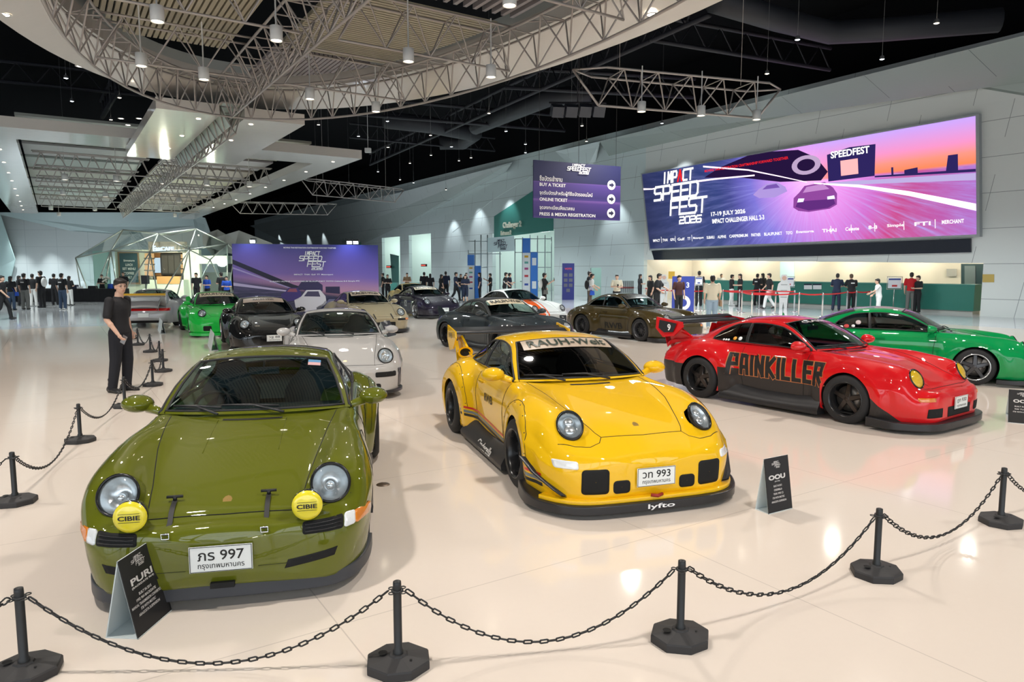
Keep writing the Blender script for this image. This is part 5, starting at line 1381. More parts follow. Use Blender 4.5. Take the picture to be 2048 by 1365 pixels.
POSES = {
 'stand': dict(legs=(((0, .09, .90), (.01, .10, .49), (-.02, .11, .08)), ((0, -.09, .90), (.02, -.10, .49), (.0, -.11, .08))), arms=(((0, .195, 1.41), (-.02, .245, 1.13), (.05, .235, .89)), ((0, -.195, 1.41), (-.02, -.245, 1.13), (.05, -.235, .89)))),
 'walk': dict(legs=(((0, .09, .90), (.16, .09, .52), (.22, .09, .10)), ((0, -.09, .90), (-.06, -.09, .50), (-.30, -.09, .14))), arms=(((0, .19, 1.41), (-.12, .24, 1.15), (-.10, .23, .92)), ((0, -.19, 1.41), (.08, -.24, 1.15), (.24, -.22, .97)))),
 'phone': dict(legs=(((0, .09, .90), (.02, .11, .49), (-.02, .13, .08)), ((0, -.09, .90), (.03, -.11, .49), (.03, -.12, .08))), arms=(((0, .19, 1.41), (-.02, .245, 1.13), (.12, .16, 1.00)), ((0, -.19, 1.41), (.14, -.25, 1.20), (.38, -.16, 1.34)))),
 'hands': dict(legs=(((0, .09, .90), (.02, .10, .49), (-.02, .11, .08)), ((0, -.09, .90), (.02, -.10, .49), (.02, -.11, .08))), arms=(((0, .19, 1.41), (.02, .255, 1.14), (.26, .10, 1.13)), ((0, -.19, 1.41), (.02, -.255, 1.14), (.26, -.08, 1.15)))),
 'lean': dict(legs=(((-.04, .09, .90), (.0, .11, .49), (-.10, .13, .08)), ((-.04, -.09, .90), (.04, -.11, .49), (.08, -.12, .08))), arms=(((.09, .19, 1.39), (.20, .25, 1.15), (.42, .12, 1.10)), ((.09, -.19, 1.39), (.20, -.25, 1.15), (.42, -.10, 1.10))), lean=.25),
 'reach': dict(legs=(((0, .09, .90), (.05, .11, .49), (.08, .13, .08)), ((0, -.09, .90), (-.04, -.11, .49), (-.14, -.12, .08))), arms=(((.06, .19, 1.40), (.22, .24, 1.20), (.42, .20, 1.08)), ((.04, -.19, 1.40), (.04, -.26, 1.14), (.22, -.20, 1.00))), lean=.12),
}
PROTO = {}
def person_meshes(pose, hair, wide=1., bare=False, vox=.016, skirt=False):
    key = (pose, hair, wide, bare, skirt)
    if key in PROTO: return PROTO[key]
    q = POSES[pose]; ln = q.get('lean', 0.); R = Matrix.Rotation(ln * .5, 3, 'Y')
    hc = (.025 + ln * .60, 0, 1.595)
    b = MB(); torso(b, -.004, lean=(ln, 0), wide=wide)
    for L in q['legs']:
        limb(b, L, (.088 * wide, .056, .040)); ft = Vector(L[2]); b.sphere(ft + Vector((.05, 0, -.04)), (.11, .036, .03), 12, 8)
    for k, A in enumerate(q['arms']):
        limb(b, A, (.050 * wide, .040, .028)); d = Vector(A[2]) - Vector(A[1]); hand(b, A[2], d, (0, -A[2][1] * 3, .2), curl=.35)
    head(b, hc, R)
    s = MB(); torso(s, .014, 1, 10, lean=(ln, 0), wide=wide); s.tube([(ln * .53, 0, 1.43), (ln * .56, 0, 1.475)], [.085, .066], 14)
    for A in q['arms']:
        a0, a1 = Vector(A[0]), Vector(A[1]); m_ = a0.lerp(a1, .75); limb(s, (a0, m_), (.065 * wide, .062 * wide))
    t = MB(); torso(t, .008, 0, 4, lean=(ln, 0), wide=wide)
    if skirt: t.tube([(0, 0, .95), (0, 0, .80), (0, 0, .55)], [.15, .18, .21], 20)
    else:
        for L in q['legs']:
            l0, l1, l2 = [Vector(v) for v in L]; e = l1.lerp(l2, .25) if bare else l2 + Vector((0, 0, .0)); limb(t, (l0, l1, e) , (.102 * wide, .078, .066))
    sh = MB()
    for L in q['legs']:
        ft = Vector(L[2]); z = max(0, ft.z - .08); tilt = Matrix.Rotation(.6 if z > .03 else 0, 3, 'Y')
        sh.sphere(Vector((ft.x, ft.y, z + .055)) + Vector((.045, 0, -.008)), (.145, .050, .047), 14, 8, tilt)
    h = MB(); hair_mb(h, hc, R, hair)
    PROTO[key] = (remeshed(b, 'body', vox * .8), remeshed(s, 'shirt', vox), remeshed(t, 'trousers', vox), sh.data('shoes'), remeshed(h, 'hair', vox * .8, 2), Vector(hc), R, q)
    return PROTO[key]
def mesh_obj(name, me, m, parent):
    me2 = me
    if not len(me.materials): me.materials.append(m)
    o = D.objects.new(name, me2); COL.objects.link(o); o.parent = parent
    o.material_slots[0].link = 'OBJECT'; o.material_slots[0].material = m
    return o
def person(px, Y, face, pose, top, bot, hair, label, h=1.70, wide=1., group=None, shoes=None, bare=False, extra='', hairm=None, skirt=False, pos=None):
    x = (px - 1024) / F_PX * (Y * 1.0)
    p = pos or Vector((x, Y, 0)); p.z = 0
    if pos is None and px > 1385:
        v = p.dot(DV)
        if 'clerk' in label: p = p * (max(v, 34.6) / v)
        elif v > 32.6: p = p * (32.6 / v)
    M = person_meshes(pose, hair, wide, bare, skirt=skirt)
    r = empty('person', label, 'person', p, math.radians(face), group); k = h / 1.715; r.scale = (k, k, k)
    mesh_obj('body', M[0], SKIN, r); mesh_obj('shirt', M[1], CL[top], r); mesh_obj('skirt' if skirt else 'trousers', M[2], CL[bot], r); mesh_obj('shoes', M[3], shoes or SHOE, r); mesh_obj('hair', M[4], hairm or HAIR, r)
    q = M[7]
    if 'backpack' in extra:
        mb = MB(); mb.sphere((-.17, 0, 1.20), (.10, .15, .22), 14, 10); m_ = CL['white' if 'wback' in extra else 'black']; mb.obj('backpack', m_, r)
        mb = MB()
        for s in (1, -1): mb.tube([(-.10, s * .10, 1.42), (.02, s * .115, 1.455), (.125, s * .11, 1.33), (.10, s * .14, 1.14), (-.10, s * .14, 1.08)], .014, 6)
        mb.obj('backpack_straps', CL['black'], r, fix=False)
    if 'phone' in extra:
        w = Vector(q['arms'][1][2]); d = (w - Vector(q['arms'][1][1])).normalized(); mb = MB(); mb.box(w + d * .10 + Vector((.01, .02, .04)), (.010, .075, .15), (0, -.2, 0)); tag(mb.obj('phone', M_gap, r), 'black phone')
    if 'bag' in extra:
        mb = MB(); mb.box((.02, -.27, .82), (.22, .07, .20), taper=.85); mb.tube([(.02, -.25, .92), (.08, -.08, 1.25), (.0, .10, 1.46), (-.10, .0, 1.30), (-.04, -.23, .92)], .010, 6); mb.obj('shoulder_bag', CL['tan' if 'tbag' in extra else 'blue' if 'bluebag' in extra else 'grey'], r, fix=False)
    if 'glasses' in extra:
        mb = MB(); c, R = M[5], M[6]
        for s in (1, -1): mb.tube([c + R @ Vector((.098, s * .032 + .022 * math.cos(a), .005 + .016 * math.sin(a))) for a in np.linspace(0, 2 * PI, 13)[:-1]], .0025, 5, closed=True); mb.tube([c + R @ Vector((.096, s * .054, .01)), c + R @ Vector((0, s * .084, .01))], .0025, 5)
        mb.obj('glasses', M_plas, r, fix=False)
    if 'print' in extra:
        mb = MB(); mb.box((-.128, 0, 1.30), (.004, .16, .05)); mb.obj('shirt_print', CL['white'], r)
    if 'patch' in extra:
        mb = MB(); mb.tube([(.135 * math.cos(a) * .9, .20 * math.sin(a) * .9, z) for a, z in ((-2.2, 1.25), (-1.8, 1.17), (-1.2, 1.12), (-.6, 1.2))], .03, 6); mb.obj('shirt_patch', CL['white'], r, fix=False)
    return r
LG = None
person(6, 27, 10, 'walk', 'black', 'black', 's', 'person in black walking, cut by the left edge of the picture')
person(24, 33.5, 90, 'stand', 'black', 'jeans', 'l', 'person with a shoulder bag, black top and blue jeans, second from the left edge', 1.62, extra='bag bluebag')
person(41, 37.5, 60, 'hands', 'black', 'black', 'l', 'person in black half hidden between the two figures at far left', 1.60)
person(51, 34, 90, 'stand', 'black', 'grey', 's', 'person seen from behind in a black tee with white print and grey trousers', 1.75, extra='print')
person(68, 37, 100, 'hands', 'black', 'white', 's', 'person in a black top and white trousers in the left group', 1.70, shoes=SHOE_W)
person(85, 35.5, 170, 'stand', 'black', 'black', 's', 'tall person in black carrying a white backpack at the left desk', 1.86, extra='backpack wback')
person(111, 38.5, 95, 'hands', 'black', 'black', 's', 'person in black leaning over the black covered desk', 1.70)
person(126, 34, 85, 'stand', 'black', 'jeans', 's', 'person from behind in black tee and dark jeans, right end of left group', 1.75, extra='print', shoes=SHOE_W)
person(141, 38, 80, 'hands', 'black', 'white', 'l', 'long haired person in black beside the end of the black desk', 1.58)
person(207, 43.6, -80, 'hands', 'black', 'black', 's', 'person in black behind the black desk, beside white flowers', 1.62)
person(250, 43.2, -90, 'stand', 'black', 'black', 's', 'person in black standing behind the head of the near man in black', 1.78)
person(395, 39.5, -90, 'stand', 'black', 'black', 's', 'person in a black jacket standing in front of the glass cafe', 1.74)
person(416, 40, -110, 'hands', 'blue', 'black', 's', 'person in a blue jacket in front of the glass cafe', 1.60)
person(445, 38, 150, 'hands', 'black', 'black', 's', 'person in black holding both hands up beside the purple backdrop', 1.78)
person(455, 37, -80, 'hands', 'blue', 'black', 's', 'person in blue right at the left post of the purple backdrop', 1.58)
person(767, 47, 180, 'stand', 'black', 'black', 's', 'person in black just right of the purple backdrop')
person(776, 44.5, -70, 'hands', 'black', 'black', 'l', 'long haired person with a white collar right of the purple backdrop', 1.62, extra='patch')
person(815, 48, -90, 'hands', 'tan', 'black', 'l', 'person in a tan coat in front of the second white doorway')
person(849, 46, 90, 'stand', 'black', 'black', 's', 'broad person in a black suit seen from behind', 1.76, wide=1.15)
person(861, 45.5, 100, 'stand', 'black', 'black', 'l', 'long haired person in black beside the black suit', 1.66)
person(883, 44.5, 30, 'stand', 'black', 'black', 'l', 'person in a wide black dress left of the white kiosk', 1.62, wide=1.15, skirt=True)
person(892, 46.5, 90, 'stand', 'navy', 'black', 's', 'tall person in dark navy behind the wide black dress', 1.80)
person(912, 43, -10, 'walk', 'navy', 'black', 's', 'person in a navy shirt walking, left of the white kiosk', 1.76)
person(922, 46.5, -60, 'hands', 'black', 'jeans', 'l', 'long haired person in black behind the walking navy shirt', 1.64)
person(931, 41.5, -90, 'hands', 'navy', 'navy', 's', 'person in navy shorts with bare legs facing the camera', 1.62, bare=True)
person(933, 48.5, -90, 'hands', 'black', 'black', 's', 'person in black behind the one in navy shorts', 1.70)
person(960, 43.5, 180, 'stand', 'navy', 'black', 'l', 'person in dark clothes in front of the white sponsor kiosk', 1.74)
person(981, 45.5, 180, 'phone', 'black', 'black', 's', 'person in black holding a camera right of the kiosk', 1.68)
person(1009, 40.5, 10, 'reach', 'black', 'black', 's', 'person in black with a white patch leaning forward near the entrance', 1.76, extra='patch')
person(1019, 42.5, 20, 'hands', 'navy', 'black', 's', 'person in navy beside the leaning one near the entrance', 1.72)
person(1088, 34.5, 10, 'phone', 'black', 'black', 's', 'person in a black tee photographing, white backpack and shoulder bag', 1.76, extra='phone backpack wback bag')
person(1180, 33.5, 10, 'reach', 'white', 'brown', 's', 'person in a white tee with backpack straps and a blue bag', 1.74, extra='backpack bag bluebag')
person(1178, 37, 0, 'stand', 'black', 'black', 's', 'person in black hidden behind the white tee', 1.84)
person(1233, 33, -90, 'hands', 'cream', 'black', 's', 'person in a cream tee facing the camera with a phone', 1.70, extra='phone')
person(1279, 41, 10, 'hands', 'black', 'black', 'l', 'slim long haired person in black reading, right of the cream tee', 1.66)
person(1313, 29.5, -20, 'reach', 'black', 'black', 's', 'heavy person with glasses and a black tee behind the bronze car', 1.76, wide=1.28, extra='glasses')
person(1300, 33, 200, 'stand', 'black', 'black', 'l', 'long haired person in black behind the heavy one in black', 1.66)
person(1357, 28, -70, 'stand', 'maroon', 'black', 's', 'person in a dark maroon tee beside the blue round board', 1.70)
person(1397, 37, 90, 'stand', 'black', 'black', 's', 'tall person in black behind the queue sign at the counter', 1.85)
person(1424, 23.2, 85, 'stand', 'cream', 'lightjeans', 's', 'person seen from behind in a cream tee, pale jeans and tan bag', 1.74, extra='bag tbag', shoes=SHOE_W, wide=1.1)
person(1441, 44, -90, 'hands', 'white', 'black', 's', 'counter clerk in white behind the green desk', 1.66)
person(1462, 37.5, 0, 'hands', 'black', 'white', 's', 'person in a black top and white trousers in the queue', 1.66, shoes=SHOE_W)
person(1479, 36.5, 180, 'hands', 'black', 'black', 'l', 'long haired person in black facing the one with white trousers', 1.70)
person(1513, 38, 40, 'hands', 'black', 'black', 's', 'person in black at the green desk, left of the two with white trousers', 1.70, extra='print')
person(1524, 39.5, 120, 'hands', 'black', 'black', 'l', 'long haired person in black at the green desk', 1.72)
person(1537, 34.5, 170, 'walk', 'black', 'white', 's', 'person in a black tee and wide white trousers striding in the queue', 1.74, wide=1.08)
person(1566, 44, -90, 'stand', 'white', 'black', 's', 'counter clerk behind the white queue sign', 1.70)
person(1672, 33.2, 60, 'lean', 'navy', 'navy', 's', 'person in a navy hoodie leaning on the green desk', 1.74)
person(1702, 33.0, 80, 'lean', 'black', 'black', 's', 'person in a black jacket with a pale back emblem at the green desk', 1.72, wide=1.1, extra='print', hairm=mat('hair_brown', (.09, .06, .035), .5))
person(1757, 28.5, 165, 'reach', 'white', 'white', 's', 'person in a white vest with blue sleeves reaching to the left', 1.56, extra='')
person(1768, 37.5, -100, 'hands', 'black', 'black', 'l', 'clerk with long dark hair behind the green desk, beside the sign', 1.60)
person(1820, 33, 60, 'stand', 'red', 'grey', 's', 'person in a red shirt and grey trousers at the green desk', 1.80)
person(1834, 34.5, 190, 'hands', 'black', 'black', 's', 'person in black facing the red shirt at the desk', 1.66)

# ---- the man in black standing by the chain barrier, front left
def near_man():
    p = Vector((-6.24, 11.1, 0)); r = empty('person', 'man in black tee and trousers with glasses standing left of the chain barrier', 'person', p, math.radians(-8))
    legs = (((0, .095, .93), (.03, .10, .51), (-.01, .10, .09)), ((.0, -.095, .93), (-.01, -.12, .51), (-.075, -.14, .09)))
    arms = (((-.01, .20, 1.43), (-.06, .25, 1.15), (.02, .22, .93)), ((.0, -.20, 1.43), (-.01, -.265, 1.15), (.14, -.235, .93)))
    R = Matrix.Rotation(math.radians(-28), 3, 'Z') @ Matrix.Rotation(math.radians(4), 3, 'Y'); hc = Vector((.05, 0, 1.645))
    b = MB(); torso(b, -.004)
    for L in legs: limb(b, L, (.09, .058, .042)); ft = Vector(L[2]); None
    for k, A in enumerate(arms):
        limb(b, A, (.052, .041, .028)); m_ = Vector(A[1]).lerp(Vector(A[2]), .35); b.sphere(m_, .043, 12, 8)
        d = Vector(A[2]) - Vector(A[1]); hand(b, A[2], d, (.2, -A[2][1], 0) if k else (.2, -A[2][1], 0), curl=.45)
    head(b, hc, R); b.tube([(.0, 0, 1.43), (.02, 0, 1.56)], [.062, .054], 14)
    bo = mesh_obj('body', remeshed(b, 'body', .0075, 2), SKIN, r)
    s = MB(); torso(s, .016, 1, 10); s.tube([(0, 0, 1.44), (.004, 0, 1.492)], [.085, .068], 16)
    for A in arms: a0, a1 = Vector(A[0]), Vector(A[1]); limb(s, (a0, a0.lerp(a1, .82)), (.067, .062))
    mesh_obj('shirt', remeshed(s, 'shirt', .011, 3), CL['black'], r)
    t = MB(); torso(t, .008, 0, 4)
    for L in legs:
        l0, l1, l2 = [Vector(v) for v in L]; limb(t, (l0, l1, l2 + Vector((0, 0, -.01))), (.108, .085, .068))
        for z in (.0, .05, .12): t.sphere(l2 + Vector((.005, 0, z)), (.072, .070, .02), 12, 8)
    mesh_obj('trousers', remeshed(t, 'trousers', .011, 3), cloth('darknavy', (.010, .011, .016)), r)
    sh = MB()
    for L, a in zip(legs, (.1, -.35)):
        ft = Vector(L[2]); M_ = Matrix.Rotation(a, 3, 'Z'); P = []
        for x, w, h in ((-.105, .02, .04), (-.09, .045, .10), (-.02, .052, .115), (.06, .052, .085), (.13, .050, .055), (.185, .036, .04), (.205, .008, .02)):
            P.append([Vector((ft.x, ft.y, 0)) + M_ @ Vector((x, w * math.cos(t_), max(.0, h * .5 + h * .5 * math.sin(t_)))) for t_ in np.linspace(0, 2 * PI, 17)[:-1]])
        q = MB(); q.grid(P, close=True); q.obj('shoe', SHOE, r, fix=False)
    h = MB(); f = lambda x, y, z: hc + R @ Vector((x, y, z))
    h.sphere(f(-.018, 0, .058), (.100, .088, .080), 18, 12, R); h.sphere(f(-.045, 0, .015), (.072, .083, .075), 14, 10, R); h.sphere(f(.036, 0, .090), (.060, .078, .030), 16, 10, R); h.sphere(f(.070, 0, .080), (.020, .060, .020), 14, 10, R)
    mesh_obj('hair', remeshed(h, 'hair', .009, 2), HAIR, r)
    e = MB()
    for s_ in (1, -1): e.sphere(f(.079, s_ * .031, .012), (.009, .013, .006), 8, 6, R)
    e.obj('eyes', M_ink, bo, fix=False)
    e = MB()
    for s_ in (1, -1): e.tube([f(.086, s_ * .018, .036), f(.082, s_ * .046, .034)], .003, 5)
    e.obj('eyebrows', HAIR, bo, fix=False)
    e = MB(); e.tube([f(.088, -.02, -.058), f(.0905, 0, -.060), f(.088, .02, -.058)], .0035, 6); e.obj('mouth', mat('lip_red', (.4, .13, .11), .5), bo, fix=False)
    g = MB()
    for s_ in (1, -1):
        g.tube([f(.100, s_ * .033 + .025 * math.cos(a), .006 + .020 * math.sin(a)) for a in np.linspace(0, 2 * PI, 19)[:-1]], .0018, 5, closed=True); g.tube([f(.098, s_ * .058, .012), f(.0, s_ * .088, .012)], .0022, 5)
    g.tube([f(.102, -.009, .010), f(.102, .009, .010)], .0018, 5)
    go = g.obj('glasses', mat('glasses_frame', (.25, .2, .16), .3, .8), r, fix=False)
    w = Vector(arms[1][2]); d = (w - Vector(arms[1][1])).normalized(); mb = MB(); mb.box(w + d * .11 + Vector((.0, .03, 0)), (.075, .010, .13), (0, .5, 0)); tag(mb.obj('phone', mat('phone_grey', (.25, .25, .26), .2, .5), r), 'grey phone held in the right hand')
    k = 1.02; r.scale = (k, k, k)
near_man()

# ================================================================ chain barrier, signs and desks
M_POST = mat('post_plastic', (.018, .019, .020), .42); M_BASE = mat('base_rubber', (.030, .029, .030), .62)
def make_post(label, p, rz=0., h=.44):
    o = empty('barrier_post', label, 'barrier post', p, rz, 'black chain barrier posts')
    oc = [(.150, .055), (.055, .140), (-.060, .140), (-.150, .060), (-.150, -.060), (-.055, -.140), (.060, -.140), (.150, -.055)]
    mb = MB()
    R_ = [[(x * k, y * k, z) for x, y in oc] for k, z in ((.985, .0), (1., .006), (1., .038), (.965, .046), (.30, .062), (.26, .070), (.17, .070))]
    mb.grid(R_, close=True, smooth=False); mb.add(R_[0], [tuple(range(8))], False); mb.add(R_[-1], [tuple(range(8))], False)
    b = mb.obj('base', M_BASE, o, fix=False)
    mb = MB(); mb.lathe([(0, .0672), (.022, .0672)], (-.075, .02, 0), n=16); mb.lathe([(0, .0595), (.007, .0595)], (.06, -.055, 0), n=10); mb.obj('socket_hole', M_gap, b, fix=False)
    mb = MB(); mb.lathe([(.026, .064), (.026, .085), (.0205, .095), (.0205, h - .02), (.0195, h - .004), (.010, h), (0, h)], n=20); mb.obj('pole', M_POST, o, fix=False)
    mb = MB(); mb.lathe([(.0205, h - .055), (.030, h - .055), (.030, h - .045), (.0205, h - .045)], n=20)
    for a in range(4):
        t = PI / 4 + a * PI / 2; c = Vector((.040 * math.cos(t), .040 * math.sin(t), h - .05)); mb.tube([c + Vector((.013 * math.cos(q), .013 * math.sin(q), 0)) for q in np.linspace(0, 2 * PI, 11)[:-1]], .003, 6, closed=True)
    mb.obj('chain_collar', M_POST, o, fix=False); return o
PT = {}
posts = [('N1', 50, 1350, 'barrier post at the lower left corner, cut by the frame', 20), ('N2', 797, 1333, 'nearest barrier post at the bottom, between olive and yellow cars', 10), ('N3', 1360, 1281, 'barrier post at the bottom below the yellow car signboard', 30), ('N4', 1752, 1150, 'barrier post at the lower right, second from the right edge', 35), ('N5', 2001, 1047, 'barrier post at the right edge', 50),
         ('L1', 31, 1007, 'barrier post at the left edge level with the olive headlight', 15), ('L2', 161, 884, 'second barrier post of the left row, left of the olive mirror', 40), ('L3', 250, 815, 'barrier post right at the feet of the standing man', 40), ('L4', 306, 772, 'barrier post just right of the feet of the standing man', 60), ('L5', 327, 744, 'fifth post of the left row, beside the roof of the olive car', 60), ('L6', 320, 723, 'sixth post of the left row', 60), ('L7', 301, 705, 'seventh post of the left row', 60), ('L8', 276, 691, 'eighth post of the left row, behind the man', 60), ('L9', 263, 678, 'farthest post of the left row, behind the man', 60), ('R1', 1131, 648, 'lone barrier post between the slate and bronze cars', 0)]
PH = .44
ordn = {'L6': 'sixth post of the left row, counted from the left edge', 'L7': 'seventh post of the left row, counted from the left edge'}
p0_ = None
for (k, x, y, lab, a) in posts:
    p = at(x, y, 0.0); lab = ordn.get(k, lab)
    if p0_ is None: p0_ = make_post(lab, p, math.radians(a), PH)
    else: dup(p0_, p, math.radians(a), lab)
    PT[k] = p
PT['X0'] = PT['N1'] + Vector((-1.5, -.25, 0)); PT['X1'] = PT['N5'] + Vector((1.25, .75, 0)); PT['X2'] = PT['L1'] + Vector((-1.0, -1.1, 0))
PT['R0'] = at(1098, 640, 0); PT['R2'] = at(1165, 640, 0)
M_CH = mat('chain_black', (.012, .012, .013), .4)
def chain(a, b, low, label, pitch=.042, th=.0042, coarse=False):
    A = PT[a] + UP * (PH - .052); B = PT[b] + UP * (PH - .052); d = (B - A); d.z = 0; L = d.length; t = d.normalized()
    A = A + t * .045; B = B - t * .045; sag = PH - .052 - low; pts = []
    n = int((L + 2.4 * sag * sag / L) / pitch) ; mb = MB()
    cs = [Vector(A.lerp(B, k / (4 * n))) - UP * sag * (1 - (2 * k / (4 * n) - 1) ** 2) for k in range(4 * n + 1)]
    acc = [0]
    for i in range(1, len(cs)): acc.append(acc[-1] + (cs[i] - cs[i - 1]).length)
    m = int(acc[-1] / pitch); xs = [acc[-1] * k / m for k in range(m + 1)]
    P = [Vector((float(np.interp(s, acc, [c.x for c in cs])), float(np.interp(s, acc, [c.y for c in cs])), float(np.interp(s, acc, [c.z for c in cs])))) for s in xs]
    side = t.cross(UP).normalized()
    for i in range(m):
        q = (P[i + 1] - P[i]).normalized(); c = (P[i] + P[i + 1]) / 2; up = side.cross(q).normalized()
        w = (side if i % 2 else up); w = (w * .92 + (up if i % 2 else side) * .38).normalized(); hl = pitch * .5 + th * .6; hw = .0125
        K = 10 if not coarse else 8; ring = []
        for j in range(K):
            a_ = 2 * PI * (j + .5) / K; ca, sa = math.cos(a_), math.sin(a_); ring.append(c + q * (hl - .010) * (1 if ca > 0 else -1) + q * .010 * ca * 1. + w * hw * sa)
        mb.tube(ring, th, 6 if not coarse else 4, closed=True)
    return tag(mb.obj('chain', M_CH, fix=False), label, 'chain', 'black plastic chains')
fp = at(766, 970, 0); mb = MB(); mb.lathe([(0, .006), (.055, .006), (.062, .0)], n=24); tag(mb.obj('floor_cover', mat('brass_brown', (.14, .10, .07), .4, .5), loc=fp, fix=False), 'small round brown cover plate on the floor right of the olive car', 'floor cover')
chain('X0', 'N1', .10, 'chain leaving the picture at the lower left corner')
chain('N1', 'N2', .035, 'long chain across the bottom left, in front of the signboard of the olive car'); chain('N2', 'N3', .06, 'chain across the bottom centre between two big posts'); chain('N3', 'N4', .085, 'chain at the lower right below the right car signs'); chain('N4', 'N5', .09, 'chain between the two rightmost posts'); chain('N5', 'X1', .12, 'chain leaving the picture at the right edge')
chain('X2', 'L1', .09, 'chain leaving the picture at the left edge'); chain('L1', 'L2', .06, 'chain between the first two posts of the left row'); chain('L2', 'L3', .10, 'chain from the second left post to the one at the feet of the man', coarse=True)
for a, b, lab in (('L3', 'L4', 'chain right of the shoes of the man'), ('L4', 'L5', 'fourth chain of the left row'), ('L5', 'L6', 'short chain high in the left row'), ('L6', 'L7', 'chain between sixth and seventh left posts'), ('L7', 'L8', 'chain between seventh and eighth left posts'), ('L8', 'L9', 'farthest chain of the left row'), ('R0', 'R1', 'chain left of the lone far post'), ('R1', 'R2', 'chain right of the lone far post')):
    chain(a, b, .14, lab, pitch=.07, th=.007, coarse=True)
# ---------------------------------------------------------------- A-shaped signboards
M_SB = mat('board_black', (.012, .012, .013), .5); M_SW = mat('board_white', (.66, .72, .72), .3); M_SL = mat('board_print', (.62, .60, .58), .5)
def aboard(BL, BR, LL, ridge, lines, label, logo=True, hh=None):
    a, b, l = at(*BL), at(*BR), at(*LL); t0_ = (b - a).normalized(); l = a + (l - a) - t0_ * (l - a).dot(t0_); m_ = (a + l) / 2; z = atY(ridge[0], ridge[1], m_.y).z if hh is None else hh
    w = b - a; t = w.normalized(); mid = (l - a) / 2; o = empty('sign_board', label, 'sign board', a, 0, None)
    T0 = mid + UP * z; fn_n = (T0).cross(w).normalized()
    if fn_n.dot(mid) > 0: fn_n = -fn_n
    mb = MB(); mb.poly([Vector((0, 0, 0)), w, w + T0, T0], .008, fn_n); mb.obj('front_board', M_SB, o)
    mb = MB(); L2 = (l - a)
    mb.poly([L2, L2 + w, w + T0, T0], .006, -L2.normalized()); e = .010
    mb.poly([UP * .004 + fn_n * -.009, w + UP * .004 - fn_n * .009, w + T0 - fn_n * .009, T0 - fn_n * .009], .003, -fn_n); mb.poly([UP * .006, w + UP * .006, w + L2 + UP * .006, L2 + UP * .006], .005, UP)
    mb.obj('back_board', M_SW, o)
    S = T0.length; up = T0.normalized(); W = w.length
    me = MB()
    for (txt, cy, hgt, wd, bold) in lines:
        q = text_mesh(txt, 1., bold, width=W * wd, height=S * hgt)
        for v in q.vertices: v.co = w * .455 + up * (S * cy) + t * v.co.x + up * v.co.y + fn_n * .002
        me.add([v.co for v in q.vertices], [tuple(f.vertices) for f in q.polygons], False)
    if logo:
        k = W * .062; event_logo(lambda x, y, i: w * .45 + up * (S * .80) + t * (x - 3.2) * k + up * y * k * .75 + fn_n * .0025, me)
    me.obj('board_text', M_SL, o, fix=False); return o
aboard((277, 1280), (344, 1222), (216, 1275), (235, 1124), [('PURI', .665, .085, .60, .03), ('(BACKDATE 964)', .59, .032, .62, .03), ('BUILT IN 2015', .49, .035, .35, .02), ('1992 964 BACKDATE', .43, .035, .55, .02), ('MANUAL TRANSMISSION CONVERTION', .37, .035, .86, .02), ('ITB WITH MOTEC', .31, .035, .42, .02), ('ARAGOSTA SUSPENSION', .25, .035, .60, .02)], 'black and white signboard standing in front of the olive car')
aboard((1538, 1030), (1585, 1018), (1499, 1023), (1524, 919), [('OOU', .64, .09, .70, .05), ('(RWB)', .56, .025, .22, .02), ('BUILT IN 2013', .48, .035, .34, .02), ('CINDERELLA', .41, .035, .34, .02), ('YEAR 1993 C2', .34, .035, .42, .02), ('ITB WITH MOTEC', .27, .035, .50, .02), ('ARAGOSTA SUSPENSION', .20, .035, .62, .02)], 'black and white signboard standing right of the yellow car')
aboard((2016, 846), (2078, 852), (2052, 832), (2034, 779), [('OOU', .66, .10, .6, .04), ('BUILT IN 2013', .50, .035, .5, .02), ('930 TURBO', .42, .035, .5, .02), ('ITB WITH MOTEC', .34, .035, .6, .02)], 'signboard cut by the right edge, in front of the red car')
aboard((1120, 657), (1134, 657), (1122, 654), (1124, 628), [('RWB', .65, .09, .6, .04), ('BUILT IN 2014', .45, .04, .6, .02), ('AIR COOLED', .35, .04, .6, .02)], 'small dark signboard between the slate and bronze cars', hh=.42)
aboard((332, 668), (326, 660), (321, 668), (326, 641), [], 'small white signboard edge in front of the bright green car', logo=False, hh=.40)
aboard((438, 702), (430, 690), (422, 702), (431, 668), [], 'small white signboard edge beside the black car', logo=False, hh=.42)
aboard((776, 675), (793, 671), (773, 669), (777, 646), [('SONY', .65, .09, .6, .04), ('BUILT IN 2016', .45, .04, .6, .02), ('1973 BACKDATE', .35, .04, .6, .02)], 'dark signboard in front of the beige car', hh=.44)

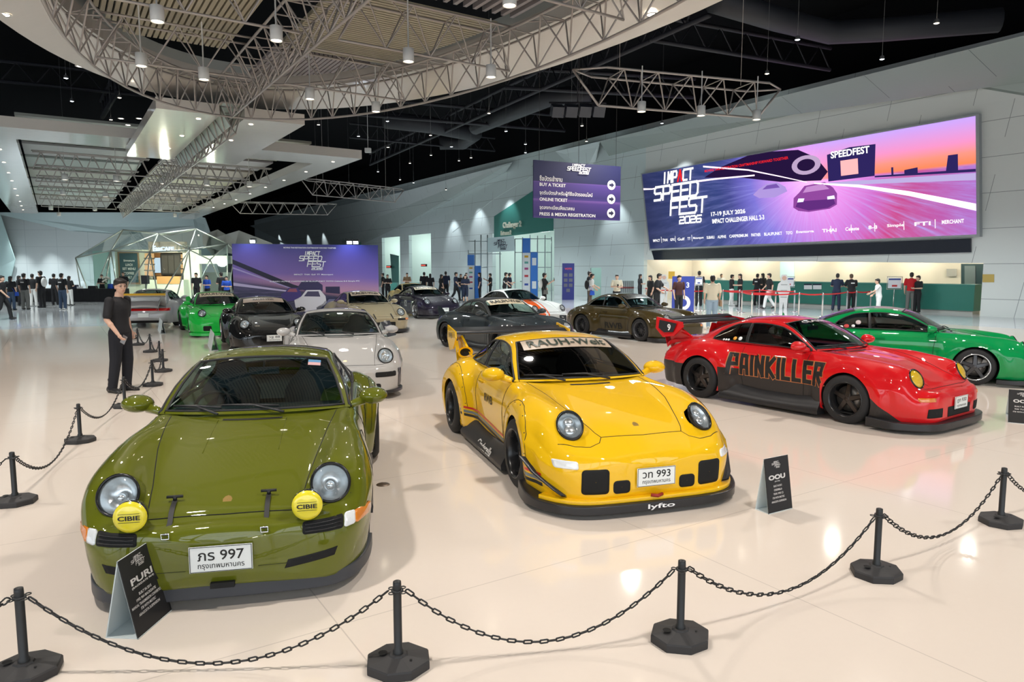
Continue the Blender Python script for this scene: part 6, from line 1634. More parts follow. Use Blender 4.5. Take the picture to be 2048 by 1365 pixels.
# ---------------------------------------------------------------- big screen on the long wall
SC = [wp(x, y, .25) for x, y in ((1300, 498), (1953, 469), (1951, 232), (1284, 349))]        # BL BR TR TL
def scr(s, t, off=0.): # s left to right, t bottom to top
    return SC[0].lerp(SC[1], s).lerp(SC[3].lerp(SC[2], s), t) - DV * off
def uvmesh(pts, uvs, name, m, parent=None):
    me = D.meshes.new(name); me.from_pydata([tuple(p) for p in pts], [], [tuple(range(len(pts)))]); uvl = me.uv_layers.new(name='UVMap')
    for i, l in enumerate(me.loops): uvl.data[i].uv = uvs[l.vertex_index]
    me.materials.append(m); o = D.objects.new(name, me); COL.objects.link(o); o.parent = parent; return o
def screen_mat(name, strength, kind):
    m = D.materials.new(name); m.use_nodes = True; N = NT(m); b = N.bsdf
    uvn = N.new('ShaderNodeUVMap'); uvn.uv_map = 'UVMap'; X = N.xyz(uvn.outputs[0]); s, t = X[0], X[1]
    if kind == 'led': cx, cy, asp = .60, .66, 3.9
    else: cx, cy, asp = .62, .36, 2.2
    dx = N.math('MULTIPLY', N.math('SUBTRACT', s, cx), asp); dy = N.math('SUBTRACT', t, cy)
    ang = N.math('ARCTAN2', dy, dx); rad = N.math('SQRT', N.math('ADD', N.math('MULTIPLY', dx, dx), N.math('MULTIPLY', dy, dy)))
    cb = N.new('ShaderNodeCombineXYZ'); N.put(cb.inputs[0], N.math('MULTIPLY', ang, 9.)); N.put(cb.inputs[1], N.math('MULTIPLY', rad, .6)); cb.inputs[2].default_value = 0
    st = N.noise(cb.outputs[0], 3.2, 5, .65); st = N.math('POWER', N.math('MULTIPLY', st, 1.55), 4., clamp=False); st = N.math('MINIMUM', st, 1.6)
    if kind == 'led':
        road = N.ramp(s, [(0, (.008, .014, .07)), (.30, (.012, .03, .16)), (.50, (.10, .07, .42)), (.66, (.55, .06, .36)), (.82, (.55, .02, .16)), (1, (.40, .10, .45))])
        glow = N.ramp(rad, [(0, (1., .55, .95)), (.28, (.75, .28, .85)), (.7, (.12, .10, .45)), (1., (0, 0, 0))])
        c = N.mix(N.math('MULTIPLY', N.math('MULTIPLY', st, .42), N.math('ADD', .12, N.math('MULTIPLY', s, 1.1)), clamp=True), road, (.40, .42, .95)); N2 = N.new('ShaderNodeMix', data_type='RGBA', blend_type='SCREEN'); N2.inputs[0].default_value = .85; N.l.new(c, N2.inputs[6]); N.l.new(glow, N2.inputs[7]); c = N2.outputs[2]
        sky = N.ramp(t, [(.60, (.95, .22, .06)), (.70, (1., .28, .20)), (.80, (.85, .28, .55)), (1, (.55, .36, .90))])
        edge = N.math('ADD', .62, N.math('MULTIPLY', N.math('SUBTRACT', s, .55), -.08)); sk = N.math('MULTIPLY', N.math('SMOOTH_MIN', N.math('MULTIPLY', N.math('SUBTRACT', t, edge), 40., clamp=True), 1., .1), N.math('MULTIPLY', N.math('SUBTRACT', s, .56), 9., clamp=True), clamp=True)
        c = N.mix(sk, c, sky)
    else:
        sky = N.ramp(t, [(.25, (.50, .20, .24)), (.42, (.52, .24, .34)), (.62, (.17, .10, .33)), (1, (.035, .035, .20))])
        low = N.ramp(t, [(0, (.004, .006, .028)), (.35, (.010, .011, .045)), (.5, (.05, .035, .11))])
        e = N.math('MULTIPLY', N.math('SUBTRACT', t, N.math('ADD', .28, N.math('MULTIPLY', N.math('SUBTRACT', .75, s), .30))), 12., clamp=True)
        c = N.mix(N.math('MULTIPLY', st, .16, clamp=True), low, (.5, .4, .7)); c = N.mix(e, c, sky); c = N.mix(N.math('MULTIPLY', N.math('SUBTRACT', s, .3), 1.4, clamp=True), c, N.mix(e, low, N.ramp(t, [(.3, (.40, .20, .22)), (.55, (.11, .07, .30)), (1, (.008, .014, .16))])))
    if strength:
        b.inputs['Base Color'].default_value = (.01, .01, .01, 1); N.l.new(c, b.inputs['Emission Color']); b.inputs['Emission Strength'].default_value = strength; b.inputs['Roughness'].default_value = .4
    else: N.l.new(c, b.inputs['Base Color']); b.inputs['Roughness'].default_value = .45
    return m
led = empty('led_screen', 'huge bright video screen on the right wall with purple racing picture', 'screen', scr(0, 0), 0)
mb = MB(); L0 = Vector(led.location); B4 = [scr(-.006, -.02) - L0, scr(1.006, -.02) - L0, scr(1.006, 1.015) - L0, scr(-.006, 1.015) - L0]; mb.poly([p + DV * .012 for p in B4], .24, -DV); mb.obj('screen_frame', mat('screen_frame', (.30, .32, .33), .4), led)
uvmesh([scr(0, 0) - L0, scr(1, 0) - L0, scr(1, 1) - L0, scr(0, 1) - L0], [(0, 0), (1, 0), (1, 1), (0, 1)], 'display', screen_mat('led_picture', 1.15, 'led'), led)
E_W = emis('led_white', (1, 1, 1), 1.25); E_R = emis('led_red', (1, .02, .02), 1.); E_PK = emis('led_pink', (1, .55, .85), 1.3); E_DK = emis('led_dark', (.02, .008, .05), 1.); E_BL = emis('led_blue', (.10, .08, .45), 1.)
def spoly(name, quads, m, off=.02, parent=led):
    mb = MB()
    for Q in quads: mb.add([scr(s, t, off) - L0 for s, t in Q], [tuple(range(len(Q)))], False)
    return mb.obj(name, m, parent, fix=False)
def ribbon(P, w0, w1):
    out = []
    for i, (a, b) in enumerate(zip(P[:-1], P[1:])):
        f0 = w0 + (w1 - w0) * i / (len(P) - 1); f1 = w0 + (w1 - w0) * (i + 1) / (len(P) - 1); out.append([(a[0], a[1] - f0), (b[0], b[1] - f1), (b[0], b[1] + f1), (a[0], a[1] + f0)])
    return out
spoly('stadium_shape', [[(.26, .83), (.32, .92), (.42, 1), (.50, 1), (.58, .97), (.63, .86), (.66, .70), (.64, .62), (.52, .66), (.40, .76)]], E_DK, .012)
spoly('tower_shape', [[(.66, .60), (.66, .87), (.72, .91), (.785, .90), (.78, .60)], [(.94, .56), (.945, .70), (.965, .70), (.965, .56)], [(.85, .57), (.85, .62), (.88, .63), (.88, .57)], [(.78, .585), (.78, .60), (1, .555), (1, .53)], [(.82, .58), (.82, .66), (.825, .66), (.825, .58)]], emis('led_tower', (.03, .02, .12), 1.), .014)
spoly('tower_screen', [[(.695, .64), (.695, .79), (.74, .79), (.74, .64)]], emis('led_peach', (1, .45, .45), 1.2), .018)
me = text_mesh('SPEEDFEST', 1., .03, width=.10 * 20, height=.07 * 5)
mb = MB(); mb.add([scr(.72 + v.co.x / 20, .86 + v.co.y / 5, .018) - L0 for v in me.vertices], [tuple(f.vertices) for f in me.polygons], False); mb.obj('tower_lettering', E_W, led, fix=False)
mb = MB(); R_ = [[(.60 + r * .042 * math.cos(a), .80 + r * .10 * math.sin(a)) for a in np.linspace(0, 2 * PI, 25)[:-1]] for r in (1, .62)]
mb.grid([[scr(s, t, .018) - L0 for s, t in r] for r in R_], close=True, smooth=False); mb.obj('podium_ring', emis('led_podium', (.55, .40, .62), 1.), led, fix=False)
spoly('light_trails', ribbon([(.26, .965), (.42, .84), (.52, .72), (.60, .62)], .010, .004) + ribbon([(.62, .60), (.74, .52), (.86, .40), (1, .23)], .006, .030) + ribbon([(0, .80), (.04, .785), (.11, .80)], .012, .006) + ribbon([(.20, .80), (.30, .795), (.44, .77)], .012, .008), emis('led_trail', (1, .78, .95), 1.6), .016)
spoly('barrier_band', [[(.66, .59), (1, .52), (1, .46), (.66, .56)]], emis('led_band', (.55, .45, .80), 1.), .013)
spoly('race_car_shape', [[(.555, .37), (.558, .47), (.575, .52), (.592, .585), (.65, .60), (.672, .535), (.682, .47), (.68, .36), (.66, .325), (.60, .31), (.57, .33)]], emis('led_car', (.30, .07, .36), 1.), .013); spoly('race_car_windscreen', [[(.586, .515), (.598, .572), (.645, .583), (.662, .525)]], emis('led_glass', (.60, .28, .66), 1.), .017)
spoly('race_car_front', [[(.562, .375), (.57, .43), (.672, .42), (.676, .37), (.655, .335), (.60, .325)]], emis('led_car_dark', (.13, .03, .22), 1.), .017); spoly('race_car_lights', [[(.568, .42), (.572, .46), (.59, .455), (.586, .42)], [(.655, .42), (.655, .45), (.674, .455), (.676, .42)]], emis('led_lamp', (.75, .75, 1), 1.4), .019)
spoly('race_car_shape', [[(.43, .555), (.45, .61), (.475, .655), (.51, .66), (.535, .60), (.54, .55), (.50, .50), (.45, .51)]], emis('led_car_pale', (.42, .30, .70), 1.1), .013); spoly('race_car_windscreen', [[(.462, .60), (.478, .64), (.508, .645), (.518, .60)]], emis('led_car_glass', (.20, .10, .45), 1.), .017)
mb = MB(); mr = MB()
def lg(x, y, i=0): return scr(.030 + x * .0375, .285 + y * .160 + x * .0, .03 + .0006 * i) - L0
event_logo(lg, mb, mr); mb.obj('event_logo', E_W, led, fix=False); mr.obj('logo_red_letter', E_R, led, fix=False)
def stext(txt, s, t, w, h, m, bold=.02, align='L', off=.03, name='screen_text'):
    me = text_mesh(txt, 1., bold, width=w * 20, height=h * 5); mb = MB(); mb.add([scr(s + (w / 2 if align == 'L' else 0) + v.co.x / 20, t + v.co.y / 5, off) - L0 for v in me.vertices], [tuple(f.vertices) for f in me.polygons], False); return mb.obj(name, m, led, fix=False)
stext('17-19 JULY 2026', .275, .375, .125, .065, E_W, .03); stext('IMPACT CHALLENGER HALL 2-3', .277, .295, .185, .055, E_W, .03)
stext('MOVING THAI RESTORATION CRAFTMANSHIP FORWARD TOGETHER', .265, .905, .285, .030, E_R, .02)
x = .02
for i, tx in enumerate(['IMPACT', 'THAI', 'GPX', 'Gulf', 'TT', 'Motorsport', 'SUBARU', 'ALPINE', 'CARPREMIUM', 'PARTNER', 'BLAUPUNKT', 'TOYO', 'Eventorga', 'THAI', 'Celeste', '8-8', 'Simple', 'FTI', 'MERCHANT']):
    wds = [.032, .022, .02, .03, .012, .042, .03, .032, .066, .032, .058, .02, .052, .04, .036, .022, .040, .036, .046][i]; stext(tx, x, .105 + (.05 * max(0, x - .62)), wds, .035, E_W, .02, name='sponsor_mark')
    x += wds + (.012 if i < 12 else .024)
spoly('divider_lines', [[(a, .07), (a + .0015, .07), (a + .0015, .15), (a, .15)] for a in (.058, .12, .19, .66, .715, .775, .845, .915)], E_W, .03)
mb = MB(); q = [wp(x, y, .12) for x, y in ((1308, 520), (1941, 505), (1941, 477), (1303, 502))]; mb.poly(q, .10, -DV); tag(mb.obj('display_strip', mat('strip_off', (.006, .008, .016), .25)), 'long dark ticker strip below the video screen', 'display')

# ---------------------------------------------------------------- hanging direction sign
a, b = atY(1067, 437, 17.0), atY(1240, 440, 18.1); zt = (atY(1067, 319, 17.0).z + atY(1240, 334, 18.1).z) / 2; zb = (a.z + b.z) / 2; a.z = b.z = zb
sg_ = empty('direction_sign', 'hanging blue and purple ticket direction sign with white arrows', 'sign', a); w = b - a; t_ = w.normalized(); Hs = zt - zb; nS = UP.cross(t_).normalized(); nS = nS if nS.y < 0 else -nS; Ws = w.length
m_ = D.materials.new('sign_purple'); m_.use_nodes = True; N = NT(m_); X = N.xyz(N.coord('Object')); c_ = N.ramp(N.math('FRACT', N.math('MULTIPLY', N.math('DIVIDE', X[2], Hs), 3.0)), [(0, (.05, .03, .17)), (.15, (.030, .022, .12)), (.85, (.055, .03, .17)), (1, (.14, .07, .26))]); c2 = N.mix(N.math('GREATER_THAN', X[2], Hs * .64), c_, (.010, .012, .060)); N.l.new(c2, N.bsdf.inputs['Base Color'])
mb = MB(); mb.poly([Vector((0, 0, 0)), w, w + UP * Hs, UP * Hs], .04, nS); mb.obj('sign_panel', m_, sg_)
def sgt(txt, x, z, hgt, wd, bold, align='L'):
    me = text_mesh(txt, 1., bold, width=wd, height=hgt); mb = MB(); mb.add([t_ * (x + wd / 2 + v.co.x) + UP * (z + v.co.y) + nS * .006 for v in me.vertices], [tuple(f.vertices) for f in me.polygons], False); mb.obj('sign_text', M_white, sg_, fix=False)
for k, (th, en, wd1, wd2) in enumerate([('ซื้อบัตรเข้างาน', 'BUY A TICKET', .25, .29), ('จุดรับบัตรสำหรับผู้ที่ซื้อบัตรออนไลน์', 'ONLINE TICKET', .60, .31), ('จุดลงทะเบียนสื่อมวลชน', 'PRESS & MEDIA REGISTRATION', .39, .635)]):
    z = Hs * (.640 - .258 * k); sgt(th, .16, z + .055 * Hs, .095 * Hs, wd1 * Ws, .01); sgt(en, .16, z - .055 * Hs, .058 * Hs, wd2 * Ws, .02)
    mb = MB(); c0_ = t_ * (Ws - .28) + UP * (z + .01) + nS * .006; mb.add([c0_ + t_ * .12 * math.cos(q) + UP * .12 * math.sin(q) for q in np.linspace(0, 2 * PI, 29)[:-1]], [tuple(range(28))], False); ar = mb.obj('arrow_disc', M_white, sg_, fix=False)
    mb = MB(); A2 = [(-.07, -.028), (0, -.028), (0, -.07), (.08, 0), (0, .07), (0, .028), (-.07, .028)]; mb.add([c0_ + nS * .004 + t_ * x + UP * y for x, y in A2], [tuple(range(7))], False); mb.obj('arrow', mat('arrow_dark', (.02, .02, .06), .5), ar, fix=False)
mb = MB(); event_logo(lambda x, y, i: t_ * (Ws * .36 + x * .115) + UP * (Hs * .80 + y * .10) + nS * (.006 + .0003 * i), mb, one_line=True); mb.obj('event_logo', M_white, sg_, fix=False)
for f in (.06, .5, .94): mb = MB(); p = w * f + UP * Hs; mb.tube([p, p + UP * (14.15 - zt)], .006, 4); mb.obj('hanging_wire', M_plas, sg_, fix=False)

# ---------------------------------------------------------------- printed backdrop
a, b = atY(468, 600, 26.4), atY(758, 600, 28.0); a.z = b.z = 0; zt = atY(600, 489, 27.1).z; bd = empty('event_backdrop', 'large purple printed event backdrop behind the cars', 'backdrop', a); w = b - a; t_ = w.normalized(); nB = UP.cross(t_); nB = nB if nB.y < 0 else -nB; WB = w.length
mb = MB(); mb.poly([nB * -.02, w - nB * .02, w - nB * .02 + UP * zt, UP * zt - nB * .02], .28, nB); mb.obj('backdrop_wall', mat('backdrop_side', (.62, .68, .68), .5), bd)
def bq(s, t, off=0.): return w * s + UP * zt * t + nB * off
uvmesh([bq(0, .0), bq(1, 0), bq(1, 1), bq(0, 1)], [(0, 0), (1, 0), (1, 1), (0, 1)], 'printed_cloth', screen_mat('backdrop_print', 0, 'bd'), bd)
mb = MB(); event_logo(lambda x, y, i: bq(.43 + x * .031, .66 + y * .058, .012 + .0008 * i), mb, mb); mb.obj('event_logo', M_white, bd, fix=False)
def bt(txt, s, t, wd, hg, m=M_white):
    me = text_mesh(txt, 1., .02, width=wd * WB, height=hg * zt); mb = MB(); mb.add([bq(s + v.co.x / WB, t + v.co.y / zt, .012) for v in me.vertices], [tuple(f.vertices) for f in me.polygons], False); mb.obj('backdrop_text', m, bd, fix=False)
bt('MOVING THAI RESTORATION CRAFTMANSHIP FORWARD TOGETHER', .52, .955, .36, .018); bt('IMPACT  THAI  Gulf  TT  Motorsport', .54, .60, .27, .022); bt('SUBARU ALPINE CARPREMIUM BLAUPUNKT TOYO Celeste 8-8 Simple FTI', .55, .51, .62, .020)
def bp(name, Q, c, off=.008): mb = MB(); mb.add([bq(s, t, off) for s, t in Q], [tuple(range(len(Q)))], False); mb.obj(name, mat(name + '_%d_%d' % (c[0] * 1000, c[2] * 1000), c, .5), bd, fix=False)
bp('print_track', [(0, .80), (0, .74), (.40, .40), (.52, .40), (.40, .47)], (.012, .010, .03), .004); bp('print_light_line', [(0, .50), (0, .46), (.42, .36), (.42, .375)], (.5, .42, .6), .005); bp('print_light_line', [(0, .70), (0, .68), (.40, .40), (.42, .40)], (.35, .28, .5), .006)
bp('print_stadium', [(.42, .42), (.46, .52), (.56, .52), (.60, .46), (.60, .38), (.50, .38)], (.03, .022, .08), .006); bp('print_stadium', [(.62, .36), (.62, .44), (.72, .44), (.72, .34)], (.015, .012, .05), .007)
for (cx, cy, k, body, wn) in ((.38, .33, .75, (.05, .03, .16), (.30, .08, .12)), (.51, .24, 1.2, (.66, .62, .64), (.06, .05, .10)), (.655, .14, 1.15, (.012, .014, .05), (.12, .12, .20))):
    bp('print_race_car', [(cx - .085 * k, cy - .06 * k), (cx - .09 * k, cy + .02 * k), (cx - .05 * k, cy + .06 * k), (cx - .02 * k, cy + .13 * k), (cx + .06 * k, cy + .13 * k), (cx + .09 * k, cy + .06 * k), (cx + .095 * k, cy - .02 * k), (cx + .05 * k, cy - .09 * k), (cx - .03 * k, cy - .11 * k)], body, .009)
    bp('print_windscreen', [(cx - .035 * k, cy + .06 * k), (cx - .012 * k, cy + .115 * k), (cx + .05 * k, cy + .115 * k), (cx + .06 * k, cy + .055 * k)], wn, .011)
for k, f in enumerate((.14, .80, .845)):
    p = bq(f, 1, -.1) + a + UP * .12; mb = MB(); mb.box((0, 0, 0), (.22, .16, .14), (.5, 0, 0)); mb.cur = 1; mb.box((0, -.09, -.03), (.18, .02, .11), (.5, 0, 0)); tag(mb.obj('flood_light', [M_plas, E_COOL], loc=p), ['left flood light on top of the purple backdrop', 'middle flood light on top of the purple backdrop', 'right flood light on top of the purple backdrop'][k], 'flood light')
    lamp('flood', 'SPOT', p + Vector((0, -.7, .25)), 45, (.55, .65, 1), (Vector((0, .45, -1))).to_track_quat('-Z', 'Y').to_euler(), spot=math.radians(110), blend=.8, radius=.1)

# ================================================================ ticket counter and far things
M_DESK = mat('desk_green', (.035, .19, .15), .35); M_STONE = mat('plinth_stone', (.45, .45, .42), .4)
def hbox(mb, u0, u1, v0, v1, z0, z1): mb.box(H((u0 + u1) / 2, (v0 + v1) / 2, (z0 + z1) / 2), (abs(u1 - u0), abs(v1 - v0), z1 - z0), M_W); return mb
VC = 33.3
def onv(x, y, v): p = atP(x, y, H(0, v), DV); return p
uA, uB = uz(onv(1948, 600, VC))[0], uz(onv(1392, 600, VC))[0]; zC = uz(onv(1945, 571, VC))[1]
o = empty('ticket_counter', 'long green ticket counter under the video screen', 'counter', H(uA, VC, 0)); L = o.location.copy()
mb = hbox(MB(), uA, uB, VC, VC + .75, .14, zC); mb.v = [tuple(Vector(p) - L) for p in mb.v]; mb.obj('counter_front', M_DESK, o)
mb = hbox(MB(), uA + .05, uB, VC + .06, VC + .7, 0, .14); mb.v = [tuple(Vector(p) - L) for p in mb.v]; mb.obj('plinth', M_STONE, o)
mb = hbox(MB(), uA - .03, uB, VC - .03, VC + .8, zC, zC + .04); mb.v = [tuple(Vector(p) - L) for p in mb.v]; mb.obj('counter_top', mat('counter_top', (.10, .30, .25), .25), o)
for (x0, x1, lab) in ((1608, 1624, 'small white price list taped to the green counter, left'), (1626, 1643, 'small white price list taped to the green counter, right')):
    q = [onv(x, y, VC - .035) for x, y in ((x0, 579), (x1, 579), (x1, 568), (x0, 568))]; c = sum(q, Vector()) / 4; mb = MB(); mb.poly([p - c for p in q], .01, -DV); o = mb.obj('price_list', mat('paper', (.75, .76, .78), .6), loc=c); tag(o, lab, 'notice')
    mb = MB(); k = [p - c for p in q]; mb.add([k[3].lerp(k[0], .25) - DV * .004, k[2].lerp(k[1], .25) - DV * .004, k[2] - DV * .004, k[3] - DV * .004], [(0, 1, 2, 3)], False); mb.obj('notice_heading', CL['navy'], o)
def wallbox(x0, y0, x1, y1, v, m, name, t=.05):
    q = [onv(x, y, v) for x, y in ((x0, y1), (x1, y1), (x1, y0), (x0, y0))]; mb = MB(); mb.poly(q, t, -DV); return mb.obj(name, m)
VBk = VW + 4.45
struct(wallbox(1560, 524, 1588, 556, VBk, mat('window_bluish', (.45, .60, .62), .2, emit=(.5, .7, .72), es=.4), 'window_2')); struct(wallbox(1333, 534, 1343, 556, VBk, M_plas, 'window_3'))
struct(wallbox(1922, 528, 1966, 612, VW + 3.0, mat('door_frame_grey', (.12, .20, .23), .4), 'door_1')); struct(wallbox(1929, 532, 1950, 612, VW + 2.94, mat('door_glass_pale', (.5, .6, .62), .2), 'door_2'))
tag(wallbox(1893, 538, 1913, 553, VBk - .05, mat('steel_plate', (.42, .43, .40), .4), 'wall_plaque'), 'small grey plaque on the cream wall right of the red shirt', 'plaque'); tag(wallbox(1346, 541, 1355, 552, VBk, mat('steel_plate2', (.45, .45, .42), .4), 'wall_plaque'), 'tiny grey plaque on the cream wall at the left', 'plaque')
tag(wallbox(1965, 549, 1988, 565, VW - .02, mat('brass_plate', (.55, .40, .12), .3, .5), 'brass_plaque'), 'gold notice plate on the white wall at the right', 'plaque')
# retractable belt barrier
M_ST = mat('brushed_steel', (.55, .55, .54), .25, 1.); M_BELT = mat('belt_red', (.50, .015, .02), .5)
def belt_post(p):
    o = empty('queue_post', 'steel queue post with red belts in front of the green counter', 'queue post', p, 0, 'steel queue posts')
    mb = MB(); mb.lathe([(0, .0), (.17, .0), (.17, .012), (.05, .03), (.03, .032), (0, .033)], n=18); mb.obj('post_base', M_ST, o, fix=False)
    mb = MB(); mb.lathe([(.03, .03), (.03, .90), (.034, .90), (.034, .99), (0, .99)], n=12); mb.obj('post_pole', M_ST, o, fix=False); return o
rowA = [(1290, 612), (1330, 619), (1408, 622), (1445, 621), (1483, 626), (1550, 629), (1597, 632), (1644, 634), (1693, 626), (1711, 625), (1740, 624)]
rowB = [(1405, 612), (1478, 621), (1518, 618), (1588, 624), (1686, 628)]
rowC = [(1503, 634), (1597, 632)]
q0 = None; QP = {}
for (x, y) in rowA + rowB[1:-1] + rowC[:1]:
    p = at(x, y, 0); QP[(x, y)] = p
    if q0 is None: q0 = belt_post(p)
    else: dup(q0, p)
def belt(a, b):
    A, B = at(*a, 0), at(*b, 0); n = 6; t = (B - A).normalized(); A += t * .035; B -= t * .035; P = []
    for k in range(n + 1): c = A.lerp(B, k / n) + UP * (.93 - .03 * (1 - (2 * k / n - 1) ** 2)); P.append([c - UP * .028, c + UP * .028])
    mb = MB(); mb.grid(P); o = tag(mb.obj('queue_belt', M_BELT, fix=False), 'red queue belt stretched between two steel posts', 'queue belt', 'red queue belts')
for R_ in (rowA[:2], rowA[2:6], rowA[6:11], rowB[1:-1], [rowC[0], (1597, 632)], [(1445, 621), (1518, 618)], [(1330, 619), (1408, 622)], [(1483, 626), (1503, 634)]):
    for a, b in zip(R_[:-1], R_[1:]): belt(a, b)
# queue signs
def qsign(x, y0, y1, w, base, label, m=None, dark=False):
    p = at(x, base, 0); v_ = p.dot(DV); p = p * min(1, 32.3 / v_); s = p.y / F_PX; z1 = atY(x, y0, p.y).z; z0 = atY(x, y1, p.y).z; W = w * s
    o = empty('queue_sign', label, 'sign', p); mb = MB(); mb.lathe([(0, 0), (.16, 0), (.16, .015), (.02, .03), (.018, z0)], n=14); mb.obj('sign_stand', M_ST, o, fix=False)
    mb = MB(); mb.tube([(sx * W / 2, 0, z) for sx, z in ((-1, z0), (1, z0), (1, z1), (-1, z1))], .02, 6, closed=True); mb.obj('sign_frame', M_ST, o, fix=False)
    mb = MB(); mb.box((0, 0, (z0 + z1) / 2), (W * .86, .02, (z1 - z0) * .82)); sf = mb.obj('sign_face', mat('sign_white', (.75, .76, .8), .5), o)
    mb = MB(); mb.box((0, -.012, z1 - (z1 - z0) * .2), (W * .8, .006, (z1 - z0) * .12)); mb.obj('sign_heading', mat('sign_navy', (.03, .05, .25), .5), sf)
    mb = MB(); mb.box((0, -.012, z0 + (z1 - z0) * .28), (W * .35, .006, (z1 - z0) * .14)); mb.obj('sign_mark', mat('sign_red' if not dark else 'sign_navy', (.5, .03, .03), .5), sf)
qsign(1379, 556, 577, 19, 620, 'white queue sign on a steel stand right of the blue round board'); qsign(1396, 554, 571, 15, 622, 'darker queue sign on a stand in front of the tall person in black', dark=True); qsign(1575, 554, 575, 24, 616, 'white queue sign in front of the white cut-out at the counter'); qsign(1786, 554, 579, 30, 622, 'largest white queue sign, right of the white vest')
def bpanel(x0, x1, y0, base, m, name, label, cat, t=.03, face=(0, -1, 0)):
    p = at((x0 + x1) / 2, base, 0); s = p.y / F_PX; z1 = atY(x0, y0, p.y).z; o = empty(name, label, cat, p); mb = MB(); mb.box((0, 0, z1 / 2), ((x1 - x0) * s, t, z1)); mb.obj('panel', m, o); return o, (x1 - x0) * s, z1
M_NAVY = mat('panel_navy', (.03, .05, .30), .4)
o, W, Z = bpanel(1343, 1387, 553, 632, M_NAVY, 'display_board', 'blue and purple display board with a big white circle', 'display board')
mb = MB(); mb.lathe([(W * .18, -.02), (W * .34, -.02)], (0, 0, Z * .33), 'Y', 28, smooth=False); mb.obj('white_ring', M_white, o, fix=False)
for (x, txt) in ((-.25, '2'), (.2, '3')): me = text_mesh(txt, 1., .03, height=Z * .14); mb = MB(); mb.add([(x * W + v.co.x, -.022, Z * .78 + v.co.y) for v in me.vertices], [tuple(f.vertices) for f in me.polygons], False); mb.obj('board_number', M_white, o, fix=False)
o, W, Z = bpanel(1124, 1148, 527, 600, mat('banner_navy', (.02, .025, .16), .4), 'roll_up_banner', 'narrow dark blue roll up banner against the white wall', 'banner')
me = text_mesh('VOTE', 1., .03, width=W * .6, height=Z * .05); mb = MB(); mb.add([(v.co.x, -.02, Z * .85 + v.co.y) for v in me.vertices], [tuple(f.vertices) for f in me.polygons], False); mb.obj('banner_text', mat('banner_red', (.6, .05, .05), .5), o, fix=False)
for r_ in range(4):
    for c_ in range(2 if r_ < 3 else 1): mb = MB(); mb.box(((c_ - .5) * W * .42 if r_ < 3 else 0, -.02, Z * (.68 - .14 * r_)), (W * .30, .01, Z * .09)); mb.obj('banner_picture', mat('banner_grey', (.10, .10, .13), .5), o)
o, W, Z = bpanel(1181, 1201, 536, 602, mat('green_grey_door', (.16, .26, .23), .4), 'green_pillar', 'grey green free standing panel behind the white tee', 'panel', .4)
# white cut-out figures (space suited)
def cutout(x, y0, base, label, hat=None):
    p = at(x, base, 0); z1 = atY(x, y0, p.y).z; k = z1 / 1.8; o = empty('cutout_figure', label, 'cut-out figure', p); mb = MB(); R_ = []
    pts = [(-.20, 0), (-.05, 0), (0, .35), (.05, 0), (.20, 0), (.22, .5), (.26, .75), (.36, .95), (.30, 1.3), (.16, 1.42), (.20, 1.6), (.12, 1.78), (-.12, 1.78), (-.20, 1.6), (-.16, 1.42), (-.30, 1.3), (-.36, .95), (-.26, .75), (-.22, .5)]
    mb.poly([Vector((x_ * k, -.01, z * k)) for x_, z in pts], .02, Vector((0, -1, 0))); mb.obj('figure_board', mat('cutout_white', (.72, .72, .70), .5), o)
    mb = MB(); mb.lathe([(0, -.02), (.12 * k, -.02)], (0, 0, 1.6 * k), 'Y', 18, smooth=False); mb.obj('figure_face', mat('cutout_face', (.65, .42, .32), .5), o, fix=False)
    mb = MB()
    for z in (1.25, .95, .6): mb.box((0, -.02, z * k), (.34 * k, .004, .015))
    mb.obj('figure_lines', M_ink, o, fix=False); return o
o = cutout(1327, 549, 607, 'white cut-out cartoon figure left of the blue board'); mb = MB(); mb.box((.42, -.03, 1.62), (.36, .02, .42)); mb.obj('speech_board', mat('speech_yellow', (.75, .45, .05), .5), o)
cutout(1566, 549, 617, 'white cut-out cartoon figure beside the white queue sign')
# railing behind the cream tee
o = empty('slat_fence', 'small black and white slatted fence right of the cream tee', 'fence', at(1254, 604, 0)); s = o.location.y / F_PX
mb = MB()
for k in range(13): mb.box(((k - 6) * 2.0 * s, 0, .63), (.035, .03, 1.26))
mb.obj('fence_slats', M_plas, o); mb = MB(); mb.box((0, .03, .85), (27 * s, .02, .10)); mb.obj('fence_rail', M_BELT, o)

# ---------------------------------------------------------------- entrance gantry with sponsor columns
M_GF = mat('gantry_steel', (.35, .42, .44), .4, .4); M_WP = mat('sponsor_white', (.72, .78, .80), .4); M_BP = mat('sponsor_blue', (.02, .16, .55), .4)
def column(x0, x1, y0, base, label, blue=True, marks=True):
    p = at((x0 + x1) / 2, base, 0); s = p.y / F_PX; z1 = atY(x0, y0, p.y).z; W = (x1 - x0) * s; o = empty('sponsor_column', label, 'sponsor column', p)
    mb = MB(); mb.box((0, 0, z1 * .38), (W, .5, z1 * .76)); mb.obj('column_cover', M_WP, o)
    mb = MB(); mb.box((0, 0, z1 * .88), (W, .48, z1 * .24)); mb.obj('column_top', M_BP, o)
    for k, (c_, z) in enumerate((((.6, .35, .02), .70), ((.1, .35, .3), .60), ((.35, .05, .2), .50), ((.5, .05, .06), .38), ((.05, .1, .4), .24))):
        mb = MB(); mb.box((0, -.255, z1 * z), (W * .5, .01, z1 * .035)); mb.obj('sponsor_mark', mat('mark_' + str(k), c_, .5), o)
    return o
column(936, 949, 510, 598, 'white and blue sponsor column left of the entrance, left one'); column(1045, 1060, 477, 598, 'tall white and blue sponsor column in front of the entrance')
o, W, Z = bpanel(950, 962, 532, 598, M_BP, 'sponsor_panel', 'blue sponsor panel beside the left sponsor column', 'sponsor panel', .3)
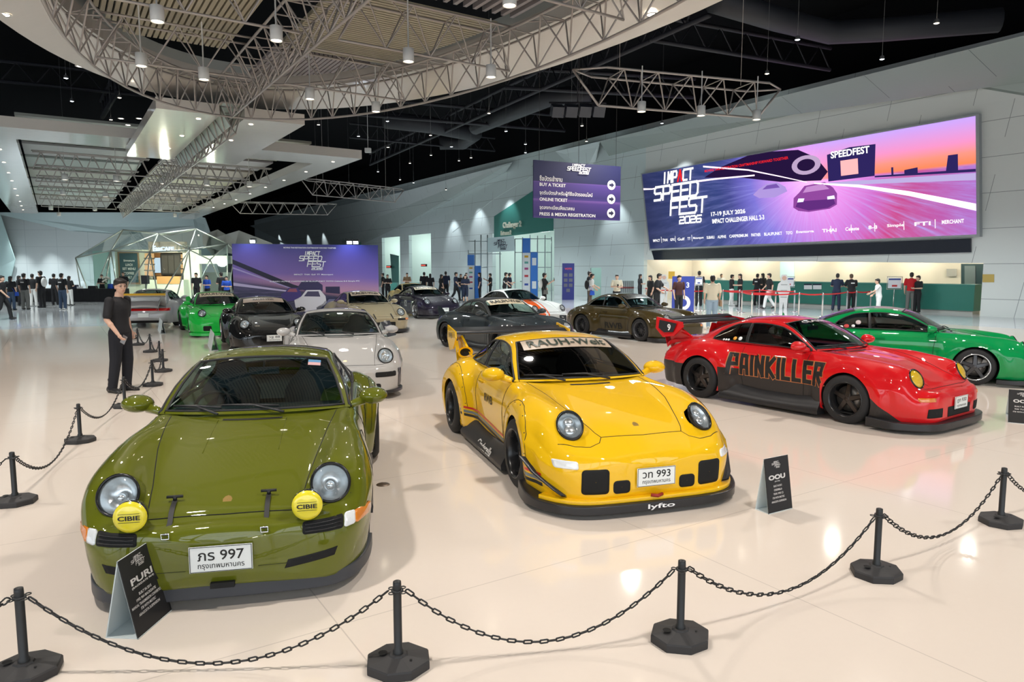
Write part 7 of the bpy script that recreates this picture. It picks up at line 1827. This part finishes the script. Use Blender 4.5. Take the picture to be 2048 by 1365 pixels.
o, W, Z = bpanel(1061, 1075, 505, 598, M_BP, 'sponsor_panel', 'blue sponsor panel right of the tall sponsor column', 'sponsor panel', .3); mb = MB()
for z in (.80, .30): mb.box((0, -.155, Z * z), (W * .6, .01, Z * .16))
mb.obj('panel_notice', M_WP, o)
def lattice(pts, label):
    o = empty('gantry_frame', label, 'gantry', at(*pts[0]), 0); Y = o.location.y; L = o.location.copy(); mb = MB(); return o, Y, L
o = empty('gantry_frame', 'thin steel gantry grid in front of the entrance', 'gantry', at(1000, 598, 0)); Y = o.location.y; L = o.location.copy(); mb = MB()
for x, y0 in ((937, 500), (950, 480), (962, 470), (975, 470), (1000, 500), (1030, 478), (1045, 475), (1060, 470), (1075, 472), (1090, 470), (1103, 474)): 
    a, b = atY(x, 598, Y), atY(x, y0, Y); a.z = 0; mb.tube([a - L, b - L], .035, 5)
for (x0, x1, y) in ((937, 978, 483), (937, 1003, 508), (1030, 1104, 478), (1030, 1104, 505), (1045, 1104, 535), (937, 975, 535), (1040, 1104, 563)):
    mb.tube([atY(x0, y, Y) - L, atY(x1, y, Y) - L], .03, 5)
mb.obj('gantry_bars', M_GF, o, fix=False)
mb = MB(); c = [atY(x, y, Y - .1) - L for x, y in ((975, 505), (1030, 502), (1028, 472), (975, 476))]; mb.poly(c, .12, Vector((0, -1, 0))); mb.obj('gantry_banner', mat('banner_pale', (.66, .85, .86), .5), o)
mb = MB(); event_logo(lambda x, y, i: c[0].lerp(c[1], .20 + x * .085).lerp(c[3].lerp(c[2], .20 + x * .085), .1 + y * .17) + Vector((0, -.01 - .0005 * i, 0)), mb); mb.obj('event_logo', CL['navy'], o, fix=False)
for (txt, x, y, w_, h_) in (('Challenger 2', 1024, 451, 53, 15), ('Entrance 2', 1012, 466, 30, 9)):
    c = wp(x, y, .2); s = c.y / F_PX; me = text_mesh(txt, 1., .02, extrude=.05, width=w_ * s * 1.25, height=h_ * s); r = MB(); r.add([-DU * v.co.x * 1. + UP * v.co.y - DV * v.co.z for v in me.vertices], [tuple(f.vertices) for f in me.polygons], False)
    tag(r.obj('wall_lettering', mat('letters_cream', (.75, .75, .62), .4), loc=c, fix=False), 'raised cream letters on the teal wall, ' + ('upper line' if y < 460 else 'lower line'), 'lettering')
c = wp(695, 482, .15); me = text_mesh('Challenger 2', 1., .02, extrude=.05, width=4.2, height=.7); r = MB(); r.add([-DU * v.co.x + UP * v.co.y - DV * v.co.z for v in me.vertices], [tuple(f.vertices) for f in me.polygons], False); tag(r.obj('wall_lettering', mat('letters_grey', (.2, .25, .22), .4), loc=c, fix=False), 'small dark letters on the far teal triangle', 'lettering')
for (x, y, lab) in ((778, 534, 'red lit sign over the left white doorway'), (848, 531, 'red lit sign over the right white doorway')):
    c = wp(x, y, .25); s = c.y / F_PX; mb = MB(); mb.box((0, 0, 0), (22 * s, .15, 5 * s), M_W @ Matrix.Rotation(0, 3, 'Z')); o = mb.obj('door_sign', mat('door_sign_dark', (.06, .01, .015), .4), loc=c); tag(o, lab, 'sign')
    mb = MB(); mb.box(-DV * (11.5 * s) * 0 - DV * .09, (18 * s, .02, 1.6 * s), M_W); mb.obj('sign_letters', emis('sign_red_glow', (1, .12, .08), 1.5), o)
o, W, Z = bpanel(820, 842, 566, 588, M_TEAL, 'reception_desk', 'small teal reception desk inside the right white doorway', 'desk', .8)
o, W, Z = bpanel(783, 796, 566, 588, M_TEAL, 'reception_desk', 'small teal desk inside the left white doorway', 'desk', .8)

# ---------------------------------------------------------------- registration desk, left
o = empty('registration_desk', 'long desk covered with black cloth at the far left', 'desk', Vector((-31, 43.4, 0)))
xa, xb = atY(-12, 600, 42.2).x, atY(244, 600, 42.2).x; mb = MB(); n = 120; P = []
for k in range(n + 1):
    x = xa + (xb - xa) * k / n - o.location.x; w_ = .035 * math.sin(k * 1.9) + .02 * math.sin(k * .7); P.append([(x, -1.2 + w_, .0), (x, -1.2, .78), (x, -.35, .79), (x, -.3, .0)])
mb.grid(P); mb.add(P[-1], [(0, 1, 2, 3)], False); mb.add(P[0], [(0, 1, 2, 3)], False); mb.obj('desk_cloth', cloth('tablecloth', (.006, .006, .008)), o, fix=False)
random.seed(3)
def on_desk(x, w, h, m, name, label, cat): p = atY(x, 578, 42.6); p.z = .79 + h / 2; mb = MB(); mb.box((0, 0, 0), (w, .25, h), taper=.9); return tag(mb.obj(name, m, loc=p), label, cat)
on_desk(222, .34, .28, CL['blue'], 'blue_bag', 'blue bag on the black desk next to the white flowers', 'bag'); on_desk(148, .5, .22, CL['navy'], 'box', 'dark blue box on the left part of the black desk', 'box'); on_desk(186, .5, .16, CL['black'], 'box', 'low black box on the black desk', 'box'); on_desk(160, .3, .12, mat('paper', (.75, .76, .78), .6), 'paper_stack', 'stack of white paper on the black desk', 'paper')
p = atY(213, 578, 42.3); p.z = .79; o = empty('flower_bouquet', 'bouquet of white flowers on the black desk', 'flowers', p); mb = MB(); mb.lathe([(.05, 0), (.09, .2), (.07, .3)], n=12); mb.obj('vase', mat('vase_green', (.1, .2, .12), .3), o, fix=False); mb = MB()
for k in range(26): a, e, r_ = random.random() * 6.3, random.random(), random.random() * .24; mb.sphere((r_ * math.cos(a), r_ * math.sin(a), .38 + .32 * e), .055, 6, 4)
mb.obj('blossoms', mat('petal', (.7, .68, .6), .7), o, fix=False); mb = MB()
for k in range(26): a, r_ = random.random() * 6.3, random.random() * .25; mb.tube([(0, 0, .25), (r_ * math.cos(a), r_ * math.sin(a), .35 + .3 * random.random())], .012, 4)
mb.obj('leaves', mat('leaf_dark', (.03, .10, .03), .6), o, fix=False)
o, W, Z = bpanel(288, 298, 560, 612, M_plas, 'loudspeaker', 'black loudspeaker box on a pole in front of the cafe', 'loudspeaker', .3) if 0 else (empty('loudspeaker', 'black loudspeaker box on a pole in front of the cafe', 'loudspeaker', at(293, 606, 0)), 0, 0)
mb = MB(); mb.box((0, 0, 1.35), (.34, .3, .5)); mb.obj('speaker_box', M_plas, o); mb = MB(); mb.tube([(0, 0, 0), (0, 0, 1.1)], .02, 6); [mb.tube([(0, 0, .5), (.35 * math.cos(a), .35 * math.sin(a), .01)], .015, 5) for a in (0, 2.1, 4.2)]; mb.obj('speaker_stand', M_plas, o, fix=False)

# ---------------------------------------------------------------- glass cafe pavilion
YC = 50.0
M_GLS = glassmat('pavilion_glass', (.80, .92, .88)); M_FR = mat('pavilion_frame', (.42, .44, .40), .35, .4)
V = {'a': (151, 516, 50), 'b': (246, 460, 50), 'c': (316, 468, 48), 'd': (392, 458, 50), 'e': (455, 488, 51), 'f': (222, 502, 46), 'g': (182, 598, 47), 'h': (205, 600, 45), 'i': (238, 600, 45), 'j': (290, 600, 44.5), 'k': (317, 600, 44.5), 'l': (352, 600, 45), 'm': (385, 600, 46), 'n': (455, 600, 50), 'o': (378, 500, 46), 'p': (300, 505, 44.5), 'q': (420, 520, 48), 's': (470, 505, 54), 'r': (345, 470, 54), 't': (164, 598, 52)}
VP = {k: atY(x, y, Y) for k, (x, y, Y) in V.items()}
for k in 'ghijklmnt': VP[k].z = 0
tris = ['abf', 'bcf', 'cfp', 'cdo', 'cop', 'deo', 'eoq', 'afg', 'agt', 'fgh', 'fhi', 'fip', 'pij', 'pjk', 'pko', 'okl', 'olm', 'oqm', 'qmn', 'eqn', 'esn', 'bcr', 'cdr', 'ber']
o = empty('glass_pavilion', 'faceted glass cafe pavilion with thin metal ribs at the left back', 'pavilion', Vector((VP['j'].x, 50, 0))); L = o.location.copy()
mb = MB()
for t in tris[:-1]: mb.add([VP[c] - L for c in t], [(0, 1, 2)], False)
mb.obj('glass_facets', M_GLS, o, fix=False)
es = set()
for t in tris[:-1]:
    for a, b in zip(t, t[1:] + t[0]): es.add(tuple(sorted((a, b))))
mb = MB()
for a, b in es: mb.tube([VP[a] - L, VP[b] - L], .042, 6)
mb.obj('pavilion_ribs', M_FR, o, fix=False)
def cbox(x0, x1, y0, y1, Y, m, name, label=None, cat=None, t=.2, parent=None, loc0=None):
    a, b = atY(x0, y1, Y), atY(x1, y0, Y); c = (a + b) / 2; mb = MB(); mb.box((0, 0, 0), (b.x - a.x, t, b.z - a.z)); o_ = mb.obj(name, m, parent, loc=(c - (parent.location if parent else Vector()))); 
    if label: tag(o_, label, cat)
    return o_
kb = empty('cafe_kiosk', 'cream cafe building inside the glass pavilion', 'cafe', atY(290, 600, 51.5)); kb.location.z = 0
M_KW = mat('kiosk_wall', (.62, .64, .52), .5)
cbox(238, 300, 500, 601, 52.0, M_KW, 'kiosk_wall', parent=kb, t=.4); cbox(300, 372, 484, 506, 52.0, mat('kiosk_beige', (.36, .30, .24), .6), 'kiosk_fascia', parent=kb, t=.4); cbox(300, 372, 560, 601, 51.6, M_KW, 'kiosk_counter', parent=kb, t=.8); cbox(372, 400, 500, 601, 52.2, M_KW, 'kiosk_wall', parent=kb, t=.4); cbox(400, 462, 512, 528, 52.2, M_KW, 'kiosk_canopy', parent=kb, t=1.2); cbox(398, 462, 545, 601, 54, mat('kiosk_dim', (.25, .28, .25), .6), 'kiosk_back', parent=kb)
cbox(300, 372, 506, 560, 53.4, mat('kiosk_dark', (.10, .07, .05), .6), 'kiosk_back', parent=kb)
cbox(191, 217, 502, 580, 53, mat('pale_teal_panel', (.55, .80, .76), .4), 'kiosk_side_panel', parent=kb)
cbox(239, 277, 504, 569, 51.6, mat('poster_frame', (.20, .13, .08), .5), 'menu_poster', 'dark menu poster in a brown frame on the cafe wall', 'poster', t=.1)
po = [q for q in D.objects if q.name == 'menu_poster'][0]; cbox(242, 274, 507, 565, 51.5, mat('poster_slate', (.03, .06, .07), .5), 'poster_sheet', parent=po, t=.05)
for k, (y, wd, tx) in enumerate(((522, 22, 'Signature'), (530, 14, 'LUNCH'), (538, 26, 'SET MENU'), (547, 20, 'COFFEE'), (555, 12, 'DAILY'))):
    s = 51.4 / F_PX; c = atY(258, y, 51.4) - po.location; me = text_mesh(tx, 1., .02, width=wd * s, height=5 * s); mb = MB(); mb.add([c + Vector((v.co.x, 0, v.co.y)) for v in me.vertices], [tuple(f.vertices) for f in me.polygons], False); mb.obj('poster_text', mat('chalk_white', (.5, .5, .48), .6), po, fix=False)
mb_ = cbox(323, 362, 508, 550, 52.6, mat('menu_board_black', (.02, .018, .016), .5), 'menu_board', 'black three part menu board above the cafe counter', 'menu board', t=.1)
for k in range(3): cbox(325 + k * 12.5, 335 + k * 12.5, 511, 547, 52.52, mat('menu_print', (.07, .06, .05), .6), 'menu_column', parent=mb_, t=.03)
cbox(312, 322, 505, 552, 52.7, mat('wood_orange', (.35, .15, .05), .5), 'wooden_post', 'orange wooden post left of the cafe menu board', 'post'); cbox(311, 319, 516, 546, 52.4, emis('lit_menu', (.75, .85, 1), 1.0), 'lit_menu', 'small lit white menu sign left of the black menu board', 'sign')
for k in range(4):
    sh_ = cbox(290, 308, 516 + 12 * k, 518 + 12 * k, 51.5, mat('shelf_dark', (.12, .08, .05), .5), 'wall_shelf', ['top', 'second', 'third', 'lowest'][k] + ' lit shelf on the left of the cafe counter', 'shelf', t=.3)
    for j in range(3): cbox(291 + 5.6 * j, 295.5 + 5.6 * j, 507 + 12 * k, 516 + 12 * k, 51.5, emis('warm_jar', (1, .55, .25), .9), 'glowing_jar', 'warm glowing jar on a cafe shelf', 'jar', t=.2)['group'] = 'glowing jars on the cafe shelves'
for k in range(4): cbox(363, 369, 509 + 10 * k, 517 + 10 * k, 52.4, emis('warm_jar', (1, .55, .25), .9), 'wall_lantern', 'warm lantern in the column right of the cafe menu board', 'lantern', t=.2)['group'] = 'lanterns right of the cafe menu'
cbox(316, 361, 553, 568, 51.3, mat('pastry_case', (.40, .20, .07), .4, emit=(1, .5, .2), es=.25), 'pastry_case', 'warm lit pastry case on the cafe counter', 'display case', t=.3)
c = atY(329, 498, 51.2); s = 51.2 / F_PX; o = empty('cafe_sign', 'glowing white blue cafe sign over the counter', 'sign', c); 
for tx, dx, wd, hg in (('CAFE', 7, 26, 8), ('Ease', -12, 18, 12)):
    me = text_mesh(tx, 1., .03, extrude=.05, width=wd * s, height=hg * s); mb = MB(); mb.add([Vector((dx * s + v.co.x, -v.co.z - .1, v.co.y)) for v in me.vertices], [tuple(f.vertices) for f in me.polygons], False); mb.obj('sign_letters', emis('cafe_glow', (.62, .75, 1), 2.2), o, fix=False)
for k in range(3): c = atY(358 + 9 * k, 497, 51.2); mb = MB(); mb.tube([Vector((4.2 * s * math.cos(a), 0, 7 * s * math.sin(a))) for a in np.linspace(0, 2 * PI, 21)[:-1]], .05, 6, closed=True); tag(mb.obj('ring_ornament', mat('ring_dark', (.08, .09, .08), .5), loc=c, fix=False), 'dark oval ring ornament right of the cafe sign', 'ornament', 'oval rings right of the cafe sign')
for (x, y, Y, e) in ((275, 520, 49, 260), (340, 530, 49.5, 320), (430, 530, 49, 260)): lamp('cafe_light', 'POINT', atY(x, y, Y), e, (1, .92, .75), radius=.2)
# tent-like white roofs behind the backdrop
for pts, lab in ((((422, 478), (478, 463), (545, 487), (470, 492)), 'white tent like canopy showing above the purple backdrop'), (((405, 470), (440, 462), (470, 480), (430, 500)), 'pale canopy between the pavilion and the backdrop')):
    P = [atY(x, y, 60 + 2 * (i % 2)) for i, (x, y) in enumerate(pts)]; c = sum(P, Vector()) / 4; mb = MB(); top = c + UP * .8; mb.add([p - c for p in P] + [top - c] + [p - c - UP * .8 for p in P], [(0, 1, 4), (1, 2, 4), (2, 3, 4), (3, 0, 4), (0, 1, 6, 5), (1, 2, 7, 6), (2, 3, 8, 7), (3, 0, 5, 8)], False); tag(mb.obj('canopy', mat('canopy_cloth', (.5, .5, .46), .7), loc=c, fix=False), lab, 'canopy')
# security camera and small ceiling box
p = at(736, 301, 7.6); mb = MB(); mb.box((0, 0, 0), (.28, .22, .2)); mb.tube([(0, 0, .1), (0, 0, 14.15 - p.z)], .012, 5); tag(mb.obj('projector', M_LW, loc=p, fix=False), 'small white projector hanging from the dark roof', 'projector')
o = empty('speaker_cluster', 'dark speaker cluster hanging left of the hung truss', 'loudspeaker', at(1155, 222, 8.0))
for k in range(4): mb = MB(); mb.box(((k - 1.5) * .52, k * -.02, 0), (.45, .4, .4), (.5, 0, .2)); b = mb.obj('speaker_box', mat('speaker_dark', (.05, .055, .07), .4), o); 
mb = MB(); mb.tube([(-1.1, 0, .3), (1.1, 0, .3)], .04, 6); mb.tube([(0, 0, .3), (0, 0, 14 - o.location.z)], .02, 5); mb.obj('speaker_bar', M_RS, o, fix=False)
